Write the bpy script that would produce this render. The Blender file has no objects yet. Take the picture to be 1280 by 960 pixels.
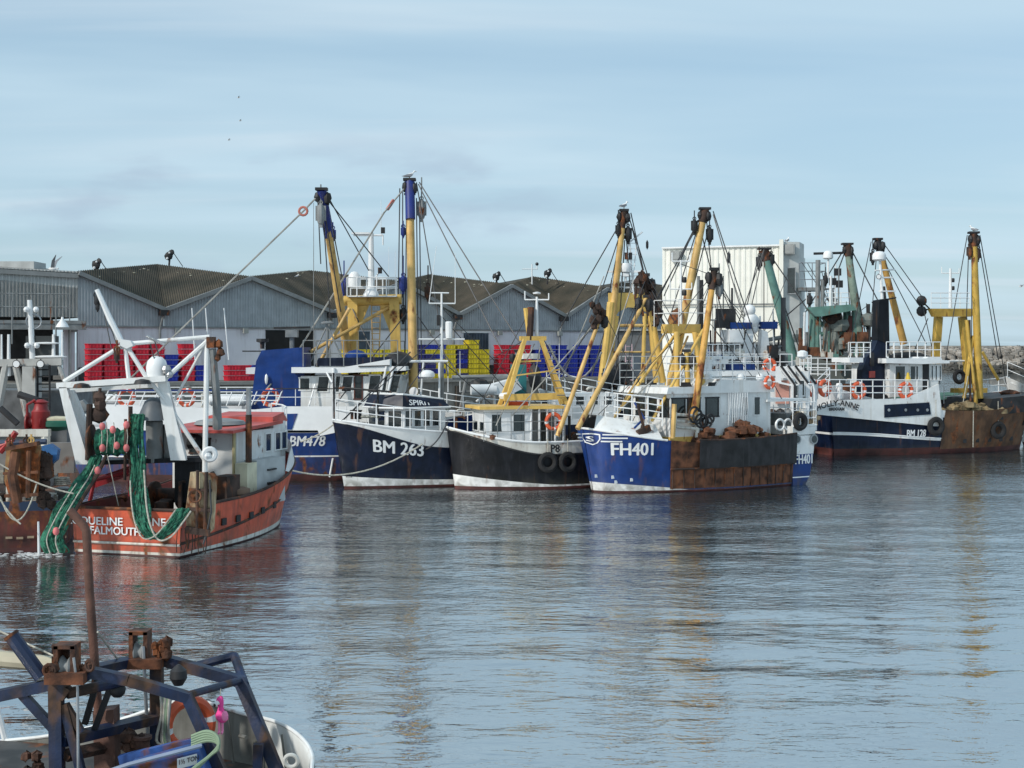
import bpy, math, random
from mathutils import Vector as V, Matrix
random.seed(11)
R = math.radians
S = bpy.context.scene
C = S.collection
H = 6.2            # eye height above the water
FP = 1800.0        # focal length in photo pixels (1280 wide)
def P(px, py, Y):  # point on a photo ray at a known distance
    return V(((px-640)/FP*Y, Y, H-(py-440)/FP*Y))
def PZ(px, py, z=0.0):   # point on a level surface
    Y = (H-z)*FP/(py-440); return P(px, py, Y)
Z = V((0, 0, 1))

# ------------------------------------------------------------------ materials
MATS = {}
def mat(name, col, rough=0.6, metal=0.0, var=0.12, scale=1.5, rust=0.0, rustcol=(0.10, 0.035, 0.012), streak=0.0, streakcol=(0.05, 0.035, 0.02), bump=0.0, bscale=30, spec=0.5, tone=None, wl=0.0, dent=0.0):
    if name in MATS: return MATS[name]
    m = bpy.data.materials.new(name); m.use_nodes = True
    nt = m.node_tree; N = nt.nodes; L = nt.links
    b = N['Principled BSDF']
    b.inputs['Roughness'].default_value = rough
    b.inputs['Metallic'].default_value = metal
    b.inputs['Specular IOR Level'].default_value = spec
    tc = N.new('ShaderNodeTexCoord')
    def noise(sc, det=4, vec=None, dist=0.0):
        n = N.new('ShaderNodeTexNoise'); n.inputs['Scale'].default_value = sc
        n.inputs['Detail'].default_value = det; n.inputs['Distortion'].default_value = dist
        L.new(vec or tc.outputs['Object'], n.inputs['Vector']); return n
    def ramp(n, a, c):
        r = N.new('ShaderNodeMapRange'); r.inputs['From Min'].default_value = a; r.inputs['From Max'].default_value = c
        L.new(n.outputs['Fac'], r.inputs['Value']); return r.outputs['Result']
    def mix(fac, ca, cb, typ='MIX'):
        x = N.new('ShaderNodeMix'); x.data_type = 'RGBA'; x.blend_type = typ
        if isinstance(fac, (int, float)): x.inputs[0].default_value = fac
        else: L.new(fac, x.inputs[0])
        for i, c in ((6, ca), (7, cb)):
            if isinstance(c, tuple): x.inputs[i].default_value = (*c, 1)
            else: L.new(c, x.inputs[i])
        return x.outputs[2]
    def mul(f, k):
        q = N.new('ShaderNodeMath'); q.operation = 'MULTIPLY'; L.new(f, q.inputs[0]); q.inputs[1].default_value = k; return q.outputs[0]
    lo = tuple(max(0, c*(1-var*1.6)) for c in col); hi = tuple(min(1, c*(1+var)) for c in col)
    if tone: hi = tone
    c = mix(ramp(noise(scale, 6), .35, .65), lo, hi)
    if streak:
        mp = N.new('ShaderNodeMapping'); mp.inputs['Scale'].default_value = (5, 5, .35)
        L.new(tc.outputs['Object'], mp.inputs['Vector'])
        f = ramp(noise(1.0, 5, mp.outputs[0]), .52, .75)
        c = mix(mul(f, streak), c, streakcol)
    if rust:
        mp = N.new('ShaderNodeMapping'); mp.inputs['Scale'].default_value = (1.6, 1.6, .8)
        L.new(tc.outputs['Object'], mp.inputs['Vector'])
        f = ramp(noise(1.3, 9, mp.outputs[0], .4), .66-rust*.32, .74-rust*.25)
        rc = mix(ramp(noise(7, 5), .4, .62), rustcol, (rustcol[0]*2.4, rustcol[1]*2.1, rustcol[2]*1.8))
        c = mix(f, c, rc)
        rr = N.new('ShaderNodeMapRange'); rr.inputs['To Min'].default_value = rough; rr.inputs['To Max'].default_value = .85
        L.new(f, rr.inputs['Value']); L.new(rr.outputs[0], b.inputs['Roughness'])
    if wl:      # slime and scum that settles in a ragged band above the waterline
        sx = N.new('ShaderNodeSeparateXYZ'); L.new(tc.outputs['Object'], sx.inputs[0])
        ar = N.new('ShaderNodeMapRange'); ar.interpolation_type = 'SMOOTHSTEP'; L.new(sx.outputs[2], ar.inputs[0]); ar.inputs['From Min'].default_value = .75; ar.inputs['From Max'].default_value = .05
        q = N.new('ShaderNodeMath'); q.operation = 'MULTIPLY'; L.new(ar.outputs[0], q.inputs[0]); L.new(ramp(noise(2.2, 7, None, .6), .36, .62), q.inputs[1])
        c = mix(mul(q.outputs[0], wl), c, (.075, .07, .045))
        mp = N.new('ShaderNodeMapping'); mp.inputs['Scale'].default_value = (2.2, 2.2, .16); L.new(tc.outputs['Object'], mp.inputs['Vector'])
        c = mix(mul(ramp(noise(1.4, 8, mp.outputs[0]), .60, .72), wl*.75), c, (.16, .07, .03))      # rust weeps
        sc = noise(14, 4, None, 1.5); c = mix(mul(ramp(sc, .66, .72), wl*.4), c, tuple(min(1, x*1.6+.06) for x in col))      # scuffs
    L.new(c, b.inputs['Base Color'])
    if dent:
        bp = N.new('ShaderNodeBump'); bp.inputs['Strength'].default_value = 1; bp.inputs['Distance'].default_value = dent
        L.new(noise(.9, 2).outputs['Fac'], bp.inputs['Height']); L.new(bp.outputs[0], b.inputs['Normal'])
    if bump:
        bp = N.new('ShaderNodeBump'); bp.inputs['Strength'].default_value = bump; bp.inputs['Distance'].default_value = .03
        L.new(noise(bscale, 5).outputs['Fac'], bp.inputs['Height']); L.new(bp.outputs[0], b.inputs['Normal'])
    MATS[name] = m
    return m

# ------------------------------------------------------------------ mesh builder
class M:
    def __init__(s): s.v = []; s.f = []; s.m = []; s.mi = 0
    def add(s, vs, fs, mi=None):
        o = len(s.v); s.v += [V(p) for p in vs]
        for f in fs: s.f.append([i+o for i in f]); s.m.append(s.mi if mi is None else mi)
        return s
    def hexa(s, p, mi=None):   # 8 points: bottom ring, top ring
        return s.add(p, [(3,2,1,0),(4,5,6,7),(0,1,5,4),(1,2,6,5),(2,3,7,6),(3,0,4,7)], mi)
    def obox(s, c, a, b, d, mi=None):  # centre and three half vectors
        c, a, b, d = V(c), V(a), V(b), V(d)
        return s.hexa([c-a-b-d, c+a-b-d, c+a+b-d, c-a+b-d, c-a-b+d, c+a-b+d, c+a+b+d, c-a+b+d], mi)
    def box(s, c, sz, mi=None): return s.obox(c, (sz[0]/2,0,0), (0,sz[1]/2,0), (0,0,sz[2]/2), mi)
    def beam(s, p, q, w=.1, h=None, up=Z, mi=None):
        p, q = V(p), V(q); d = (q-p); h = h or w
        if d.length < 1e-6: return s
        n = d.normalized(); a = n.cross(up)
        if a.length < 1e-3: a = n.cross(V((1,0,0)))
        a.normalize(); b = a.cross(n)
        return s.obox((p+q)/2, d/2, a*w/2, b*h/2, mi)
    def tube(s, pts, r=.05, r2=None, n=7, mi=None, cap=True):
        pts = [V(p) for p in pts]; k = len(pts); r2 = r if r2 is None else r2
        prev = None; vs = []
        for i, p in enumerate(pts):
            t = (pts[min(i+1,k-1)]-pts[max(i-1,0)])
            if t.length < 1e-9: t = V((0,0,1))
            t.normalize()
            if prev is None:
                a = t.cross(Z)
                if a.length < .05: a = t.cross(V((1,0,0)))
            else: a = prev - t*prev.dot(t)
            a.normalize(); prev = a; b = t.cross(a)
            rr = r+(r2-r)*i/max(1,k-1)
            for j in range(n):
                th = 2*math.pi*j/n; vs.append(p+a*math.cos(th)*rr+b*math.sin(th)*rr)
        fs = []
        for i in range(k-1):
            for j in range(n):
                j2 = (j+1)%n; fs.append((i*n+j, i*n+j2, (i+1)*n+j2, (i+1)*n+j))
        if cap: fs.append(tuple(range(n))[::-1]); fs.append(tuple((k-1)*n+j for j in range(n)))
        return s.add(vs, fs, mi)
    def sag(s, p, q, r=.015, sag=.3, k=10, n=5, mi=None):
        p, q = V(p), V(q)
        return s.tube([p.lerp(q, i/k)-Z*sag*4*(i/k)*(1-i/k) for i in range(k+1)], r, n=n, mi=mi)
    def lathe(s, c, prof, axis=Z, n=14, mi=None):
        c, ax = V(c), V(axis).normalized()
        a = ax.cross(V((1,0,0)));
        if a.length < .1: a = ax.cross(V((0,1,0)))
        a.normalize(); b = ax.cross(a); vs = []
        for r, z in prof:
            for j in range(n):
                th = 2*math.pi*j/n; vs.append(c+ax*z+a*math.cos(th)*r+b*math.sin(th)*r)
        fs = []
        for i in range(len(prof)-1):
            for j in range(n):
                j2 = (j+1)%n; fs.append((i*n+j, i*n+j2, (i+1)*n+j2, (i+1)*n+j))
        fs.append(tuple(range(n))[::-1]); fs.append(tuple((len(prof)-1)*n+j for j in range(n)))
        return s.add(vs, fs, mi)
    def ball(s, c, r, sz=(1,1,1), n=12, mi=None, jit=0):
        c = V(c); vs = []; fs = []; k = n//2
        for i in range(k+1):
            ph = math.pi*i/k
            for j in range(n):
                th = 2*math.pi*j/n; q = 1+random.uniform(-jit, jit)
                vs.append(c+V((math.sin(ph)*math.cos(th)*sz[0], math.sin(ph)*math.sin(th)*sz[1], math.cos(ph)*sz[2]))*r*q)
        for i in range(k):
            for j in range(n):
                j2 = (j+1)%n; fs.append((i*n+j, (i+1)*n+j, (i+1)*n+j2, i*n+j2))
        return s.add(vs, fs, mi)
    def torus(s, c, Rr, r, axis, n=20, k=8, mifn=None, arc=(0, 2*math.pi)):
        c, ax = V(c), V(axis).normalized(); a = ax.cross(Z)
        if a.length < .1: a = V((1,0,0))
        a.normalize(); b = ax.cross(a); vs = []
        for i in range(n):
            th = 2*math.pi*i/n; d = a*math.cos(th)+b*math.sin(th)
            for j in range(k):
                ph = 2*math.pi*j/k; vs.append(c+d*(Rr+r*math.cos(ph))+ax*r*math.sin(ph))
        o = len(s.v); s.v += vs
        for i in range(n):
            for j in range(k):
                i2 = (i+1)%n; j2 = (j+1)%k
                s.f.append([o+i*k+j, o+i2*k+j, o+i2*k+j2, o+i*k+j2]); s.m.append(mifn(i) if mifn else s.mi)
        return s
    def prism(s, poly, vec, mi=None):
        poly = [V(p) for p in poly]; k = len(poly); vec = V(vec)
        return s.add(poly+[p+vec for p in poly], [tuple(range(k))[::-1], tuple(range(k, 2*k))]+[(i, (i+1)%k, (i+1)%k+k, i+k) for i in range(k)], mi)
    def grid(s, rows, mi=None, mifn=None, flip=False):
        k = len(rows[0]); o = len(s.v)
        for r in rows: s.v += [V(p) for p in r]
        for i in range(len(rows)-1):
            for j in range(k-1):
                f = [o+i*k+j, o+i*k+j+1, o+(i+1)*k+j+1, o+(i+1)*k+j]
                s.f.append(f[::-1] if flip else f); s.m.append(mifn(i, j) if mifn else (s.mi if mi is None else mi))
        return s
    def clusters(s):
        n = len(s.v); par = list(range(n))
        def find(i):
            while par[i] != i: par[i] = par[par[i]]; i = par[i]
            return i
        for f in s.f:
            a = find(f[0])
            for k in f[1:]: par[find(k)] = a
        isl = {}
        for i in range(n): isl.setdefault(find(i), []).append(i)
        if len(isl) < 2 or len(isl) > 60: return None
        bb = []
        for r, vs in isl.items():
            bb.append([[min(s.v[i][k] for i in vs)-.06 for k in range(3)], [max(s.v[i][k] for i in vs)+.06 for k in range(3)], {r}])
        ch = True
        while ch:
            ch = False
            for i in range(len(bb)):
                for j in range(i+1, len(bb)):
                    A, B = bb[i], bb[j]
                    if all(A[0][k] <= B[1][k] and B[0][k] <= A[1][k] for k in range(3)):
                        A[0] = [min(A[0][k], B[0][k]) for k in range(3)]; A[1] = [max(A[1][k], B[1][k]) for k in range(3)]; A[2] |= B[2]; del bb[j]; ch = True; break
                if ch: break
        if len(bb) < 2 or len(bb) > 12: return None
        out = []
        for _, _, rs in bb:
            q = M(); mp = {}
            for f, mi in zip(s.f, s.m):
                if find(f[0]) in rs:
                    for i in f:
                        if i not in mp: mp[i] = len(q.v); q.v.append(s.v[i])
                    q.f.append([mp[i] for i in f]); q.m.append(mi)
            out.append(q)
        return out
    def build(s, name, mats, parent=None, smooth=35, loc=None):
        if parent is not None and name not in ('lettering', 'speed_lines', 'hull', 'frame', 'window', 'bulwark', 'rail_cap', 'rubbing_strake', 'railing', 'shield_emblem', 'cladding', 'roof', 'rear_roof'):
            cl = s.clusters()
            if cl:
                for q in cl: last = q._build(name, mats, parent, smooth, loc)
                return last
        return s._build(name, mats, parent, smooth, loc)
    def _build(s, name, mats, parent=None, smooth=35, loc=None):
        if not isinstance(mats, (list, tuple)): mats = [mats]
        off = V((0,0,0)); q = parent
        while q is not None: off += q.location; q = q.parent
        if parent is None: off = V(loc) if loc is not None else V((0,0,0))
        me = bpy.data.meshes.new(name)
        me.from_pydata([tuple(p-off) for p in s.v], [], s.f)
        for m in mats: me.materials.append(m)
        me.polygons.foreach_set('material_index', s.m)
        me.update()
        if smooth:
            me.shade_smooth(); me.set_sharp_from_angle(angle=R(smooth))
        o = bpy.data.objects.new(name, me); C.objects.link(o)
        if parent is not None: o.parent = parent
        else: o.location = off
        return o

def tag(o, label=None, cat=None, group=None, kind=None):
    if label: o['label'] = label
    if cat: o['category'] = cat
    if group: o['group'] = group
    if kind: o['kind'] = kind
    return o
def thing(name, loc, label, cat, group=None):
    o = bpy.data.objects.new(name, None); C.objects.link(o); o.location = V(loc); o.empty_display_size = .3
    return tag(o, label, cat, group)
def copy_tree(o, loc, rz=0, label=None, par=None, scale=None):
    c = o.copy(); C.objects.link(c)
    if par is None:
        c.location = V(loc); c.rotation_euler = (0, 0, rz)
        if scale: c.scale = scale
        if label: c['label'] = label
    else: c.parent = par
    for ch in list(o.children): copy_tree(ch, None, par=c)
    return c

# ------------------------------------------------------------------ frames
class Frame:
    def __init__(s, O, a):
        s.O = V((O[0], O[1], 0)); s.a = V((a[0], a[1], 0)).normalized(); s.b = V((-s.a.y, s.a.x, 0))
        s.near = 1 if s.b.y < 0 else -1       # sign of v for the side that faces the camera
    def p(s, u, v, z): return s.O+s.a*u+s.b*v+Z*z
    def at(s, px, py, v):                     # photo pixel -> point in the fore-and-aft plane v
        d = V(((px-640)/FP, 1, -(py-440)/FP)); o = V((0, 0, H))
        t = (s.b.dot(s.O)+v - s.b.dot(o))/s.b.dot(d); return o+d*t
    def uz(s, px, py, v):
        q = s.at(px, py, v); return (q-s.O).dot(s.a), q.z
    def box(s, m, u0, u1, v0, v1, z0, z1, mi=None):
        return m.hexa([s.p(u0,v0,z0), s.p(u1,v0,z0), s.p(u1,v1,z0), s.p(u0,v1,z0), s.p(u0,v0,z1), s.p(u1,v0,z1), s.p(u1,v1,z1), s.p(u0,v1,z1)], mi)
    def prof(s, m, pts, v0, v1, mi=None):     # (u, z) outline pushed across
        return m.prism([s.p(u, v0, z) for u, z in pts], s.b*(v1-v0), mi)

def sstep(t): t = max(0, min(1, t)); return t*t*(3-2*t)
class Hull:
    def __init__(s, F, L, B, zs, zm, zb, rake=1.0, tr=.8, blunt=.75, flare=.62, draft=.9, srake=0.0, mid=.45):
        s.F, s.L, s.B, s.zs, s.zm, s.zb, s.rake, s.tr, s.blunt, s.flare, s.draft, s.srake, s.mid = F, L, B, zs, zm, zb, rake, tr, blunt, flare, draft, srake, mid
    def sheer(s, t):
        if t < s.mid: k = (s.mid-t)/s.mid; return s.zm+(s.zs-s.zm)*k*k
        k = (t-s.mid)/(1-s.mid); return s.zm+(s.zb-s.zm)*k**1.8
    def hd(s, t):
        w = 1.0
        if t < .4: w = s.tr+(1-s.tr)*math.sin(math.pi/2*t/.4)
        if t > .45: w = max(0, 1-((t-.45)/.55)**2.3)**s.blunt
        return max(.02, s.B/2*w)
    def hw(s, t):
        w = 1.0
        if t < .4: w = s.tr+(1-s.tr)*math.sin(math.pi/2*t/.4)
        if t > .3: w = max(0, 1-((t-.3)/.7)**2.0)**(s.blunt*1.25)
        return max(.02, s.B/2*w*(1-(1-s.flare)*sstep((t-.35)/.6)*.6)*.94)
    def pt(s, t, z, side, out=0.0):
        top = s.sheer(t); k = max(0, min(1, (z+s.draft)/(top+s.draft)))
        h = s.hw(t)+(s.hd(t)-s.hw(t))*k**1.3
        if z < 0: h *= 1-.35*(-z/s.draft)
        u = t*(s.L-s.rake*(1-k)) + s.srake*(1-t)**3*(1-k)
        q = s.F.p(u, side*h, z)
        if out:
            n = (s.pt(min(1, t+.02), z, side)-s.pt(max(0, t-.02), z, side)).cross(Z)*1.0
            if n.dot(s.F.b*side) < 0: n = -n
            q += n.normalized()*out
        return q
    def find(s, px, side, z=0.6):   # s parameter whose hull point lands on this photo column
        best = (1e9, 0)
        for i in range(201):
            q = s.pt(i/200, z, side); x = 640+FP*q.x/q.y
            if abs(x-px) < best[0]: best = (abs(x-px), i/200)
        return best[1]
    def build(s, root, levels, mats, bulw=.7, it1=1.0, deckmat=None, inner=None, n=30, s1=1.0, deckfn=None, smooth=50):
        """levels: list of (height fn or number, material index of the band under it), bottom to top"""
        m = M(); ts = [1-(1-i/n)**1.25 for i in range(n+1)]
        ts[-1] = 1.0
        lv = [(lambda t: -s.draft)]+[(f if callable(f) else (lambda t, f=f: f)) for f, *_ in levels]+[s.sheer]
        mi = [k[1] for k in levels]; mi.append(levels[-1][2] if len(levels[-1]) > 2 else mi[-1])
        def zz(i, t): return min(lv[i](t), s.sheer(t)) if i else -s.draft
        for side in (1, -1):
            for i in range(len(lv)-1):
                sub = 3 if i == len(lv)-2 else (2 if i else 2)
                rows = []
                for k in range(sub+1):
                    rows.append([s.pt(t, zz(i, t)+(zz(i+1, t)-zz(i, t))*k/sub, side) for t in ts])
                m.grid(rows, mi=mi[i], flip=(side > 0))
        for i in range(len(lv)-1):
            a, b = s.pt(0, zz(i, 0), 1), s.pt(0, zz(i, 0), -1); c, d = s.pt(0, zz(i+1, 0), -1), s.pt(0, zz(i+1, 0), 1)
            m.add([a, b, c, d], [(0, 1, 2, 3)], mi[i])
        hull = m.build('hull', mats, root, smooth=smooth)
        bw = bulw if callable(bulw) else (lambda t: bulw)
        m = M(); th = .09; tsi = [t for t in ts if t <= it1]
        def inn(t, z, side):
            q = s.pt(t, s.sheer(t), side); w = max(.01, abs((s.pt(t, z, side)-s.F.O).dot(s.F.b))-th)
            uu = (q-s.F.O).dot(s.F.a); uu = min(uu, s.L-.18)+(.1 if t == 0 else 0)
            return s.F.p(uu, side*w, z)
        for side in (1, -1):
            m.grid([[s.pt(t, s.sheer(t), side) for t in tsi], [inn(t, s.sheer(t)+.005, side) for t in tsi], [inn(t, s.sheer(t)-bw(t), side) for t in tsi]], flip=(side > 0), mi=0)
        m.add([s.pt(0, s.sheer(0), 1), s.pt(0, s.sheer(0), -1), inn(0, s.sheer(0)+.005, -1), inn(0, s.sheer(0)+.005, 1)], [(0,1,2,3)])
        m.add([inn(0, s.sheer(0)+.005, 1), inn(0, s.sheer(0)+.005, -1), inn(0, s.sheer(0)-bw(0), -1), inn(0, s.sheer(0)-bw(0), 1)], [(0,1,2,3)])
        m.build('bulwark', inner or mats[-1], root)
        m = M(); m.grid([[inn(t, s.sheer(t)-bw(t), 1) for t in tsi], [inn(t, s.sheer(t)-bw(t), -1) for t in tsi]], flip=False)
        m.build('deck', deckmat or MATS['deckgrey'], root)
        return hull
    def strake(s, m, zf, r=.05, t0=0, t1=1, side=None, n=28, mi=None, out=.0):
        for sd in ((1, -1) if side is None else (side,)):
            m.tube([s.pt(t0+(t1-t0)*i/n, zf(t0+(t1-t0)*i/n), sd, out or 1e-4) for i in range(n+1)], r, n=6, mi=mi)
        return m

def text_mesh(txt, size=1.0, bold=0.0, wid=1.0, align='LEFT'):
    cu = bpy.data.curves.new('lettering', 'FONT'); cu.body = txt; cu.size = size; cu.offset = bold; cu.align_x = align
    cu.resolution_u = 3; cu.fill_mode = 'FRONT'
    o = bpy.data.objects.new('lettering', cu); C.objects.link(o)
    dg = bpy.context.evaluated_depsgraph_get(); dg.update()
    me = bpy.data.meshes.new_from_object(o.evaluated_get(dg))
    vs = [(v.co.x*wid, v.co.y) for v in me.vertices]; fs = [tuple(p.vertices) for p in me.polygons]
    bpy.data.objects.remove(o); bpy.data.curves.remove(cu); bpy.data.meshes.remove(me)
    return vs, fs
def lettering(root, txt, fn, mt, size, bold=.0, wid=1.0, name='lettering', align='LEFT'):
    vs, fs = text_mesh(txt, size, 0, wid, align)
    m = M(); steps = [(0, 0)] if not bold else [(-.028, .0), (0, .012), (.028, 0), (0, -.012)]
    for i, (dx, dy) in enumerate(steps):      # heavier strokes: shifted layers, each a hair prouder than the last
        pts = [fn(x+dx*size, y+dy*size) for x, y in vs]; m.add([p+V((0, -1, .0))*.003*i for p in pts], fs)
    return m.build(name, mt, root, smooth=0)

def window(root, c, w, h, n, frame, glass, t=.05, name='window'):
    """c centre, w/h full vectors, n outward normal: frame with a pane as sub-part"""
    c, w, h, n = V(c), V(w), V(h), V(n).normalized()
    m = M(); wn, hn = w.normalized(), h.normalized()
    for sg in (1, -1):
        m.obox(c+h/2*sg+n*.012, w/2+wn*t, hn*t/2, n*.02)
        m.obox(c+w/2*sg+n*.011, wn*t/2, h/2, n*.02)
    f = m.build(name, frame, root, smooth=0)
    g = M().obox(c+n*.003, w/2*.99, h/2*.99, n*.008).build('pane', glass, f, smooth=0)
    return f
def railing(root, pts, h=1.0, mt=None, rails=3, r=.025, lean=V((0,0,0)), name='railing', closed=False, toprail=None):
    m = M(); pts = [V(p) for p in pts]; up = Z*h+lean
    for p in pts: m.tube([p, p+up], r, n=5)
    for k in range(rails):
        f = (k+1)/rails
        if k == rails-1 and toprail: continue
        m.tube([p+up*f for p in pts], r*.9, n=5)
    o = m.build(name, mt, root)
    if toprail: M().tube([p+up for p in pts], r*1.5, n=6).build('top_rail', toprail, o)
    return o
def lerp_pts(a, b, n): return [V(a).lerp(V(b), i/(n-1)) for i in range(n)]
# ------------------------------------------------------------------ camera, light, sky
cam = bpy.data.cameras.new('camera'); co = bpy.data.objects.new('camera', cam); C.objects.link(co)
co.location = (0, 0, H); co.rotation_euler = (R(90), 0, 0)
cam.sensor_width = 36; cam.lens = 36*FP/1280; cam.shift_y = -40/1280; cam.clip_end = 20000; cam.clip_start = .3
S.camera = co
SUN_EL, SUN_AZ = 36, 232      # azimuth measured clockwise from +Y (north): behind and to the left of the camera
sd = bpy.data.lights.new('sun', 'SUN'); so = bpy.data.objects.new('sun', sd); C.objects.link(so)
dirv = V((math.sin(R(SUN_AZ))*math.cos(R(SUN_EL)), math.cos(R(SUN_AZ))*math.cos(R(SUN_EL)), math.sin(R(SUN_EL))))
so.rotation_euler = dirv.to_track_quat('Z', 'Y').to_euler()
so.location = (-40, -40, 60)
sd.energy = 2.7; sd.angle = R(3); sd.color = (1, .95, .87)
W = bpy.data.worlds.new('World'); S.world = W; W.use_nodes = True
nt = W.node_tree; N = nt.nodes; L = nt.links; N.clear()
out = N.new('ShaderNodeOutputWorld'); bg = N.new('ShaderNodeBackground'); bg.inputs['Strength'].default_value = .118
sky = N.new('ShaderNodeTexSky'); sky.sky_type = 'NISHITA'; sky.sun_disc = False
sky.sun_elevation = R(SUN_EL); sky.sun_rotation = R(SUN_AZ); sky.air_density = 1.0; sky.dust_density = 1.2; sky.ozone_density = 1.5; sky.altitude = 0
tc = N.new('ShaderNodeTexCoord'); sep = N.new('ShaderNodeSeparateXYZ'); L.new(tc.outputs['Generated'], sep.inputs[0])
def mth(op, a, b=None, clamp=False):
    q = N.new('ShaderNodeMath'); q.operation = op; q.use_clamp = clamp
    for i, x in enumerate((a, b)):
        if x is None: continue
        if isinstance(x, (int, float)): q.inputs[i].default_value = x
        else: L.new(x, q.inputs[i])
    return q.outputs[0]
zc = mth('ADD', mth('MAXIMUM', sep.outputs[2], 0), .10)
cx = mth('DIVIDE', sep.outputs[0], zc); cy = mth('DIVIDE', sep.outputs[1], zc)
comb = N.new('ShaderNodeCombineXYZ'); L.new(cx, comb.inputs[0]); L.new(cy, comb.inputs[1])
def cloud(scale, rot, sc, lo, hi, det=6, dist=.3, off=0, vec=None):
    mp = N.new('ShaderNodeMapping'); mp.inputs['Scale'].default_value = sc; mp.inputs['Rotation'].default_value = (0, 0, R(rot)); mp.inputs['Location'].default_value = (off, off*.7, 0)
    L.new(vec or comb.outputs[0], mp.inputs[0])
    n = N.new('ShaderNodeTexNoise'); n.inputs['Scale'].default_value = scale; n.inputs['Detail'].default_value = det; n.inputs['Distortion'].default_value = dist
    n.inputs['Roughness'].default_value = .5
    L.new(mp.outputs[0], n.inputs[0]); r = N.new('ShaderNodeMapRange'); r.interpolation_type = 'SMOOTHSTEP'
    r.inputs['From Min'].default_value = lo; r.inputs['From Max'].default_value = hi; L.new(n.outputs['Fac'], r.inputs[0]); return r.outputs[0]
def wmix(f, a, b):
    x = N.new('ShaderNodeMix'); x.data_type = 'RGBA'
    if isinstance(f, (int, float)): x.inputs[0].default_value = f
    else: L.new(f, x.inputs[0])
    for i, c in ((6, a), (7, b)):
        if isinstance(c, tuple): x.inputs[i].default_value = (*c, 1)
        else: L.new(c, x.inputs[i])
    return x.outputs[2]
c0 = wmix(.62, sky.outputs[0], (3.6, 5.3, 6.5))                 # thin even veil of high cloud over the blue
hi_ = cloud(.5, 12, (.45, 1.5, 1), .36, .72, det=4, dist=.6)
c1 = wmix(mth('MULTIPLY', hi_, .85), c0, (4.7, 6.1, 7.0))
st = cloud(1.1, -8, (.3, 1.6, 1), .5, .75, det=5, off=3.1)
c2 = wmix(mth('MULTIPLY', st, .5), c1, (5.3, 6.2, 6.9))
# a few small grey-violet puffs low in the sky: rounded noise in direction space, only between 6 and 14 degrees up
mp2 = N.new('ShaderNodeMapping'); mp2.inputs['Scale'].default_value = (1, 1, 3.2); L.new(tc.outputs['Generated'], mp2.inputs[0])
pf = cloud(7.5, 0, (1, 1, 1), .52, .70, det=5, dist=.2, off=1.3, vec=mp2.outputs[0])
band = N.new('ShaderNodeMapRange'); band.interpolation_type = 'SMOOTHSTEP'; L.new(sep.outputs[2], band.inputs[0])
band.inputs['From Min'].default_value = .165; band.inputs['From Max'].default_value = .12
lef = N.new('ShaderNodeMapRange'); lef.interpolation_type = 'SMOOTHSTEP'; L.new(sep.outputs[0], lef.inputs[0])
lef.inputs['From Min'].default_value = .16; lef.inputs['From Max'].default_value = -.05
pm = mth('MULTIPLY', mth('MULTIPLY', pf, band.outputs[0]), mth('MULTIPLY', lef.outputs[0], .55))
c3 = wmix(pm, c2, (3.2, 4.1, 5.2))
L.new(c3, bg.inputs[0]); L.new(bg.outputs[0], out.inputs[0])
S.view_settings.view_transform = 'Standard'; S.view_settings.look = 'None'; S.view_settings.gamma = 1; S.view_settings.exposure = .1
S.render.engine = 'CYCLES'

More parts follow.
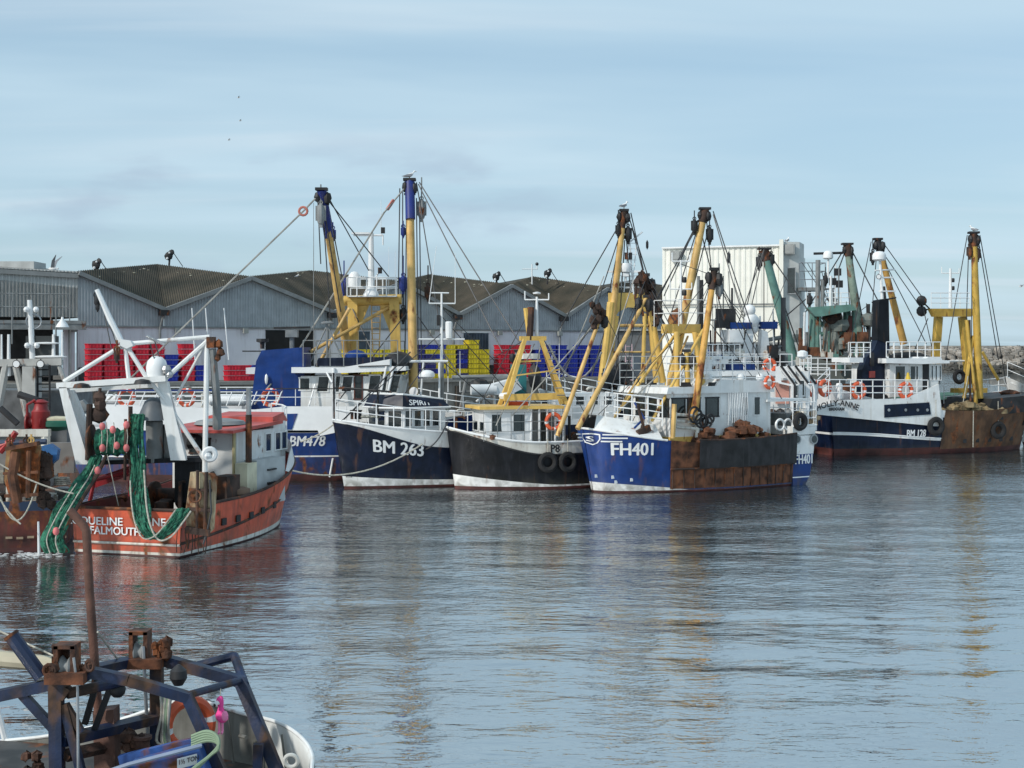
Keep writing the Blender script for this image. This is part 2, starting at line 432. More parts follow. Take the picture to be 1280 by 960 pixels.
# ------------------------------------------------------------------ water
def water_mat():
    m = bpy.data.materials.new('harbour_water'); m.use_nodes = True; nt = m.node_tree; N = nt.nodes; L = nt.links
    b = N['Principled BSDF']; b.inputs['Base Color'].default_value = (.016, .034, .040, 1)
    b.inputs['Roughness'].default_value = .035; b.inputs['IOR'].default_value = 4.2; b.inputs['Specular IOR Level'].default_value = .86
    tc = N.new('ShaderNodeTexCoord')
    def ns(sc, scl, det, dist=0, rot=0):
        mp = N.new('ShaderNodeMapping'); mp.inputs['Scale'].default_value = scl; mp.inputs['Rotation'].default_value = (0, 0, R(rot)); L.new(tc.outputs['Object'], mp.inputs[0])
        n = N.new('ShaderNodeTexNoise'); n.inputs['Scale'].default_value = sc; n.inputs['Detail'].default_value = det; n.inputs['Distortion'].default_value = dist
        L.new(mp.outputs[0], n.inputs[0]); return n.outputs['Fac']
    big = ns(.10, (.35, 1.2, 1), 4, .8)            # calm and ruffled patches
    rf = N.new('ShaderNodeMapRange'); L.new(big, rf.inputs[0]); rf.inputs['From Min'].default_value = .42; rf.inputs['From Max'].default_value = .60
    rf.inputs['To Min'].default_value = .06; rf.inputs['To Max'].default_value = 1.0
    fine = ns(4.5, (.6, 1.2, 1), 3, .3, 8)
    med = ns(1.25, (.55, 1.25, 1), 3, .5, -6)
    sp = N.new('ShaderNodeSeparateXYZ'); L.new(tc.outputs['Object'], sp.inputs[0])
    fr = N.new('ShaderNodeMapRange'); L.new(sp.outputs[1], fr.inputs[0]); fr.inputs['From Min'].default_value = 26; fr.inputs['From Max'].default_value = 52; fr.inputs['To Min'].default_value = 0; fr.inputs['To Max'].default_value = .95   # open water catches more wind
    ad = N.new('ShaderNodeMath'); ad.operation = 'ADD'; L.new(rf.outputs[0], ad.inputs[0]); L.new(fr.outputs[0], ad.inputs[1])
    mu = N.new('ShaderNodeMath'); mu.operation = 'MULTIPLY'; L.new(fine, mu.inputs[0]); L.new(ad.outputs[0], mu.inputs[1])
    b1 = N.new('ShaderNodeBump'); b1.inputs['Strength'].default_value = 1; b1.inputs['Distance'].default_value = .034; mm_ = N.new('ShaderNodeMapRange'); L.new(ns(.045, (.4, 1.3, 1), 3, 1.0, 10), mm_.inputs[0]); mm_.inputs['From Min'].default_value = .40; mm_.inputs['From Max'].default_value = .60; mm_.inputs['To Min'].default_value = .25; mm_.inputs['To Max'].default_value = 1.15
    mx = N.new('ShaderNodeMath'); mx.operation = 'MULTIPLY'; L.new(med, mx.inputs[0]); L.new(mm_.outputs[0], mx.inputs[1]); L.new(mx.outputs[0], b1.inputs['Height'])
    b2 = N.new('ShaderNodeBump'); b2.inputs['Strength'].default_value = 1; b2.inputs['Distance'].default_value = .026; L.new(mu.outputs[0], b2.inputs['Height']); L.new(b1.outputs[0], b2.inputs['Normal'])
    L.new(b2.outputs[0], b.inputs['Normal'])
    return m
import mathutils.noise as mn
def wave(x, y):
    f = .5+.5*max(0, min(1, .5+1.4*mn.noise(V((x*.035, y*.05, 3)))))
    h = .06*mn.noise(V((x*.22+5, y*.5, 0)))+.022*mn.noise(V((x*.55, y*1.15, 7)))+.016*f*mn.noise(V((x*1.3, y*2.6, 2)))
    return h*f
m = M(); rows = []
def wrow(y):
    n = 520; hw = y*.42+6
    return [V((-hw+2*hw*i/n, y, 0)) for i in range(n+1)]
y = 14.0
while y < 130:
    r = wrow(y)
    fade = max(0, 1-(y-14)/150)
    for p in r: p.z = wave(p.x, p.y)*fade
    rows.append(r); y += max(.10, y*.0032)
r0 = wrow(-60); last = wrow(130.5)
# keep the sheet one piece: near apron, waves, then out to the horizon
near = [V((p.x*4, -40, 0)) for p in rows[0]]
far = [[V((p.x*k, yy, 0)) for p in rows[-1]] for k, yy in ((1.6, 300), (8, 1500), (60, 12000))]
m.grid([near]+rows+far, flip=False)
xs = rows[0][0].x
# side aprons
ow = m.build('water', water_mat(), None, smooth=180)
tag(ow, kind='structure')
m = M(); m.add([(-12000, -300, -.35), (12000, -300, -.35), (12000, 12000, -.35), (-12000, 12000, -.35)], [(0, 1, 2, 3)])
tag(m.build('sea_bed_water', mat('deepwater', (.012, .03, .036), rough=.08, var=0), None, smooth=0), kind='structure')
# ------------------------------------------------------------------ shared materials
white = mat('white_paint', (.74, .75, .74), .45, var=.06, streak=.35, streakcol=(.42, .36, .27), rust=.08)
cleanwhite = mat('clean_white', (.78, .79, .79), .4, var=.04)
hullwhite = mat('hull_white', (.76, .76, .74), .45, var=.06, wl=.75, dent=.06)
dirtywhite = mat('dirty_white', (.62, .60, .54), .55, var=.12, streak=.7, streakcol=(.22, .13, .07), rust=.28)
navy = mat('navy_paint', (.004, .009, .027), .42, spec=.3, wl=.6, dent=.10, var=.25, streak=.3, streakcol=(.03, .04, .07))
royal = mat('royal_paint', (.007, .038, .18), .42, spec=.35, wl=.55, dent=.10, var=.15, streak=.3, streakcol=(.03, .06, .2))
blackp = mat('black_paint', (.008, .009, .012), .5, spec=.25, wl=.45, dent=.10, var=.3, streak=.3, streakcol=(.05, .05, .06))
boot = mat('red_boot', (.085, .022, .018), .55, var=.3, streak=.5, streakcol=(.03, .02, .015))
blueboot = mat('blue_boot', (.012, .03, .12), .5, var=.3, streak=1.0, streakcol=(.13, .035, .02), rust=.3)
redhull = mat('red_hull', (.56, .085, .033), .45, wl=.6, dent=.10, var=.2, streak=.8, streakcol=(.20, .045, .03), rust=.28)
redroof = mat('red_roof', (.46, .075, .06), .5, var=.2)
yel = mat('buff_steel', (.64, .41, .14), .5, var=.16, streak=.55, streakcol=(.34, .16, .04), rust=.24)
yel2 = mat('yellow_steel', (.70, .46, .12), .5, var=.1, streak=.4, streakcol=(.38, .2, .05), rust=.14)
greenst = mat('green_steel', (.10, .21, .18), .5, var=.15, streak=.5, streakcol=(.10, .15, .12), rust=.22)
greyst = mat('grey_steel', (.22, .23, .23), .5, var=.2, rust=.12)
deckgrey = mat('deckgrey', (.10, .11, .10), .8, var=.3, rust=.3)
dark = mat('dark_gear', (.018, .018, .02), .6, var=.4, rust=.12)
rustm = mat('rust_steel', (.115, .045, .022), .85, var=.45, scale=2.5, streak=.6, streakcol=(.24, .085, .028), bump=.3)
rustdark = mat('rust_dark', (.055, .032, .024), .85, var=.4, rust=.4, bump=.3)
rope = mat('rope', (.42, .40, .34), .9, var=.2, scale=12)
wire = mat('wire', (.045, .045, .048), .5, var=.2)
wirel = mat('wire_light', (.34, .33, .30), .5, var=.2)
orange = mat('orange_plastic', (.72, .12, .045), .5, var=.1)
glass = mat('dark_glass', (.02, .028, .03), .08, var=.3, scale=2, spec=.9)
rubber = mat('rubber', (.014, .014, .015), .8, var=.3)
steel = mat('steel', (.38, .39, .40), .4, metal=.6, var=.2)
# ------------------------------------------------------------------ quay
QA, QB = V((-70, 72, 0)), V((60, 138, 0))      # quay edge line, parallel-ish to the sheds
qd = (V((10.85, 7.0, 0))).normalized(); qn = V((-qd.y, qd.x, 0))     # along the wall, away from the water
W0 = V((-21.9, 120, 0))                          # on the shed wall plane
def wallpt(px, z, off=0.0):   # point on the shed wall plane under a photo column; off = metres towards the water
    o = W0-qn*off; k = (px-640)/FP
    t = (k*o.y-o.x)/(qd.x-k*qd.y); p = o+qd*t; return V((p.x, p.y, z))
QZ = 3.9
concrete = mat('concrete', (.20, .19, .17), .85, var=.25, scale=.6, streak=.6, streakcol=(.06, .06, .055), bump=.3)
m = M()
qa = W0-qn*17-qd*90; qb = W0-qn*17+qd*52
m.hexa([V((p.x, p.y, -3)) for p in (qa, qb, qb+qn*85, qa+qn*85)]+[V((p.x, p.y, QZ)) for p in (qa, qb, qb+qn*85, qa+qn*85)])
tag(m.build('quay', concrete, None, smooth=0), kind='structure')
m = M(); m.beam(qa+Z*(QZ+.12), qb+Z*(QZ+.12), .5, .24)
tag(m.build('quay_kerb', mat('kerb_stone', (.24, .23, .21), .85), None, smooth=0), kind='structure')
for k in range(27):                                # timber fender piles against the quay wall
    p = qa+qd*(20+k*4)-qn*.2
    o = M().beam(p+Z*-2.5, p+Z*(QZ-.3), .32, .34, up=qd).build('fender_pile', mat('wet_timber', (.05, .042, .035), .8, streak=.5), None, loc=p, smooth=0)
    tag(o, 'dark timber fender pile standing against the quay wall', 'fender pile', 'timber fender piles on the quay wall')

# ------------------------------------------------------------------ warehouse with folded gable roof
def corr_mat(name, col, pitch, depth=.02, **k):
    m = mat(name, col, **k); nt = m.node_tree; N = nt.nodes; L = nt.links; b = N['Principled BSDF']
    return m
clad = mat('grey_cladding', (.37, .40, .42), .55, var=.08, streak=.35, streakcol=(.22, .24, .25))
cladl = mat('pale_cladding', (.46, .47, .46), .55, var=.08, streak=.3, streakcol=(.26, .27, .27))
roofm = mat('asbestos_roof', (.050, .050, .033), .9, var=.35, scale=.35, streak=.7, streakcol=(.03, .036, .02), bump=.4, tone=(.078, .064, .045))
fascia = mat('fascia', (.22, .23, .23), .6, var=.1)
wallw = mat('painted_wall', (.76, .74, .77), .8, var=.07, scale=.3, streak=.55, streakcol=(.42, .38, .37))
plinth = mat('dark_plinth', (.07, .07, .075), .8, var=.3)
doorm = mat('shutter_door', (.055, .075, .10), .6, var=.2)
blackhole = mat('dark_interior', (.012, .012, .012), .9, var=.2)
shed = thing('warehouse', wallpt(312, QZ), 'long quayside warehouse with grey corrugated gables over a white wall and mossy folded roofs', 'warehouse')
def corrugated(m, poly_top, x0, x1, zb, pitch=.24, dep=.05, off=0.02):
    """vertical ribbed sheet on the wall plane between two wall points, top height given by a function of the fraction"""
    d = (x1-x0); Ld = d.length; n = int(Ld/pitch*4); a = d.normalized(); nn = V((a.y, -a.x, 0))
    lo, hi = [], []
    for i in range(n+1):
        f = i/n; ph = i % 4; o = off+(dep if ph in (1, 2) else 0)
        p = x0+d*f+nn*o
        if ph in (1,): p = p-a*pitch*.13
        if ph in (3,): p = p-a*pitch*.13
        lo.append(V((p.x, p.y, zb))); hi.append(V((p.x, p.y, poly_top(f))))
    m.grid([lo, hi])
EAVE = lambda p: H+ (p.y)*(32/FP)*.985
pk = [-60, 97, 312, 500, 637, 760, 842]; vl = [0, 205, 415, 572, 705, 812]
pk = [97, 312, 500, 637, 757, 860]; vl = [205, 415, 572, 705, 812]
ZP = 12.35; ZV = 9.6; ZE = 8.25
def wp(px, z, off=0): return wallpt(px, z, off)
segs = []
for i in range(len(pk)-1):
    segs.append((pk[i], ZP, vl[i], ZV)); segs.append((vl[i], ZV, pk[i+1], ZP))
for a, za, b, zb in segs:
    A, B = wp(a, 0), wp(b, 0); m = M()
    corrugated(m, lambda f: za+(zb-za)*f-.12, A, B, ZE, off=.03)
    m.build('gable_cladding', clad, shed, smooth=0)
    m = M(); m.beam(A-qn*.3+Z*za, B-qn*.3+Z*zb, .5, .32); m.build('barge_board', fascia, shed, smooth=0)
A, B = wp(pk[0], 0), wp(pk[-1], 0)
m = M(); m.prism([A+Z*QZ, B+Z*QZ, B+Z*ZE, A+Z*ZE], qn*.3); m.build('wall', wallw, shed, smooth=0)
m = M(); m.beam(A-qn*.06+Z*(ZE-.03), B-qn*.06+Z*(ZE-.03), .16, .14); m.build('cladding_sill', fascia, shed, smooth=0)
# folded roof: ridges run back from each gable down-slope plates between them rising to rear peaks above the valleys
m = M(); rear = []
rp = {205: (196, 14.05), 415: (388, 13.95), 572: (537, 13.95), 705: (666, 14.1), 812: (790, 14.1)}
back = 13.0
def rw(px, z): p = wallpt(px, z, -back); return p
def ribplane(m, p0, p1, p2, n=26):
    """triangular roof plate with corrugation running down towards p1 (the valley corner)"""
    pass
def tri_corr(m, a, b, c, n=40, dep=.09):
    # a = front peak, b = front valley, c = rear peak ; lines run b->c direction sheet ribs follow edge b-c
    rows = []
    for i in range(n*2+1):
        f = i/(n*2); s0 = a.lerp(b, f); s1 = a.lerp(c, f); up = Z*(dep if i % 2 else 0)
        rows.append([s0+up, s0.lerp(s1, .5)+up, s1+up])
    m.grid(rows)
for i, v in enumerate(vl):
    fv = wp(v, ZV, .3); fp0 = wp(pk[i], ZP+.12, .3); fp1 = wp(pk[i+1], ZP+.12, .3)
    c = rw(*rp[v])
    tri_corr(m, fp0, fv, c); tri_corr(m, fp1, fv, c)
    rear.append(c)
m.build('roof', roofm, shed, smooth=0)
# rear half of the folded roof, mirrored: peaks run back level, closing the building
m = M()
rr = [wp(pk[0], ZP+.12, .3)]
for i, v in enumerate(vl): rr += [rear[i], wp(pk[i+1], ZP+.12, .3)]
for i in range(len(rear)):
    p0, c, p1 = rr[2*i], rr[2*i+1], rr[2*i+2]
    bz = qn*26
    m.add([p0, c, c+bz-Z*1.5, p0+bz*1.4-Z*3], [(0, 1, 2, 3)]); m.add([c, p1, p1+bz*1.4-Z*3, c+bz-Z*1.5], [(0, 1, 2, 3)])
m.build('rear_roof', roofm, shed, smooth=0)
m = M(); a, b = A+qn*.3, B+qn*.3
m.prism([B+Z*QZ, B+qn*40+Z*QZ, B+qn*40+Z*9.5, B+Z*(ZP-.1)], -qd*.3); 
m.build('side_wall', clad, shed, smooth=0)
def panel(px0, px1, z0, z1, mt, name, off=.03, th=.06, lab=None):
    a, b = wp(px0, 0, off), wp(px1, 0, off); m = M(); m.prism([a+Z*z0, b+Z*z0, b+Z*z1, a+Z*z1], -qn*th)
    o = m.build(name, mt, shed, smooth=0)
    if lab: o['label'] = lab
    return o
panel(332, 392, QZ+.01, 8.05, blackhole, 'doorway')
o = panel(580, 610, QZ+.01, 7.95, doorm, 'roller_door')
m = M(); a, b = wp(580, 0, .09), wp(610, 0, .09)
corrugated(m, lambda f: 7.9, a, b, QZ+.05, pitch=.3, dep=.08); m.build('slat', doorm, o, smooth=0)
panel(577, 613, 7.95, 8.15, cleanwhite, 'lintel')
panel(446, 462, 6.2, 8.0, doorm, 'window')
panel(612, 632, QZ, 5.0, plinth, 'plinth'); panel(98, 108, QZ, 5.0, plinth, 'plinth')
for px in (92, 222, 307, 440, 540, 625, 700):          # bulkhead lamps under the cladding
    p = wp(px, 7.95, .35); m = M(); m.obox(p, qd*.2, qn*.15, Z*.2); m.obox(p+qn*.2, qd*.05, qn*.15, Z*.05)
    m.build('bulkhead_lamp', mat('lamp_grey', (.30, .31, .29), .5), shed, smooth=0)
for v in vl:                                            # hopper and downpipe in each valley
    m = M(); p = wp(v, ZV-.25, .55); m.obox(p, qd*.35, qn*.3, Z*.22); m.build('rain_hopper', dark, shed)
    m = M(); m.tube([p-Z*.1, wp(v-4, ZE+.1, .25), wp(v-5, ZE-.3, .2), wp(v-5, QZ, .2)], .1); m.build('downpipe', greyst, shed)
# lichen spots and gull mess on the ridges are small raised patches
m = M()
for v in vl:
    c = rear[vl.index(v)]
    for k in range(12):
        e = random.choice([wp(pk[vl.index(v)], ZP, .3), wp(pk[vl.index(v)+1], ZP, .3)])
        f = random.random(); p = c.lerp(e, f)+(wp(v, ZV, .3)-c.lerp(e, f))*random.uniform(.03, .2)+Z*.10
        m.ball(p, random.uniform(.07, .17), (1, 1, .35), n=6, jit=.3)
o = m.build('lichen_patches', mat('lichen', (.5, .48, .38), .9), shed); tag(o, kind='stuff')

# grey wing at the far left with the covered loading bay and railed walkway
wing = thing('loading_bay', P(20, 474, 112), 'pale corrugated wing with a railed walkway over a dark open loading bay', 'warehouse wing')
EA, EB = wallpt(97, 0, 0), None
def L2(px, Y): return V(((px-640)/FP*Y, Y, 0))
A = wallpt(97, 0, .02); Bq = L2(-90, A.y-4)
m = M(); corrugated(m, lambda f: 11.2+(1-f)*1.0, Bq, A, 8.9, pitch=.26, dep=.05)
m.build('cladding', cladl, wing, smooth=0)
m = M(); m.prism([Bq+Z*12.4-qn*.3, A+Z*11.95-qn*.3, A+Z*12.3-qn*.3, Bq+Z*12.75-qn*.3], qn*.4); m.build('eaves_board', fascia, wing, smooth=0)
m = M(); corrugated(m, lambda f: 12.5-(1-f)*-.25, Bq, A, 8.9, pitch=.26, dep=.05); m.build('cladding', cladl, wing, smooth=0)
m = M(); back_ = qn*18+Z*1.6
m.grid([[Bq+Z*12.8-qn*.3, A+Z*12.35-qn*.3], [Bq+Z*13.2+back_, A+Z*12.35+back_*.7]]); m.build('roof', mat('pale_roof', (.25, .24, .22), .85, var=.2, streak=.5), wing, smooth=0)
m = M(); p = P(2, 340, 113); m.box(p+V((0, 4, .3)), (3.4, 3, 1.4)); m.box(p+V((0, 4, -.45)), (3.9, 3.3, .14)); m.build('roof_plant', cladl, wing, smooth=0)
m = M(); c = (Bq+A)/2; d = (A-Bq)
m.prism([Bq+Z*8.35-qn*2.3, A+Z*8.35-qn*2.3, A+Z*8.6-qn*2.3, Bq+Z*8.6-qn*2.3], qn*2.4); m.prism([Bq+Z*7.9-qn*2.25, A+Z*7.9-qn*2.25, A+Z*8.34-qn*2.25, Bq+Z*8.34-qn*2.25], qn*.3)
m.build('walkway', greyst, wing, smooth=0)
railing(wing, lerp_pts(Bq+Z*8.6-qn*2.2, A+Z*8.6-qn*2.2-d.normalized()*1.2, 8), 2.0, greyst, rails=2, r=.05)
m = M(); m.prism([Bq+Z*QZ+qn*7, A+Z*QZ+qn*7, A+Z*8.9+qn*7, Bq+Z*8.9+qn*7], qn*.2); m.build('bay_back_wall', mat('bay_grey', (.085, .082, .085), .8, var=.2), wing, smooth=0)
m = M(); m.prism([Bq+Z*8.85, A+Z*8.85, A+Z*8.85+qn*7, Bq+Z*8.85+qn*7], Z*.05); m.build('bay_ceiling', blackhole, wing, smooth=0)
m = M()
for px in (82, 90): m.beam(wallpt(px, QZ, .2), wallpt(px, 8.4, .2), .35, .35, up=qd)
m.build('column', wallw, wing, smooth=0)
m = M(); m.beam(wallpt(86, QZ, .1), wallpt(86, 8.4, .1), 1.0, .12, up=qd); m.build('column', cladl, wing, smooth=0)
m = M()
for px in (0, 22, 44): m.box(P(px, 462, 112)+V((0, 3, 0)), (1.6, .3, 1.0))
m.build('bay_fittings', greyst, wing, smooth=0)

# ------------------------------------------------------------------ white freezer block on the right
wb = thing('cold_store', P(915, 450, 112), 'big white ribbed cold store block with a corner stair tower behind the masts', 'building')
bw_ = mat('white_panel', (.80, .79, .72), .6, var=.03, streak=.2, streakcol=(.62, .6, .5))
a, b = P(828, 470, 114), P(978, 470, 111); a.z = b.z = QZ; zt = H+ (440-309)/FP*113
d = (b-a).normalized(); nn = V((d.y, -d.x, 0))
m = M(); corrugated(m, lambda f: zt, V((a.x, a.y, 0)), V((b.x, b.y, 0)), 9.9, pitch=.42, dep=.05)
corrugated(m, lambda f: 9.9, V((a.x, a.y, 0))-nn*.1, V((b.x, b.y, 0))-nn*.1, QZ, pitch=.42, dep=.05); m.build('panel_wall', bw_, wb, smooth=0)
m = M(); m.prism([a, b, b-nn*14, a-nn*14], Z*(zt-QZ-.15)); m.build('core_wall', bw_, wb, smooth=0)
m = M(); m.beam(a+Z*(zt-QZ)+nn*.1, b+Z*(zt-QZ)+nn*.1, .3, .12); m.build('parapet', cleanwhite, wb, smooth=0)
twa = b+d*.02; tt = zt+.25
m = M(); m.prism([twa+nn*.5, twa+d*1.25+nn*-.3, twa+d*1.25-nn*3, twa-nn*3], Z*(tt-QZ)); m.build('stair_tower', mat('tower_grey', (.62, .62, .59), .7, var=.06), wb, smooth=0)
m = M(); m.beam(twa+nn*.6+Z*0, twa+nn*.6+Z*(tt-QZ+.15), .3, .3, up=d); m.build('corner_post', bw_, wb, smooth=0)
pl = P(1012, 362, 111); m = M(); m.box(pl, (2.0, 2.0, .25)); m.tube([pl, pl-Z*8], .12); m.build('landing', greyst, wb, smooth=0)
railing(wb, [pl+V((-1, -1, .1)), pl+V((0, -1, .1)), pl+V((1, -1, .1)), pl+V((1, 1, .1))], 1.9, steel, rails=3, r=.04)
m = M()
for k in range(9): 
    q0 = pl+V((1.2, -1, 0))+V((.3*k, 0, -.8*k)); m.box(q0, (.7, 1.6, .08))
m.beam(pl+V((1.2, -1.8, 0)), pl+V((3.8, -1.8, -7)), .08, .3); m.build('stair', greyst, wb, smooth=0)
for px, py in ((846, 320), (988, 312)):
    p = P(px, py, 113.6 if px < 900 else 110.8)+nn*.3; m = M(); m.obox(p, d*.4, nn*.25, Z*.38); m.obox(p+nn*.27, d*.33, nn*.02, Z*.3); m.build('vent_unit', mat('vent_grey', (.33, .34, .33), .5), wb, smooth=0)
p = twa+nn*.05+d*.7+Z*(tt-QZ-3); window(wb, p+nn*.2, d*.6, Z*2.0, nn, steel, glass)
m = M(); m.tube([a+nn*.2+Z*(9.9-QZ), b+nn*.2+Z*(9.9-QZ)], .06); m.build('joint_trim', fascia, wb)

# low buildings and clutter between the blocks on the quay
for (x0, x1, yt, Y, colr, lab) in ((770, 835, 415, 120, (.10, .11, .12), 'dark low shed between the warehouse and the cold store'), (1000, 1060, 436, 125, (.20, .19, .18), 'low grey plant shed right of the cold store'), (868, 985, 432, 104, (.30, .33, .36), 'grey flat roofed store in front of the cold store')):
    t = thing('store_shed', P((x0+x1)/2, 470, Y), lab, 'shed'); a_, b_ = P(x0, yt, Y), P(x1, yt, Y)
    mm = mat('shed_'+str(x0), colr, .7, var=.15, streak=.4)
    m = M(); m.hexa([V((a_.x, Y, QZ)), V((b_.x, Y, QZ)), V((b_.x, Y+6, QZ)), V((a_.x, Y+6, QZ)), a_, b_, b_+V((0, 6, .3)), a_+V((0, 6, .3))]); m.build('wall', mm, t, smooth=0)
    m = M(); m.box((a_+b_)/2+V((0, 3, .16)), (b_.x-a_.x+.5, 6.6, .16)); m.build('roof', fascia, t, smooth=0)
    m = M(); m.box(V(((a_.x*.6+b_.x*.4), Y-.03, QZ+1.2)), (1.2, .05, 2.3)); m.build('door', doorm, t, smooth=0)

# ------------------------------------------------------------------ stacked fish tubs, one object per tub
def tubmesh(colr, name, ribs=True):
    c = mat(name, colr, .5, var=.22, scale=1.1, streak=.35, streakcol=tuple(x*.45+.03 for x in colr))
    t = thing('fish_tub', (0, 0, -50), 'x', 'fish tub'); m = M()
    a, b, h = .56, .48, .40
    pts = []
    def ring(sa, z, rib=0):
        out = []; nx, ny = 9, 7
        for i in range(nx): out.append(V((-a*sa+2*a*sa*i/(nx-1), -b*sa-(rib if i % 2 else 0), z)))
        for i in range(1, ny): out.append(V((a*sa+(rib if i % 2 and i < ny-1 else 0), -b*sa+2*b*sa*i/(ny-1), z)))
        for i in range(1, nx): out.append(V((a*sa-2*a*sa*i/(nx-1), b*sa+(rib if i % 2 and i < nx-1 else 0), z)))
        for i in range(1, ny-1): out.append(V((-a*sa-(rib if i % 2 else 0), b*sa-2*b*sa*i/(ny-1), z)))
        return out
    rs = [ring(.92, 0), ring(.93, .04, .05), ring(.96, .30, .05), ring(.98, .32), ring(1.04, .325), ring(1.04, .385), ring(1.0, .39), ring(.9, .06)]
    n = len(rs[0])
    for r in rs: m.v += r
    for i in range(len(rs)-1):
        for j in range(n): m.f.append([i*n+j, i*n+(j+1)%n, (i+1)*n+(j+1)%n, (i+1)*n+j]); m.m.append(0)
    m.f.append(list(range(n))[::-1]); m.m.append(0); m.f.append([(len(rs)-1)*n+j for j in range(n)]); m.m.append(0)
    o = m.build('fish_tub', c, None, smooth=0); bpy.data.objects.remove(t)
    return o
TUB = {k: tubmesh(c, 'tub_'+k) for k, c in (('red', (.62, .012, .035)), ('yellow', (.72, .55, .02)), ('blue', (.012, .03, .34)), ('navy', (.02, .02, .16)))}
first = dict.fromkeys(TUB, True)
ang = math.atan2(qd.y, qd.x)
def stack(px, n, cols, label, grp, off=3.0, pitch=.425, dz=0):
    for k in range(n):
        c = cols[k % len(cols)] if not callable(cols) else cols(k)
        p = wallpt(px, QZ+k*pitch+dz, off)+V((random.uniform(-.02, .02), random.uniform(-.02, .02), 0))
        src = TUB[c]
        if first[c]: o = src; first[c] = False
        else: o = src.copy(); C.objects.link(o)
        o.location = p; o.rotation_euler = (0, 0, ang+random.uniform(-.02, .02))
        tag(o, label % c if '%s' in label else label, 'fish tub', grp)
xs = lambda a, b, n: [a+(b-a)*i/(n-1) for i in range(n)]
for i, px in enumerate((117, 137, 156, 176, 195)):
    stack(px, (7, 7, 6, 7, 7)[i], ('red',), 'red fish tub in the block of tall stacks left of the white wall pipe', 'red tubs in the left block')
stack(233, 7, ('red',), 'red fish tub in the single tall stack beside the blue tubs', 'red tubs in the lone stack')
for px, n in ((212, 5), (250, 3)): stack(px, n, ('blue',), 'blue fish tub in a short stack beside the lone red stack', 'blue tubs by the lone red stack')
for px, n in ((290, 3), (303, 3), (318, 2)): stack(px, n, ('red',), 'red fish tub in a low stack before the white wall, left of the dark doorway', 'low red stacks by the doorway', off=4)
stack(322, 3, ('blue',), 'blue fish tub beside the low red stacks near the dark doorway', 'blue tubs by the doorway', off=3, dz=0)
for px in xs(436, 500, 5): stack(px, 6, ('yellow',), 'yellow fish tub in the row of stacks behind the yellow gantry', 'yellow tubs behind the gantry')
mixc = lambda k: random.choice(('navy', 'yellow', 'navy', 'blue'))
for px in (521, 535, 548): stack(px, 7, mixc, '%s fish tub in the mixed blue and yellow stacks behind the derrick', 'mixed tubs behind the derrick')
stack(560, 7, ('yellow',), 'yellow fish tub in the tall stack just left of the banded stack', 'yellow tubs left of the banded stack')
stack(575, 7, lambda k: ('navy', 'yellow', 'navy', 'blue', 'navy', 'navy', 'yellow')[k], '%s fish tub in the banded stack before the roller door', 'banded stack')
stack(589, 8, ('yellow',), 'yellow fish tub in the tallest yellow stack before the roller door', 'yellow tubs before the roller door'); stack(602, 6, ('yellow',), 'yellow fish tub in the shorter stack at the right end of the yellow row', 'last yellow stack')
for px in (627, 641, 654): stack(px, 7, ('red',), 'red fish tub in the stacks right of the roller door', 'red tubs by the roller door')
for i, px in enumerate(xs(672, 740, 6)): stack(px, 7 if i % 3 else 6, ('blue',) if i != 9 else ('red',), '%s fish tub in the long blue row behind the black hulled boat', 'tubs in the long blue row')
for px in xs(757, 800, 4): stack(px, 7, ('blue',), 'blue fish tub in the stacks seen through the yellow gantry legs', 'blue tubs behind the yellow gantry legs')
for px in xs(812, 822, 2): stack(px, 6, ('navy',), 'navy fish tub at the dark right end of the tub rows', 'navy tubs at the end of the rows')

# ------------------------------------------------------------------ roof cowls with stay rods
def cowl(px, py, Y, lab, tilt=0):
    t = thing('gull_scarer', P(px, py, Y), lab, 'roof gull scarer'); m = M(); p = P(px, py, Y)
    m.tube([p-Z*.6, p+V((.1, 0, .5))], .09); m.ball(p+V((0, 0, .45)), .38, (1, .5, 1.0), n=8, jit=.15)
    m.ball(p+V((.25, 0, .75)), .3, (.8, .5, .9), n=8, jit=.15); m.build('hood', dark, t)
    m = M(); m.tube([p+V((.3, 0, .9)), p+V((1.2, .3, -.5))], .035); m.build('stay_rod', wire, t)
    m = M(); m.ball(p+V((-.1, -.2, .2)), .13, n=6); m.ball(p+V((.1, -.22, .7)), .1, n=6); m.build('badge', cleanwhite, t)
cowl(120, 338, 119, 'dark hooded gull scarer on the ridge at the left end of the warehouse'); cowl(211, 326, 130, 'dark hooded gull scarer on the highest left roof peak', 0); cowl(620, 352, 139, 'dark gull scarer on the ridge near the middle gables'); cowl(684, 348, 144, 'dark leaning gull scarer right of the white roof aerial')
t = thing('roof_aerial', P(665, 350, 144), 'small white crossbar aerial on the roof peak', 'aerial'); m = M(); p = P(665, 350, 144)
m.tube([p-Z*.5, p+Z*1.6], .06); m.tube([p+V((-1, 0, 1.1)), p+V((.6, 0, 1.1))], .04); m.tube([p+V((.5, 0, 1.1)), p+V((.5, 0, 1.6))], .05); m.build('pole', cleanwhite, t)
M().ball(p+V((.5, 0, 1.6)), .18, n=8).build('lamp', dark, t)

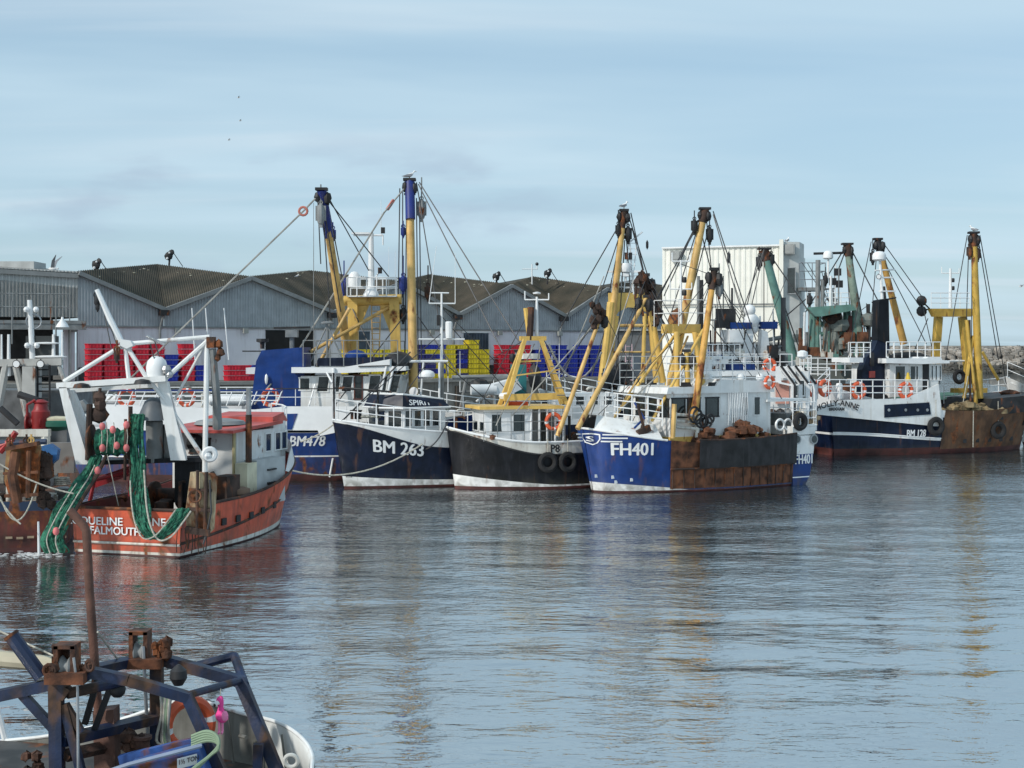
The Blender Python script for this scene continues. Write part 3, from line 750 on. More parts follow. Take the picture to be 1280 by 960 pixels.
# ------------------------------------------------------------------ breakwater of boulders
bk = thing('breakwater', V((170, 440, 0)), 'long rubble breakwater of pale boulders with a flat grey top across the harbour mouth', 'breakwater')
stone = mat('armour_stone', (.30, .27, .235), .9, var=.35, scale=.25, bump=.3)
m = M()
for i in range(3200):
    x = random.uniform(80, 300); f = random.random()
    r = random.uniform(.7, 1.35); m.ball(V((x, 452-14*(1-f)+x*.02, -.5+8.0*f)), r, (random.uniform(.8, 1.4), 1, random.uniform(.55, .85)), n=6, jit=.22, mi=1 if f < .3 else 0)
m.build('boulder_slope', [stone, mat('wet_stone', (.07, .065, .055), .7, var=.3, scale=.25)], bk, smooth=0)
m = M(); m.prism([V((60, 453, -2)), V((60, 453, 8.2)), V((60, 466, 8.2)), V((60, 470, -2))], V((500, 10, 0))); m.build('crest_wall', mat('crest_concrete', (.27, .26, .24), .8, var=.15), bk, smooth=0)
# ------------------------------------------------------------------ gear shared by the boats
def derrick(root, base, top, r0=.22, r1=.15, mt=None, head=None, headlen=1.0, capm=None, sheaves=2):
    base, top = V(base), V(top); d = (top-base).normalized(); r0 *= .88; r1 *= .88
    o = M().tube([base, base.lerp(top, .5), top], r0, r1, n=12).build('derrick', mt, root)
    m = M(); hp = top-d*headlen
    if head: m.tube([hp, top], r1*1.12, r1*1.25, n=12)
    if head: m.build('derrick_head', head, o)
    m = M(); m.box(top+Z*.06, (r1*3.3, r1*2.6, .13)); m.ball(top-d*.35+V((-.22, -.05, 0)), .26, (.7, .8, 1.1), n=8, jit=.12); m.ball(top-d*.3+V((.24, -.05, -.1)), .28, (.7, .8, 1.1), n=8, jit=.12)
    for k in range(3): m.tube([top-d*(.2+.25*k)-V((r1*1.5, 0, 0)), top-d*(.2+.25*k)+V((r1*1.5, 0, 0))], .06, n=5)
    m.build('head_fitting', dark, o)
    return o
def block(root, p, s=.34, mt=None, up=.5):
    p = V(p); m = M(); m.ball(p, s, (.42, .5, 1.0), n=10); m.tube([p+Z*s*.8, p+Z*(s+up)], .035, n=5); m.torus(p+Z*(s*1.05), .09, .03, V((0, 1, 0)), n=8, k=5)
    m.box(p+Z*s*.1, (s*.9, s*.25, s*1.3))
    m.box(p-Z*s*.9, (s*.3, s*.3, s*.5))
    return m.build('hanging_block', mt or dark, root)
def wires(root, pairs, r=.02, mt=None, sag=0.0, name='rigging_wire'):
    for a, b in pairs:
        m = M()
        if sag: m.sag(a, b, r, sag)
        else: m.tube([a, b], r, n=5)
        m.build(name, mt or wire, root)
def lifebuoy(p, n, lab, Rr=.30, r=.065, grp=None, cat='lifebuoy'):
    m = M(); m.torus(p, Rr, r, n, n=24, k=8, mifn=lambda i: 1 if i % 6 == 0 else 0)
    o = m.build('lifebuoy', [orange, cleanwhite], None, loc=p); return tag(o, lab, cat, grp)
def tyre(p, n, lab, Rr=.34, r=.13, up=1.0, grp=None):
    t = thing('tyre_fender', p, lab, 'tyre fender', grp)
    M().torus(p, Rr, r, n, n=22, k=8).build('tyre', rubber, t)
    M().tube([V(p)+Z*Rr, V(p)+Z*(Rr+up)], .025, n=5).build('rope', rope, t); return t
def dome(root, p, r=.35, h=.9, mt=None, name='radome'):
    return M().lathe(p, [(r*.7, 0), (r, .08), (r, h*.55), (r*.86, h*.78), (r*.5, h*.95), (.02, h)], n=14).build(name, mt or cleanwhite, root)
def radar(root, p, w=1.6, a=V((1, 0, 0)), mt=None):
    m = M(); m.tube([p, V(p)+Z*.3], .07); m.box(V(p)+Z*.38, (.35, .35, .22)); m.obox(V(p)+Z*.56, V(a).normalized()*w/2, V(a).normalized().cross(Z)*.07, Z*.06)
    return m.build('radar_scanner', mt or cleanwhite, root)
def aerial(root, p, h=2.5, r=.015, mt=None, lean=V((0, 0, 0))):
    return M().tube([p, V(p)+Z*h+lean], r, r*.5, n=5).build('aerial', mt or cleanwhite, root)
def mastx(root, p, h, arms=((.9, .8),), r=.1, mt=None, a=V((1, 0, 0)), lamps=2):
    mt = mt or cleanwhite; a = V(a).normalized()
    o = M().tube([p, V(p)+Z*h], r, r*.6, n=8).build('mast', mt, root)
    for f, w in arms:
        q = V(p)+Z*h*f; m = M(); m.tube([q-a*w, q+a*w], .035, n=6)
        m.tube([q-a*w, q-a*w+Z*.4], .03, n=5); m.tube([q+a*w, q+a*w+Z*.3], .03, n=5); m.build('crossarm', mt, o)
    for k in range(lamps):
        q = V(p)+Z*h*(.45+.2*k)+a*.16; m = M(); m.lathe(q, [(.09, 0), (.11, .05), (.11, .22), (.08, .26)], n=8); m.beam(q+Z*.1, q-a*.16+Z*.1, .05); m.build('mast_lamp', dark, o)
    return o
def flood(root, p, d=V((0, -1, 0))):
    m = M(); m.lathe(p, [(.06, -.14), (.15, 0), (.16, .05)], axis=d, n=10); m.tube([p, V(p)+Z*.2], .025); f = m.build('floodlight', dark, root)
    M().lathe(V(p)+V(d)*.055, [(.13, 0), (.13, .012)], axis=d, n=10).build('lens', cleanwhite, f); return f
def winch(root, F, u, v, z, w=1.6, r=.4, mt=None):
    m = M(); c = F.p(u, v, z); b = F.b
    m.lathe(c-b*w/2, [(r, 0), (r, .08), (r*.5, .1), (r*.55, w*.45), (r*.5, w*.45+.02), (r, w*.46), (r, w*.54), (r*.55, w*.56), (r*.5, w-.1), (r, w-.08), (r, w)], axis=b, n=14)
    F.box(m, u-.4, u+.4, v-w/2-.1, v-w/2-.02, z-.6, z+.2); F.box(m, u-.4, u+.4, v+w/2+.02, v+w/2+.1, z-.6, z+.2)
    return m.build('winch', mt or rustdark, root)
def gulls(p, lab, s=1.0, h=0):
    """a standing gull: body, head, tail in one skin, with wings, bill and legs as parts"""
    t = thing('gull', p, lab, 'gull'); p = V(p); c, sn = math.cos(h), math.sin(h); X = V((c, sn, 0)); Y = V((-sn, c, 0))
    m = M(); rr = [(-.26, .015, .10), (-.15, .05, .14), (0, .085, .18), (.1, .075, .215), (.15, .045, .27), (.17, .035, .31), (.19, .045, .345), (.22, .04, .35), (.25, .012, .345)]
    rows = []
    for x, r, z in rr: rows.append([p+(X*x+Y*math.cos(a)*r+Z*(z+math.sin(a)*r))*s for a in [2*math.pi*i/10 for i in range(11)]])
    m.grid(rows); m.build('body', mat('gull_white', (.75, .75, .74), .8, var=.03), t, smooth=80)
    for sg in (1, -1):
        m = M(); m.add([p+(X*.08+Y*sg*.07+Z*.25)*s, p+(X*.05+Y*sg*.1+Z*.15)*s, p+(X*-.2+Y*sg*.07+Z*.12)*s, p+(X*-.34+Y*sg*.02+Z*.13)*s, p+(X*-.15+Y*sg*.05+Z*.2)*s], [(0, 1, 2, 3, 4)])
        m.prism([p+(X*.08+Y*sg*.075+Z*.25)*s, p+(X*.05+Y*sg*.105+Z*.15)*s, p+(X*-.2+Y*sg*.075+Z*.12)*s, p+(X*-.34+Y*sg*.025+Z*.13)*s, p+(X*-.15+Y*sg*.055+Z*.2)*s], Y*sg*.012*s)
        m.build('wing', mat('gull_grey', (.22, .23, .25), .8, var=.1), t, smooth=0)
    m = M(); m.tube([p+(X*.245+Z*.345)*s, p+(X*.31+Z*.335)*s], .012*s, .004*s, n=5); m.build('bill', mat('gull_yellow', (.6, .35, .05), .6), t)
    for sg in (1, -1):
        m = M(); m.tube([p+(Y*sg*.03+Z*.11)*s, p+(Y*sg*.03)*s], .009*s, n=5); m.build('leg', MATS['gull_yellow'], t)
    return t
def heap(root, F, u0, u1, v0, v1, z, h, name, mt, n=40, r=.28):
    m = M()
    for i in range(n):
        u = random.uniform(u0, u1); v = random.uniform(v0, v1); f = 1-abs((u-(u0+u1)/2)/((u1-u0)/2))**2
        m.ball(F.p(u, v, z+random.random()*h*f), r*random.uniform(.6, 1.3), (1.3, 1, .7), n=7, jit=.25)
    return m.build(name, mt, root, smooth=0)
def clutter(root, F, u0, u1, v0, v1, z, n=14, seed=1, mats=None, smax=.5):
    """deck gear: drums, boxes, coils and pipes, each its own part"""
    rs = random.Random(seed); mats = mats or [dark, rustm, rustdark, greyst, dirtywhite, rope]
    for i in range(n):
        u, v = rs.uniform(u0, u1), rs.uniform(v0, v1); k = i % 4; mt = rs.choice(mats); m = M(); c = F.p(u, v, z)
        if k == 0: m.lathe(c, [(.2, 0), (.24, .03), (.24, .3), (.22, .33), (.24, .36), (.24, .62), (.18, .66)], n=12); m.build('drum', mt, root)
        elif k == 1:
            a = rs.uniform(.2, smax); F.box(m, u-a, u+a, v-a*.7, v+a*.7, z, z+a); F.box(m, u-a*.9, u+a*.9, v-a*.6, v+a*.6, z+a, z+a+.06); m.build('locker', mt, root, smooth=0)
        elif k == 2:
            for q in range(4): m.torus(c+Z*(.05+.06*q), .28-.02*q, .035, Z, n=14, k=5)
            m.build('rope_coil', rope, root)
        else:
            h = rs.uniform(.7, 1.5); m.tube([c, c+Z*h, c+Z*h+F.a*.3, c+Z*(h-.1)+F.a*.42], .07, n=7); m.build('vent_pipe', mt, root)
def hulltext(root, h, txt, t0, z0, side, dirn, size, mt=None, slope=0, bold=.015, wid=1.0, out=.02, zt=0):
    def fn(x, y):
        q = h.pt(t0+dirn*x/h.L, z0+y+slope*x, side, out); return q
    return lettering(root, txt, fn, mt or cleanwhite, size, bold, wid)

# ================================================================== BM263 : navy boat, bow to the left
def boat_navy():
    F = Frame((1.36, 71.5), (-.82, -.57)); Lh = 11.5
    stem = F.p(Lh, 0, 0)
    h = Hull(F, Lh, 5.0, 2.6, 2.5, 3.15, rake=.75, tr=.75, blunt=.72, flare=.55)
    root = thing('fishing_boat', F.p(6, 0, 0), 'navy hulled fishing boat numbered BM263 with white sheer strip and dark wheelhouse canopy', 'fishing boat')
    sd = F.near
    h.build(root, [(.12, 0), (lambda t: .34+.25*max(0, (t-.5)*2)**2, 1), (lambda t: h.sheer(t)-.12-.62*sstep((1-t)/.35), 2, 1)], [boot, hullwhite, navy], bulw=.35, inner=white)
    m = M(); h.strake(m, lambda t: h.sheer(t), .045); m.build('rail_cap', cleanwhite, root)
    m = M(); h.strake(m, lambda t: h.sheer(t)-.14-.62*sstep((1-t)/.35), .035); m.build('rubbing_strake', navy, root)
    hulltext(root, h, 'BM 263', h.find(465, sd, 1.8), 1.72, sd, -1, .8, slope=-.12, bold=.02, wid=.9)
    t0 = h.find(432, sd, .5); hulltext(root, h, 'VI IV', t0, .52, sd, -1, .13, mt=dark)
    # wheelhouse just behind the bow with row of square windows and overhanging canopy
    u0, z0 = F.uz(553, 527, 0); 
    vs = 1.55; zt = 3.2
    ua, ub = F.uz(492, 520, 1.5*F.near)[0], F.uz(556, 520, 1.5*F.near)[0]    # front, back
    m = M(); poly = [F.p(ub, -vs, 2.1), F.p(ub, vs, 2.1), F.p(ua-.5, vs, 2.1), F.p(ua, vs*.55, 2.1), F.p(ua, -vs*.55, 2.1), F.p(ua-.5, -vs, 2.1)]
    m.prism(poly, Z*1.55); m.build('wheelhouse', cleanwhite, root, smooth=0)
    m = M(); ov = .35; zc = 3.66
    base = [(ub-.2, -vs-.1), (ub-.2, vs+.1), (ua-.3, vs+.25), (ua+.25, vs*.55), (ua+.25, -vs*.55), (ua-.3, -vs-.25)]
    b0 = [F.p(u, v, zc) for u, v in base]; uc = (ua+ub)/2; b1 = [F.p(uc+(u-uc)*.84, v*.84, zc+.62-(.0 if u > uc else .25)) for u, v in base]
    n_ = len(b0); m.add(b0+b1, [(0, 5, 4, 3, 2, 1), tuple(range(6, 12))]+[(i, (i+1)%6, (i+1)%6+6, i+6) for i in range(6)]); m.build('canopy', navy, root, smooth=0)
    m = M(); m.tube(b0+[b0[0]], .05, n=6); m.tube(b1+[b1[0]], .045, n=6); m.build('canopy_trim', cleanwhite, root)
    def wallwin(pa, pb, k, zb, ht, root=root):
        d = (pb-pa); w = d/k*.8; nn = d.cross(Z).normalized()
        if nn.dot(V((0, -1, 0))) < 0: nn = -nn
        for i in range(k): window(root, pa+d*(i+.5)/k+Z*zb, w, Z*ht, nn, cleanwhite, glass, .05)
    s = sd
    wallwin(F.p(ua-.5, s*vs, 0), F.p(ub+.3, s*vs, 0), 4, 3.17, .76)
    wallwin(F.p(ua, s*vs*.55, 0), F.p(ua-.5, s*vs, 0), 1, 3.17, .76)
    wallwin(F.p(ua, -vs*.55, 0), F.p(ua, vs*.55, 0), 2, 3.17, .76)
    # canopy script, too worn to read in full
    q0 = b0[2] if s > 0 else b0[5]; q1 = b0[1] if s > 0 else b0[0]; t0_ = b1[2] if s > 0 else b1[5]; t1_ = b1[1] if s > 0 else b1[0]
    def cf(x, y): 
        f = x/ (q1-q0).length; a = q0.lerp(q1, f); b = t0_.lerp(t1_, f); nn = (b-a).cross(q1-q0).normalized(); nn = nn if nn.y < 0 else -nn
        return a.lerp(b, y)+nn*.02
    lettering(root, 'SPIRIT', lambda x, y: cf(.35+x, .22+y*1.5), cleanwhite, .40, .02, 1.2)
    railing(root, [h.pt(t, h.sheer(t), sd) for t in xs(.995, .45, 10)], .95, cleanwhite, rails=2, lean=V((0, 0, 0)))
    railing(root, [h.pt(t, h.sheer(t), -sd) for t in xs(.995, .45, 10)], .95, cleanwhite, rails=2)
    m = M(); m.tube([F.at(418, 525, 0), F.at(417, 466, 0)], .05); m.tube([F.at(417, 485, 0), F.at(470, 488, .8*sd), F.at(490, 490, 1.2*sd)], .045); m.tube([F.at(425, 484, 0), F.at(470, 488, 1.4*sd)], .035); m.tube([F.at(472, 488, .6*sd), F.at(473, 522, .6*sd)], .045); m.build('bow_gantry', dark, root)
    m = M(); m.tube([F.at(430, 524, .2), F.at(513, 440, .2)], .035); m.build('stay', wire, root)
    m = M(); 
    for k in range(4): m.torus(F.at(452+k*6, 521, sd*.4), .18, .05, Z, n=12, k=5)
    m.build('mooring_rope', rope, root)
    m = M(); 
    for k in range(3): m.lathe(F.at(440+k*5, 524, sd*.5), [(.07, 0), (.07, .35), (.1, .38), (.1, .42)], n=8)
    m.build('bollard', dark, root)
    # mast forest behind the wheelhouse
    mp = F.p(5.6, 0, 3.9); t = F.at(553, 404, 0)
    u, z = F.uz(552, 470, 0)
    p = F.p(u, 0, 3.9); mo = M().tube([p, p+Z*1.9], .11, n=8).build('mast', greyst, root)
    M().tube([p+Z*1.9, p+Z*5.1], .07, .045, n=8).build('upper_mast', cleanwhite, mo)
    xa = V((1, .2, 0)).normalized()
    m = M(); m.tube([p+Z*2.9-xa*1.1, p+Z*2.9+xa*1.1], .045); m.tube([p+Z*4.6-xa*.6, p+Z*4.6+xa*.65], .035); m.tube([p+Z*5.1-xa*.5, p+Z*5.1+xa*.35], .035); m.build('crossarm', cleanwhite, mo)
    m = M(); m.lathe(p+Z*2.95+xa*.35, [(.15, 0), (.17, .3), (.17, .75), (.12, .8)], n=10); m.build('radar_reflector', cleanwhite, mo)
    aerial(root, p+Z*4.6-xa*.6, 2.7, .02, lean=V((.35, 0, 0))); aerial(root, p+Z*4.6+xa*.65, 2.4, .02)
    m = M(); m.box(p+Z*3.8-xa*.15, (.16, .16, .5)); m.build('lantern', dark, mo)
    p2 = F.at(536, 485, .3); m = M(); m.tube([p2-Z*.6-xa*.4, p2+Z*1.25-xa*.25], .05); m.tube([p2-Z*.6+xa*.5, p2+Z*1.25+xa*.5], .05); m.tube([p2+Z*1.25-xa*.9, p2+Z*1.25+xa*.9], .06); m.build('radar_frame', cleanwhite, root)
    dome(root, p2+Z*.45-xa*.1, .38, .4)
    q = F.at(518, 490, 0); m = M(); m.lathe(q, [(.1, -.1), (.16, -.05), (.22, .12)], axis=V((-.3, -1, .2)), n=12); m.tube([q, q-Z*.5], .04); m.build('searchlight', steel, root)
    wires(root, [(p+Z*2.7, F.at(500, 500, .6)), (p+Z*4, F.p(1, 0, 3.4)), (p+Z*4.4, F.p(.6, 1.5, 3.2)), (p+Z*1.9, F.p(1, -1.6, 3)), (p+Z*3.2, h.pt(.98, h.sheer(.98), sd))], .022)
    clutter(root, F, .6, 4.4, -1.8, 1.8, 2.15, 14, 5)
    winch(root, F, 2.6, 0, 2.7)
    return h, F, root
boat_navy()

# ================================================================== P8 : black boat, bow to the left
def boat_black():
    F = Frame((3.95, 67.3), (-.96, -.28)); Lh = 7.2
    h = Hull(F, Lh, 3.7, 2.2, 2.15, 2.8, rake=.5, tr=.7, blunt=.6, flare=.6)
    root = thing('fishing_boat', F.p(3.5, 0, 0), 'black hulled fishing boat marked P8 with yellow roofed wheelhouse and yellow A frame mast', 'fishing boat')
    sd = F.near
    h.build(root, [(.14, 0), (lambda t: .22+.45*max(0, (t-.35)/.65)**1.3, 1), (lambda t: h.sheer(t)-.12-.45*sstep((1-t)/.6), 2, 3)], [boot, hullwhite, blackp, dirtywhite], bulw=.4, inner=white)
    m = M(); h.strake(m, lambda t: h.sheer(t), .05); m.build('rail_cap', cleanwhite, root)
    m = M(); h.strake(m, lambda t: h.sheer(t)-.12-.45*sstep((1-t)/.6), .045); m.build('rubbing_strake', dark, root)
    hulltext(root, h, 'P8', h.find(688, sd, 2.0), h.sheer(h.find(690, sd, 2))-.46, sd, -1, .5, mt=dark, bold=.015, wid=.9, out=.03)
    # wheelhouse
    vs = 1.2; um = lambda px: F.uz(px, 520, sd*vs)[0]
    uf, ub = um(611), um(664); ub2 = um(704)
    zb, zt = 1.6, 3.62
    m = M(); m.hexa([F.p(ub, -vs, zb), F.p(ub, vs, zb), F.p(uf, vs*.92, zb), F.p(uf, -vs*.92, zb), F.p(ub, -vs, zt), F.p(ub, vs, zt), F.p(uf+.2, vs, zt), F.p(uf+.2, -vs, zt)][:4]+[F.p(ub, -vs, zt), F.p(ub, vs, zt), F.p(uf+.2, vs*.92, zt), F.p(uf+.2, -vs*.92, zt)]); m.build('wheelhouse', cleanwhite, root, smooth=0)
    m = M(); F.box(m, ub2, uf+.45, -vs-.15, vs+.15, zt, zt+.14); m.build('roof', yel2, root, smooth=0)
    w = (F.a*-1)
    for px in (612, 632, 652): pass
    d = uf-ub
    for i in range(2):
        c = F.p(uf-d*(i+.5)/2, sd*(vs*(.94+.04*i)), 3.0); window(root, c, F.a*d/2*.74, Z*.82, F.b*sd, dirtywhite if i == 9 else cleanwhite, glass, .055)
    for i in range(2): window(root, F.p(uf+.13, (-.5+i)*1.15, 3.0), F.b*.85, Z*.8, F.a, cleanwhite, glass, .05)
    # aft shelter with upright door posts
    m = M()
    for k in range(5): m.tube([F.p(ub-(ub-ub2)*k/4, sd*vs, zb), F.p(ub-(ub-ub2)*k/4, sd*vs, zt)], .05)
    F.box(m, ub2, ub, -vs, -vs+.08, zb, zt); m.build('aft_shelter', cleanwhite, root)
    m = M(); F.box(m, ub2-.0, ub2+.5, -.6, .2, zb, zt-.2); m.build('ladder_box', greyst, root, smooth=0)
    q = F.at(692, 527, sd*(vs+.14)); lifebuoy(q, F.b, 'faded orange lifebuoy on the aft side of the wheelhouse of the black hulled boat', .34, .09)
    # A frame: 2 pairs of splayed legs
    mA = lambda a, b, v0, v1, w=.165: M().beam(F.at(*a, v0), F.at(*b, v1), w, w*1.1, up=F.b)
    gr = root
    for sgn in (1, -1):
        v = .75*sgn*sd
        mA((628+sgn*4, 507), (656, 424), v, v*.7).build('frame_leg', yel2, gr, smooth=0)
        mA((705+sgn*3, 505), (676, 424), v, v*.7).build('frame_leg', yel2, gr, smooth=0)
    m = M(); m.beam(F.at(650, 423, .1), F.at(682, 423, .1), .28, .2, up=Z); m.build('frame_head', yel2, gr, smooth=0)
    m = M(); m.beam(F.at(630, 497, .8*sd), F.at(705, 495, .8*sd), .16, .3); m.beam(F.at(650, 452, .5*sd), F.at(676, 451, .5*sd), .08, .08); m.beam(F.at(640, 470, .7*sd), F.at(700, 462, .7*sd), .06, .06); m.build('crossbeam', yel2, gr, smooth=0)
    m = M()
    for k in range(7): m.tube([F.at(690+k*2-6, 440+k*9, .95*sd), F.at(700+k*2-6, 440+k*9, .95*sd)], .025, n=5)
    m.build('climbing_rungs', greyst, gr)
    p = F.at(671, 423, 0); mo = mastx(root, p, (423-371)/FP*p.y, ((.93, .55), ), .085, lamps=0)
    m = M(); m.lathe(p+Z*2.05, [(.18, 0), (.2, .06), (.05, .1)], n=10); m.build('gps_dish', cleanwhite, mo)
    m = M(); m.tube([F.at(662, 425, 0), F.at(657, 385, 0)], .12); m.build('mast_stub', yel2, gr)
    m = M(); m.tube([F.at(662, 425, .1), F.at(664, 384, .1)], .16); m.build('wrapped_gear', rustdark, gr)
    q = F.at(634, 495, .3); m = M(); m.lathe(q, [(.12, -.2), (.34, -.12), (.4, .0), (.34, .12), (.1, .16)], n=14); m.tube([q-Z*.2, q-Z*.9], .05); m.build('radome', cleanwhite, root)
    q = F.at(663, 446, sd*.5); m = M(); F.box(m, F.uz(663, 446, 0)[0]-.4, F.uz(663, 446, 0)[0]+.4, -.2, .2, q.z-.1, q.z+.15); m.build('floodlight_box', cleanwhite, root, smooth=0)
    m = M(); q = F.at(645, 510, .2); m.tube([q-Z*.25, q+Z*.12], .1); m.obox(q+Z*.2, V((.55, 0, 0)), V((0, .1, 0)), Z*.1); m.build('radar_scanner', orange, root)
    # long boom leaning over the stern
    derrick(root, F.at(697, 545, 1.9*sd), F.at(752, 392, 1.6*sd), .13, .1, yel, dark, .5)
    wires(root, [(F.at(668, 430, 0), F.at(620, 532, sd*1.6)), (F.at(752, 395, 1.6*sd), F.at(640, 520, sd*1.4)), (F.at(676, 430, 0), F.at(660, 515, sd*1.4)), (F.at(755, 345, -1), F.at(700, 480, -1))], .028, wirel)
    wires(root, [(F.at(664, 385, 0), F.at(600, 505, 0)), (F.at(680, 425, 0), h.pt(.05, h.sheer(0), 1)), (F.at(656, 425, 0), F.at(612, 450, -2))], .02)
    m = M(); m.sag(F.at(686, 430, .6*sd), F.at(752, 440, 1.6*sd), .05, 1.4); m.build('hose', greyst, root)
    railing(root, [F.p(u, sd*(vs+.25), 2.2) for u in xs(uf+.3, ub2, 7)], 1.3, greyst, rails=3, r=.015)
    clutter(root, F, .4, ub2-.1, -1.6, 1.6, 1.75, 12, 8)
    winch(root, F, .9, 0, 2.1, 1.5, .35)
    for i, px in enumerate((684, 708)):
        t = h.find(px, sd, 1.4); q = h.pt(t, 1.25, sd, .15); tyre(q, h.pt(t, 1.3, sd, 1)-h.pt(t, 1.3, sd), ('black tyre fender hanging below the letters P8', 'black tyre fender hanging nearest the blue bow, right of the other tyre')[i], up=.7)
    # anchor stain
    m = M(); t = h.find(616, sd, 2.3); q = h.pt(t, h.sheer(t)+.02, sd, .03); m.ball(q, .15, (1, .5, .7), n=7, jit=.3); m.tube([q, q-Z*.12], .1); m.build('fairlead', rustm, root)
boat_black()

# ================================================================== FH401 : blue bow with rusty scallop deck side
def boat_blue():
    F = Frame((11.85, 68.77), (-.85, -.53)); Lh = 10.3; O = F.O
    h = Hull(F, Lh, 5.2, 2.3, 2.15, 2.85, rake=.75, tr=.9, blunt=.5, flare=.72)
    root = thing('fishing_boat', F.p(6, 0, 0), 'royal blue scalloper numbered FH401 with winged shield on its bow, rusty deck side', 'fishing boat'); sd = F.near
    tb = h.find(838, sd, 1.0)
    h.build(root, [(.10, 0), (lambda t: .10+.38*max(0, (t-.62)/.38)**.8 if t > .62 else .102, 1), (lambda t: h.sheer(t)-.05, 2, 2)], [boot, hullwhite, royal], bulw=.7, it1=.74, inner=rustdark, deckmat=rustdark)
    # whaleback bow: white plate rising from the rail to a small foredeck
    ts = xs(.74, .985, 12); rows = []
    zt = lambda t: h.sheer(t)+.62*sstep((t-.70)/.06)
    def inn(t, side, k): 
        q = h.pt(t, h.sheer(t), side); u = (q-F.O).dot(F.a); w = h.hd(t)*(1-.45*k)+.0
        return F.p(u-.35*k, side*w, h.sheer(t)+.62*k)
    m = M()
    for side in (1, -1): m.grid([[inn(t, side, k) for t in ts] for k in (0, .5, 1)], flip=side > 0)
    m.grid([[inn(t, 1, 1) for t in ts], [inn(t, -1, 1) for t in ts]])
    m.add([inn(ts[0], 1, 0), inn(ts[0], 1, 1), inn(ts[0], -1, 1), inn(ts[0], -1, 0)], [(0, 1, 2, 3)]); m.build('whaleback', white, root, smooth=40)
    m = M(); h.strake(m, lambda t: h.sheer(t)+.0, .05, t0=.72, t1=1); m.build('rail_cap', white, root)
    # rusty plated side with black rubber mat, square faced
    TR = h.find(838, sd, 1.0); TM = h.find(872, sd, 1.5); m = M()
    m.grid([[h.pt(t, zf(t), sd, o) for t in xs(.005, TR, 18)] for zf, o in ((lambda t: .16, .03), (lambda t: 1.0, .05), (lambda t: 1.6, .05), (lambda t: h.sheer(t)+.02, .05))], flip=True)
    m.build('rusty_side', rustm, root, smooth=30)
    m = M()
    for t in xs(.02, TR-.01, 14): m.tube([h.pt(t, .15, sd, .05), h.pt(t, 1.05, sd, .07)], .03, n=5)
    m.tube([h.pt(t, 1.05, sd, .09) for t in xs(.005, TR, 16)], .05, n=6); m.build('side_frames', rustdark, root)
    m = M(); m.grid([[h.pt(t, z(t), sd, o) for t in xs(-.0, TM, 14)] for z, o in ((lambda t: 1.05, .14), (lambda t: 1.06, .2), (lambda t: h.sheer(t)+.12, .2), (lambda t: h.sheer(t)+.13, .1))], flip=True)
    m.build('rubber_mat', mat('rubber_mat', (.016, .015, .017), .6, var=.5, streak=.6, streakcol=(.05, .045, .05)), root, smooth=20)
    m = M(); m.tube([h.pt(t, h.sheer(t)+.14, sd, .15) for t in xs(0, TM, 14)], .05); m.build('mat_rail', rustdark, root)
    t0 = h.find(762, sd, 1.9); hulltext(root, h, 'FH401', t0, 1.70, sd, -1, .78, bold=.018, wid=.86)
    # shield with S and three speed lines each side
    tc_ = h.find(741, sd, 2.3); zc = 2.42
    def on(x, y, o=.025): return h.pt(tc_-x/h.L, zc+y, sd, o)
    m = M(); 
    shp = [(-.2, .2), (0, .24), (.2, .2), (.2, -.02), (.12, -.2), (0, -.3), (-.12, -.2), (-.2, -.02)]
    m.add([on(x, y) for x, y in shp]+[on(x*.8, y*.8-.01) for x, y in shp], [(i, (i+1)%8, (i+1)%8+8, i+8) for i in range(8)]); m.build('shield_emblem', cleanwhite, root, smooth=0)
    lettering(root, 'S', lambda x, y: on(x-.1, y-.13), cleanwhite, .32, .01, .9)
    m = M()
    for k, (l0, l1) in enumerate(((.55, 1.3), (.5, 1.1), (.42, .9))):
        y = .18-.15*k
        nseg = 6
        for a, b in ((.26-.03*k, l1), (-.26+.03*k, -l0)):
            pts = xs(a, b, nseg); m.grid([[on(x, y+.03) for x in pts], [on(x, y-.03) for x in pts]])
    m.build('speed_lines', cleanwhite, root, smooth=0)
    m = M()
    for px, z in ((745, .75), (767, .72), (770, .5), (790, .6)): 
        t = h.find(px, sd, z); q = h.pt(t, z, sd, .03); m.obox(q, F.a*.07, F.b*.01, Z*.07)
    m.build('draught_marks', cleanwhite, root, smooth=0)
    # wheelhouse block towards the stern
    vs = 1.75; um = lambda px, v=sd*vs: F.uz(px, 500, v)[0]
    uf, ub = um(838), um(963); zb, zt_ = 1.4, 4.35; zm_ = 2.15
    m = M(); F.box(m, ub, uf, -vs, vs, zm_, zt_); m.build('wheelhouse', white, root, smooth=0)
    m = M(); F.box(m, ub-.02, uf+.02, -vs-.01, vs+.01, 1.2, zm_+.28); m.build('lower_house', yel2, root, smooth=0)
    m = M(); F.prof(m, [(ub-.3, zt_), (uf+.35, zt_), (uf+.15, zt_+.3), (um(920), zt_+.42), (um(905), zt_+.62), (um(880), zt_+.3), (ub-.2, zt_+.55)][:0] or [(ub-.15, zt_), (uf+.3, zt_), (uf+.2, zt_+.28), (uf-2.5, zt_+.32), (uf-2.8, zt_+.62), (ub, zt_+.5)], -vs-.12, vs+.12); m.build('roof', white, root, smooth=0)
    for px in (848, 867, 890): window(root, F.p(um(px)+.0, sd*(vs), 3.72), F.a*.72, Z*.85, F.b*sd, dark, glass, .06)
    for px in (931, 946): window(root, F.p(um(px)+.0, sd*(vs), 3.72), F.a*.38, Z*.85, F.b*sd, white, glass, .05)
    for k in range(4): window(root, F.p(uf, -1.35+.9*k, 3.72), F.b*.62, Z*.8, F.a, dark, glass, .05)
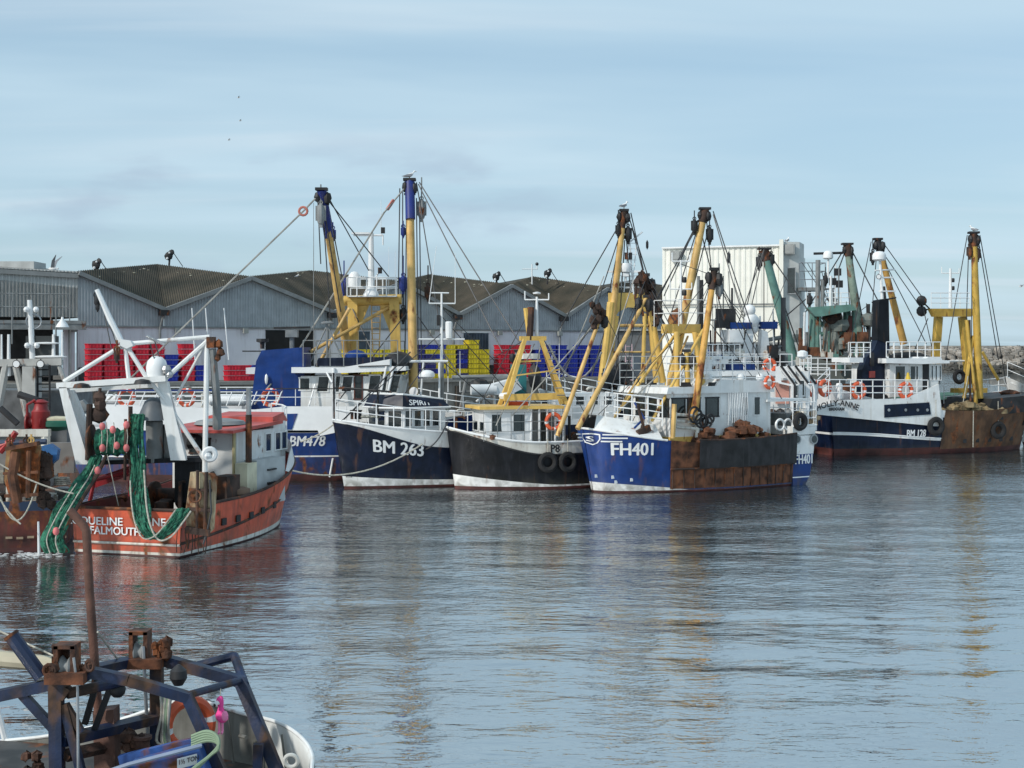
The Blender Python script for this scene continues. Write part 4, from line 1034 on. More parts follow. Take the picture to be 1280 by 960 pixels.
    for px in (855, 890, 912): 
        q = F.at(px, 482, sd*(vs-.2)); m = M(); m.hexa([q+F.a*x+F.b*sd*y*.3+Z*z for x, y, z in ((-.3, 0, -.15), (.3, 0, -.15), (.3, 1, -.15), (-.3, 1, -.15), (-.2, 0, .15), (.2, 0, .15), (.2, .6, .15), (-.2, .6, .15))]); m.build('roof_scuttle', dark, root, smooth=0)
    # white strips of line hanging beside the windows
    for k in range(12):
        px = 911+k*2.1; a = F.at(px, 490, sd*(vs+.10)); b = F.at(px+random.uniform(-.8, .8), 530+random.uniform(-4, 2), sd*(vs+.12)); M().tube([a, (a+b)/2+F.b*sd*.05, b], .022, n=5).build('hanging_line', cleanwhite, root)
    m = M(); q = F.at(920, 528, sd*(vs+.05)); m.obox(q, F.a*.15, F.b*.08, Z*.22); m.build('junction_box', greyst, root, smooth=0)
    zr = zt_+.35
    railing(root, [F.p(u, sd*vs, zr) for u in xs(uf+.2, ub, 9)], 1.3, cleanwhite, rails=4, r=.02)
    railing(root, [F.p(u, -sd*vs, zr) for u in xs(uf+.2, ub, 9)], 1.3, cleanwhite, rails=4, r=.02)
    # stern: raised white bulwark with portholes and name
    st = xs(.0, .13, 4)
    # gantry (buff goalpost)
    for v in (-1.25, 1.25):
        for (a, b) in (((851, 545), (850, 418)), ((878, 545), (876, 418))):
            pass
    gy = yel2
    def leg(pa, pb, v0, v1, w=.2, name='gantry_leg', mt=None): return M().beam(F.at(*pa, v0), F.at(*pb, v1), w, w, up=F.b).build(name, mt or gy, root, smooth=0)
    def tleg(pa, pb, v0, v1, r=.12, name='gantry_leg', mt=None): return M().tube([F.at(*pa, v0), F.at(*pb, v1)], r, n=10).build(name, mt or gy, root)
    g0 = 0.9
    tleg((829, 500), (853, 415), -g0, -.6, .13); tleg((846, 500), (846, 415), g0, .6, .13) ; tleg((867, 500), (873, 415), -g0, -.6, .13); tleg((882, 500), (868, 415), g0, .6, .12)
    m = M(); m.beam(F.at(834, 411, 0), F.at(868, 411, 0), .9, .42, up=Z); m.build('gantry_head', gy, root, smooth=0)
    m = M(); q = F.at(850, 408, 0); F_ = [F.p((q-F.O).dot(F.a)+x, y, q.z) for x, y in ((-.8, -.9), (.8, -.9), (.8, .9), (-.8, .9))]; railing(root, F_, 1.2, white, rails=2, r=.02)
    p = F.at(851, 406, 0); mastx(root, p, (406-325)/FP*p.y, ((.55, .5), (.98, .4)), .07)
    # derricks of this boat: raised arms
    d1 = derrick(root, F.at(866, 530, 1.9*sd), F.at(893, 338, 1.9*sd), .2, .15, mat('buff_rusty', (.62, .34, .08), .55, var=.2, rust=.5), rustdark, .9)
    block(root, F.at(899, 362, 1.9*sd), .38, greyst, .8)
    derrick(root, F.at(862, 533, 1.2*sd), F.at(858, 440, 1.2*sd), .16, .13, gy)
    d2 = derrick(root, F.at(829, 478, -1.4*sd), F.at(807, 345, -1.4*sd), .17, .13, gy, rustdark, 1.6)
    # second lower boom, leaning
    derrick(root, F.at(722, 536, .6), F.at(808, 372, .2), .14, .1, yel, None)
    wires(root, [(F.at(806, 548, sd*.3), F.at(860, 420, sd*.3)), (F.at(768, 522, 0), F.at(834, 412, 0))], .05, yel, name='brace')
    tleg((815, 526), (879, 412), 1.6*sd, .8*sd, .07, 'brace'); tleg((769, 520), (850, 410), -1.2*sd, -.5*sd, .07, 'brace')
    # big tangled gear at the derrick head
    for (px, py) in ((800, 355), (812, 362), (818, 380), (822, 398), (745, 395), (750, 402)):
        q = F.at(px, py, -1.2*sd); m = M()
        for k in range(6): m.ball(q+V((random.uniform(-.2, .2), random.uniform(-.2, .2), random.uniform(-.5, .5))), .16, (1, 1, 1.3), n=6, jit=.3)
        m.build('shackle_cluster', rustdark, root, smooth=0)
    for k in range(5): M().tube([F.at(796+k*5, 350, -1.3*sd), F.at(794+k*7, 372+k*4, -1.3*sd), F.at(798+k*6, 395, -1.3*sd)], .06, n=6).build('hanging_chain', rustdark, root)
    # foredeck rails
    railing(root, [F.at(x, y, sd*v) for x, y, v in ((757, 524, .1), (772, 526, .7), (790, 528, 1.2), (810, 530, 1.6), (828, 533, 1.8))], 1.2, cleanwhite, rails=4, r=.03)
    # anchor on the bow plate
    m = M(); q = F.at(804, 532, 1.75*sd); m.tube([q+Z*.9-F.a*-.3, q], .07); m.beam(q-F.a*.35-Z*.1, q+F.a*.3-Z*.35, .16, .3); m.beam(q-F.a*.05, q+F.a*.1-Z*.7, .14, .25); m.build('anchor', rustdark, root, smooth=0)
    m = M(); m.tube([F.at(793, 503, 1.3*sd), F.at(806, 524, 1.6*sd)], .05); m.tube([F.at(793, 535, 1.7*sd), F.at(801, 527, 1.7*sd)], .05); m.build('anchor_stock', royal, root)
    # rusty heap and winch gear along the near side of the working deck
    um2 = lambda px, v: F.uz(px, 535, v)[0]
    heap(root, F, um2(957, 2.1*sd), um2(905, 2.1*sd), sd*1.85, sd*2.3, 2.2, .75, 'scallop_dredges', rustm, 45, .22)
    heap(root, F, um2(900, 2.1*sd), um2(872, 2.1*sd), sd*1.6, sd*2.3, 2.15, .6, 'scallop_dredges', rustm, 25, .22)
    m = M(); 
    for k in range(6): q = F.at(868+k*4, 523+random.uniform(-6, 6), 2.1*sd); m.torus(q, .35-.03*k, .05, F.b+V((random.uniform(-.4, .4), 0, 0)), n=14, k=5)
    m.build('hose_coil', dark, root)
    clutter(root, F, um2(862, 0), um2(826, 0), -1.7, 1.7, 1.55, 10, 21, smax=.4)
    m = M()
    for k in range(3): m.tube([F.at(845, 518+k*8, 2*sd), F.at(872, 520+k*8, 2*sd)], .07)
    m.tube([F.at(844, 515, 2*sd), F.at(842, 545, 2*sd)], .1); m.tube([F.at(873, 515, 2*sd), F.at(871, 548, 2*sd)], .1); m.build('roller_frame', dirtywhite, root)
    m = M(); m.tube([F.at(843, 505, 2.2*sd), F.at(841, 548, 2.2*sd)], .11); m.build('post', yel, root)
    lifebuoy(F.at(962, 478, 2*sd), F.b, 'small orange lifebuoy on the rail behind the wheelhouse of the blue scalloper', .26, .08)
    # stern section
    ua = .05; m = M(); w = 2.3
    pl = [F.p(u, v, 0) for u, v in ((ua, sd*w), (-1.45, sd*w*.98), (-1.9, sd*w*.6), (-2.0, -sd*w*.55), (-1.5, -w*sd), (ua, -w*sd))]
    def ring(z, k): return [V((p.x, p.y, z))+F.a*(0 if i in (0, 5) else (k)) for i, p in enumerate(pl)]
    rg = [ring(-.4, .9), ring(.35, .45), ring(.40, .40), ring(1.42, .16), ring(1.44, .16), ring(2.75, 0)]
    r = [x+[x[0]] for x in rg]
    m.grid(r, mifn=lambda i, j: (0, 1, 2, 2, 3)[i] if i < 5 else 3)
    m.build('stern_hull', [royal, cleanwhite, royal, white], root, smooth=0)
    m = M(); m.prism([p+Z*2.3 for p in ring(0, 0)], Z*.05); m.build('stern_deck', deckgrey, root, smooth=0)
    m = M(); m.tube([p+Z*2.77 for p in ring(0, 0)][:5], .06); m.build('stern_rail_cap', white, root)
    A_, B_ = ring(0, 0)[0], ring(0, .1)[1]; dd = (B_-A_).normalized(); nn = dd.cross(Z); nn = nn if nn.y < 0 else -nn
    for px in (996, 1017):
        q = F.at(px, 549, sd*(w)); f = M().lathe(q+nn*.0, [(.24, 0), (.24, .05), (.17, .05)], axis=nn, n=16).build('porthole', steel, root); M().lathe(q+nn*.03, [(.17, 0), (.17, .03)], axis=nn, n=16).build('pane', glass, f)
    q = F.at(992, 580, sd*w); 
    lettering(root, 'FH401', lambda x, y: q+dd*x+Z*(y-.0)+nn*.09+F.a*.0, cleanwhite, .62, .015, .72)
    railing(root, [ring(2.75, 0)[i].lerp(ring(2.75, 0)[i+1], f) for i in range(4) for f in (0, .33, .66)], 1.1, cleanwhite, rails=3, r=.022)
    m = M()
    for px in (975, 985): 
        q = F.at(px, 531, sd*1.9); m.torus(q, .25, .06, F.b, n=16, k=6)
    m.build('rail_hoops', cleanwhite, root)
    tyre(F.at(1000, 527, sd*2.35), F.b, 'black tyre hung on the stern rail of the blue scalloper above its portholes', .3, .14, up=.4)
    m = M(); F.box(m, ua-1.2, ua-.2, -1.2, 1.6*1, 2.3, 3.3); m.build('stern_locker', greyst, root, smooth=0)
    m = M(); F.box(m, ua-1.5, ua+1.2, -1.6, 1.9, 3.9, 4.0)
    m.build('stern_shelter', white, root, smooth=0)
    m = M(); 
    for k in range(20): q = F.at(990+random.uniform(0, 32), 515+random.uniform(0, 14), sd*1.6); m.ball(q, .14, n=6, jit=.3)
    m.build('net_bundle', mat('pale_net', (.42, .30, .18), .9, var=.4), root, smooth=0)
    wires(root, [(F.at(893, 340, 1.9*sd), F.p(0, 1.5*sd, 4)), (F.at(893, 340, 1.9*sd), F.at(836, 412, 0)), (F.at(807, 348, -1.4*sd), F.at(840, 412, 0)), (F.at(807, 348, -1.4*sd), F.at(752, 525, 0)), (F.at(893, 340, 1.9*sd), F.at(868, 411, 0)), (F.at(893, 342, 1.9*sd), F.at(950, 470, 1))], .022)
    wires(root, [(F.at(792, 350, -1.2*sd), F.at(737, 522, 0)), (F.at(822, 470, .5), F.at(772, 515, .5))], .03, wirel)
    wires(root, [(F.at(a, b, .5), F.at(c, d, e)) for a, b, c, d, e in ((845, 405, 812, 350, -1), (856, 412, 893, 345, 1), (738, 520, 806, 352, 0), (748, 518, 858, 412, 0), (790, 528, 846, 415, 0), (700, 470, 745, 395, 0), (812, 365, 850, 470, 0), (893, 345, 905, 465, 0), (893, 345, 870, 470, 1), (800, 360, 776, 510, 0), (876, 415, 838, 500, 0), (851, 330, 893, 345, 0), (760, 400, 800, 480, 0), (884, 400, 940, 470, 0))], .017)
    # scattered nav lights on roof
    for px in (862, 885, 925, 950): dome(root, F.at(px, 476, sd*.6), .2, .35)
    radar(root, F.at(905, 462, 0), 1.6, F.a)
boat_blue()
# ================================================================== beamers with the wheelhouse aft (BM478 and BM128)
def goalpost(root, F, u, half, z0, z1, mt, post=.5, beamh=.55, taper=True, brace=True):
    for s_ in (1, -1):
        m = M(); 
        m.hexa([F.p(u-.28, s_*half*1.12-.25, z0), F.p(u+.28, s_*half*1.12-.25, z0), F.p(u+.28, s_*half*1.12+.25, z0), F.p(u-.28, s_*half*1.12+.25, z0), F.p(u-.2, s_*half-.2, z1), F.p(u+.2, s_*half-.2, z1), F.p(u+.2, s_*half+.2, z1), F.p(u-.2, s_*half+.2, z1)])
        m.build('gantry_post', mt, root, smooth=0)
        m = M(); m.prism([F.p(u-.08, s_*(half+.02), z1-.1), F.p(u-.08, s_*(half-1.2), z1-.1), F.p(u-.08, s_*(half-.35), z1-1.7), F.p(u-.08, s_*(half+.02), z1-2.6)], F.a*.16); m.build('gusset', mt, root, smooth=0)
    m = M(); m.beam(F.p(u, -half-.5, z1+beamh/2-.05), F.p(u, half+.5, z1+beamh/2-.05), .5, beamh); m.build('gantry_beam', mt, root, smooth=0)

# ---- BM478
def boat_bm478():
    F = Frame((-22.5, 71.5), (1, .0)); Lh = 21; sd = F.near
    h = Hull(F, Lh, 6.2, 3.1, 2.35, 3.2, rake=1.0, tr=.7, blunt=.6, flare=.7, mid=.6)
    root = thing('fishing_trawler', F.p(9, 0, 0), 'blue and white beam trawler numbered BM478 with blue funnel casing and twin buff derricks', 'fishing trawler')
    h.build(root, [(.35, 0), (1.18, 1), (1.25, 2), (lambda t: h.sheer(t)-.02, 3, 3)], [boot, blueboot, hullwhite, royal], bulw=.3, inner=white)
    # white upper works with blue panel
    V1 = sd*3.0; fz = lambda px, py: F.uz(px, py, V1)
    m = M(); up = [fz(90, 538), fz(397, 538), fz(400, 545), fz(418, 541), fz(428, 531), fz(445, 528), fz(445, 508), fz(355, 508), fz(318, 512), fz(150, 506), fz(90, 504)]
    m.prism([F.p(u, V1, z) for u, z in up], F.b*(-sd*.12)); m.build('upper_bulwark', cleanwhite, root, smooth=0)
    m = M(); m.prism([F.p(u, -V1, z) for u, z in up], F.b*(sd*.12)); m.build('upper_bulwark', cleanwhite, root, smooth=0)
    m = M(); pnl = [fz(330, 518), fz(372, 517), fz(365, 537), fz(300, 537), fz(290, 530), fz(300, 518)]; m.prism([F.p(u, V1+sd*.03, z) for u, z in pnl], F.b*(-sd*.03)); m.build('blue_panel', royal, root, smooth=0)
    m = M(); q = F.uz(315, 519, 0); F.box(m, fz(318, 500)[0]-9, fz(420, 500)[0], -2.9, 2.9, 2.9, 3.0); m.build('upper_deck', deckgrey, root, smooth=0)
    m = M(); F.box(m, fz(398, 540)[0], fz(430, 540)[0], -2.6, 2.6, 2.45, 3.15); m.build('shelter_inside', mat('buff_dirty', (.30, .20, .09), .8, var=.3), root, smooth=0)
    t0 = h.find(362, sd, 1.8); hulltext(root, h, 'BM478', t0, 1.72, sd, 1, .70, bold=.012, wid=.86)
    m = M(); 
    m.tube([h.pt(h.find(415, sd, 1), .2, sd, .05), h.pt(h.find(415, sd, 1), 1.1, sd, .05)], .05)
    m.build('rubbing_post', cleanwhite, root)
    # funnel casing
    vc = sd*1.9; g = lambda px, py, v=vc: F.uz(px, py, v)
    pr = [g(313, 513), g(320, 452), g(327, 438), g(380, 434), g(381, 513)]
    m = M(); m.prism([F.p(u, vc, z) for u, z in pr], F.b*(-sd*2.4)); m.build('funnel_casing', royal, root, smooth=0)
    m = M(); 
    m.beam(F.at(304, 439, vc*.8), F.at(345, 439, vc*.8), .5, .06); m.build('spoiler', dark, root, smooth=0)
    m = M(); m.ball(F.at(333, 474, vc+sd*.12), .14, (.6, .6, 1.9), n=8); m.build('white_lamp', cleanwhite, root)
    m = M(); F.box(m, g(302, 465)[0], g(318, 465)[0], -.8, 1.9, g(302, 468)[1], g(302, 460)[1]); F.box(m, g(306, 465)[0], g(309, 465)[0], 1, 1.9, 3, g(302, 466)[1]); m.build('side_platform', cleanwhite, root, smooth=0)
    # masts with radar on casing
    for px in (328,): 
        q = F.at(px, 436, 0); m = M(); m.lathe(q, [(.1, 0), (.12, .3), (.3, .35), (.3, .5)], n=10); m.build('exhaust', dark, root)
    q = F.at(365, 436, 0); m = M(); m.tube([q, q+Z*.8], .12); m.box(q+Z*.75, (.6, .5, .35)); m.build('radar_pedestal', greyst, root); m = M(); m.obox(q+Z*1.05, V((.9, 0, .02)), V((0, .08, 0)), Z*.05); m.build('radar_scanner', dark, root)
    q = F.at(409, 434, -.5); m = M(); m.tube([q-Z*.8, q+Z*1.2], .05); m.tube([q-Z*.7+F.a*.8, q+Z*1.1], .04); m.tube([q-Z*.7-F.a*.8, q+Z*1.1], .04); m.lathe(q+Z*1.15, [(.3, 0), (.33, .06), (.2, .12)], n=12); m.build('gps_tripod', greyst, root)
    # wheelhouse: near face
    vw = sd*2.2; k = lambda px, py, v=vw: F.uz(px, py, v)
    pr = [k(376, 515), k(376, 470), k(492, 470), k(503, 470), k(492, 528), k(440, 528)]
    m = M(); m.prism([F.p(u, vw, z) for u, z in pr], F.b*(-sd*4.4)); m.build('wheelhouse', white, root, smooth=0)
    m = M(); rf = [k(366, 459), k(366, 466), k(432, 466), k(508, 463), k(508, 458), k(488, 458), k(488, 449), k(430, 459)]
    m.prism([F.p(u, vw+sd*.45, z) for u, z in rf], F.b*(-sd*5.3)); m.build('roof', cleanwhite, root, smooth=0)
    m = M(); m.beam(F.at(448, 458, vw+sd*.5), F.at(487, 457, vw+sd*.5), .03, .05); m.build('roof_slot', dark, root, smooth=0)
    zc = k(400, 480)[1]
    def sw(px, w=.55, hh=.75, slant=.14, fr=white):
        c = F.at(px, 480, vw); window(root, c, F.a*w, Z*hh+F.a*slant, F.b*sd, fr, glass, .06)
    sw(381, .5, .6, 0); sw(404, .55, .75, .1); sw(422, .25, .8, .08); sw(434, .5, .75, .1); sw(468, .55, .85, .12); sw(480, .3, .85, .12); sw(493, .45, .85, .2)
    c = F.at(448, 484, vw); window(root, c, F.a*.38, Z*1.15, F.b*sd, mat('brown_frame', (.10, .03, .02), .5), glass, .06, name='door')
    for v in xs(-1.7, 1.7, 5): c = F.p(k(499, 480)[0]+.06, v, zc); window(root, c, F.b*.6, Z*.8+F.a*.2, F.a, white, glass, .05)
    m = M(); m.tube([F.at(418, 525, sd*2.9), F.at(417, 460, sd*2.7)], .08); m.tube([F.at(470, 520, sd*2.9), F.at(483, 458, sd*2.7)], .05); m.tube([F.at(479, 520, sd*2.9), F.at(492, 458, sd*2.7)], .06); m.tube([F.at(408, 465, sd*2.6), F.at(415, 478, sd*2.8)], .05); m.tube([F.at(385, 512, sd*2.7), F.at(394, 480, sd*2.3)], .04); m.build('stanchions', cleanwhite, root)
    m = M(); m.ball(F.at(498, 453, 0), .75, (1, 2.2, .75), n=12); m.build('liferaft_cover', dark, root)
    # flying bridge rail and dark gear
    z1 = k(430, 458)[1]
    railing(root, [F.p(u, v, z1) for u, v in [(u_, vw) for u_ in xs(k(379, 455)[0], k(497, 455)[0], 8)]], 1.25, greyst, rails=2, r=.025)
    railing(root, [F.p(u, -vw, z1) for u in xs(k(379, 455)[0], k(497, 455)[0], 8)], 1.25, greyst, rails=2, r=.025)
    m = M(); m.prism([F.p(k(390, 450)[0], vw*.6, z1), F.p(k(495, 450)[0], vw*.6, z1), F.p(k(490, 450)[0], vw*.6, z1+.45), F.p(k(395, 450)[0], vw*.6, z1+.4)], F.b*(-sd*2.4)); m.build('monkey_deck', navy, root, smooth=0)
    m = M(); m.ball(F.at(445, 447, 0), .5, (1.2, 1, .8), n=10); m.build('compass_cover', royal, root)
    # rail along stern and side with slanted stanchions, blue top rail
    pts = [F.at(px, 507, V1) for px in xs(128, 345, 15)]
    railing(root, pts, .72, cleanwhite, rails=3, r=.03, lean=F.a*.3, toprail=royal)
    railing(root, [F.p((p-F.O).dot(F.a), -V1, p.z) for p in pts[::2]], .72, cleanwhite, rails=3, r=.03)
    railing(root, [F.at(px, 507, V1) for px in xs(345, 418, 4)], .8, cleanwhite, rails=2, r=.02, toprail=dark)
    for px, lab in ((158, 'orange lifebuoy on the white rail behind the net drum'), (233, 'orange lifebuoy on the rail between white gantry legs'), (338, 'orange lifebuoy on the rail before the blue funnel casing')):
        lifebuoy(F.at(px, 497, V1-sd*.2), F.b, lab, .36, .1)
    # liferafts and white deck lockers by the rail
    for px, w in ((135, .5), (275, .5), (296, .45)):
        q = F.at(px, 500, sd*2.2); M().lathe(q-F.a*w, [(.22, 0), (.28, .08), (.28, w*2-.08), (.22, w*2)], axis=F.a, n=14).build('liferaft_canister', cleanwhite, root)
    m = M(); F.box(m, g(262, 500)[0], g(292, 500)[0], .2, 1.6, 3, 3.55); m.build('locker', cleanwhite, root, smooth=0)
    # gantry and derricks forward of the wheelhouse
    D = -2.0*sd
    def pw(px, py, v=D): return F.at(px, py, v)
    gt = yel2; zt = pw(460, 380).z; zb = 2.6
    # gantry seen almost broadside from this angle: posts at 442 and 495
    for (x0, x1, w) in ((443, 441, .5), (497, 493, .5)):
        m = M(); m.beam(pw(x0, 520), pw(x1, 372), w, .5, up=F.b); m.build('gantry_post', gt, root, smooth=0)
    m = M(); m.tube([pw(430, 376), pw(502, 374)], .27, n=12); m.build('gantry_beam', gt, root)
    m = M(); m.prism([pw(440, 380), pw(462, 380), pw(446, 418), pw(438, 440)], F.b*.12); m.build('gusset', gt, root, smooth=0)
    m = M(); m.prism([pw(474, 380), pw(497, 380), pw(499, 440), pw(493, 430)], F.b*.12); m.build('gusset', gt, root, smooth=0)
    m = M(); m.tube([pw(388, 440, 0), pw(497, 378, D*1.1)], .09, n=8); m.build('brace', yel, root)
    m = M(); m.tube([pw(437, 385, 0), pw(390, 470, 0)], .09, n=8); m.build('brace', yel, root)
    p0 = pw(436, 371); p1 = pw(497, 371)
    railing(root, lerp_pts(p0-F.b*sd*-.8, p1-F.b*sd*-.8, 6)+lerp_pts(p1-F.b*sd*.8, p0-F.b*sd*.8, 4), .95, cleanwhite, rails=2, r=.035)
    m = M(); m.beam((p0+p1)/2-(p1-p0)/2, (p0+p1)/2+(p1-p0)/2, 1.6, .06); m.build('mast_platform', cleanwhite, root, smooth=0)
    q = pw(464, 370); mo = M().tube([q, q+Z*((370-291)/FP*q.y)], .19, .12, n=10).build('mast', cleanwhite, root)
    m = M(); m.lathe(q, [(.45, 0), (.2, .5)], n=10); m.build('mast_foot', cleanwhite, mo)
    m = M(); tq = q+Z*3.1; m.tube([tq-F.a*.9, tq+F.a*.6], .05); m.beam(tq-F.a*1.0+Z*.1, tq-F.a*.1+Z*.1, .2, .1); m.tube([tq+F.a*.6, tq+F.a*.6-Z*.5], .04); m.build('crossarm', cleanwhite, mo)
    m = M(); m.box(tq+F.a*.6+Z*.25, (.2, .2, .3)); m.box(q+Z*1.3+F.a*.45, (.2, .2, .3)); m.build('mast_lamp', dark, mo)
    m = M(); m.tube([q+Z*.6, q+Z*1.3+F.a*.45], .04); m.build('lamp_bracket', cleanwhite, mo)
    aerial(root, tq+F.a*.5, 1.8, .02); aerial(root, pw(486, 372), 2.6); aerial(root, pw(494, 372), 2.4)
    q = pw(443, 360); m = M(); m.tube([pw(437, 372)+Z*.8, q+Z*.1], .06); m.build('dome_arm', cleanwhite, root); dome(root, q, .33, .85)
    # ladder on the gantry
    m = M(); m.tube([pw(464, 378), pw(466, 440)], .03); m.tube([pw(476, 378), pw(474, 440)], .03)
    for k_ in range(9): m.tube([pw(464, 382+k_*7), pw(475, 382+k_*7)], .02, n=5)
    m.build('ladder', yel, root)
    # derricks
    d1 = derrick(root, pw(436, 450, D), pw(402, 238, -D), .27, .2, yel)
    M().tube([pw(411, 296, -D*.45), pw(402, 237, -D)], .235, .24, n=12).build('blue_head', mat('royal_head', (.012, .03, .20), .45, streak=.4, streakcol=(.1, .06, .05)), d1)
    d2 = derrick(root, pw(517, 500, D*.2), pw(512, 226, D), .27, .22, yel)
    M().tube([pw(513, 274, D*.8), pw(512, 225, D)], .25, .25, n=12).build('blue_head', MATS['royal_head'], d2)
    block(root, pw(401, 268, -D), .55, greyst, .9); block(root, pw(527, 262, D), .55, greyst, 1.1)
    block(root, pw(416, 294, 0), .35, MATS['royal_head'], .3); block(root, pw(504, 290, D), .28, MATS['royal_head'], .3); block(root, pw(504, 355, D), .45, MATS['royal_head'], 1.0); block(root, pw(430, 360, D), .4, MATS['royal_head'], 1.0)
    block(root, pw(535, 366, D), .4, rustdark, 1.0); block(root, pw(504, 394, D), .4, dark, 1.0)
    H1, H2 = pw(402, 240, -D), pw(512, 228, D)
    ring = pw(379, 264, -D); m = M(); m.torus(ring, .2, .06, V((0, 1, 0)), n=12, k=6); m.build('ring_link', mat('salmon_link', (.5, .16, .12), .6), root)
    m = M(); m.beam(pw(484, 262, D*.6), pw(492, 250, D*.7), .14, .14); m.build('shackle', MATS['salmon_link'], root)
    wires(root, [(H1, ring), (ring, pw(130, 505, V1)), (H2, pw(480, 266, D*.5)), (pw(480, 266, D*.5), pw(372, 440, 0)), (pw(372, 440, 0), pw(318, 505, V1))], .045, wirel)
    wires(root, [(H1, pw(486, 346, D)), (H1+V((.3, 0, -.2)), pw(462, 340, D)), (H1, pw(413, 400, 0)), (H1+V((-.2, 0, 0)), pw(401, 330, -D)), (H1+V((.2, 0, 0)), pw(432, 370, D)), (H1+V((.15, 0, -1)), pw(426, 390, 0))], .03)
    wires(root, [(H2+V((.5, 0, 0)), pw(660, 445, -4)), (H2+V((.45, 0, -.1)), pw(628, 440, -4)), (H2+V((.35, 0, 0)), pw(560, 470, 0)), (H2+V((-.5, 0, -.3)), pw(498, 372, D)), (H2+V((-.35, 0, -.5)), pw(503, 372, D)), (H2+V((-.15, 0, -.6)), pw(506, 480, D)), (H2+V((.35, 0, -.8)), pw(523, 470, D)), (H2+V((.5, 0, -.8)), pw(527, 470, D)), (pw(513, 385, D), pw(420, 505, V1)), (pw(515, 385, D), pw(575, 470, 0)), (pw(437, 378, D), pw(470, 450, 0))], .03)
    wires(root, [(pw(240, 385, -2), pw(244, 450, -2)), (pw(257, 385, -2), pw(262, 450, -2)), (pw(280, 385, -2), pw(286, 450, -2))], .03, cleanwhite, name='aerial')
    aerial(root, pw(392, 455, 0), 8, .025, greyst)
    clutter(root, F, 15.5, 20, -2.4, 2.4, 2.0, 16, 31)
    winch(root, F, 16.5, 0, 2.9, 2.4, .6)
    clutter(root, F, 2.5, 7.5, -1.5, 1.9, 3.0, 10, 33, mats=[cleanwhite, greyst, dirtywhite], smax=.4)
    gulls(H2+Z*.14, 'grey gull perched on the taller right derrick head, the highest bird in the picture', 1.25, .4)
boat_bm478()
# mooring warps slung between the two blue bows
for a, b, sg, lab in ((P(300, 560, 60), P(528, 555, 63), 1.25, 'long slack mooring rope dipping across the navy bow below its number'), (P(497, 525, 66), P(560, 527, 65), 1.3, 'short black mooring rope looped over the white sheer of the navy boat'), (P(376, 552, 66), P(418, 530, 65), .1, 'pale rope running up to the navy boat stem')):
    o = M().sag(a, b, .035, sg, k=18).build('mooring_rope', rope if sg != 1.3 else wire, None, loc=a); tag(o, lab, 'mooring rope')

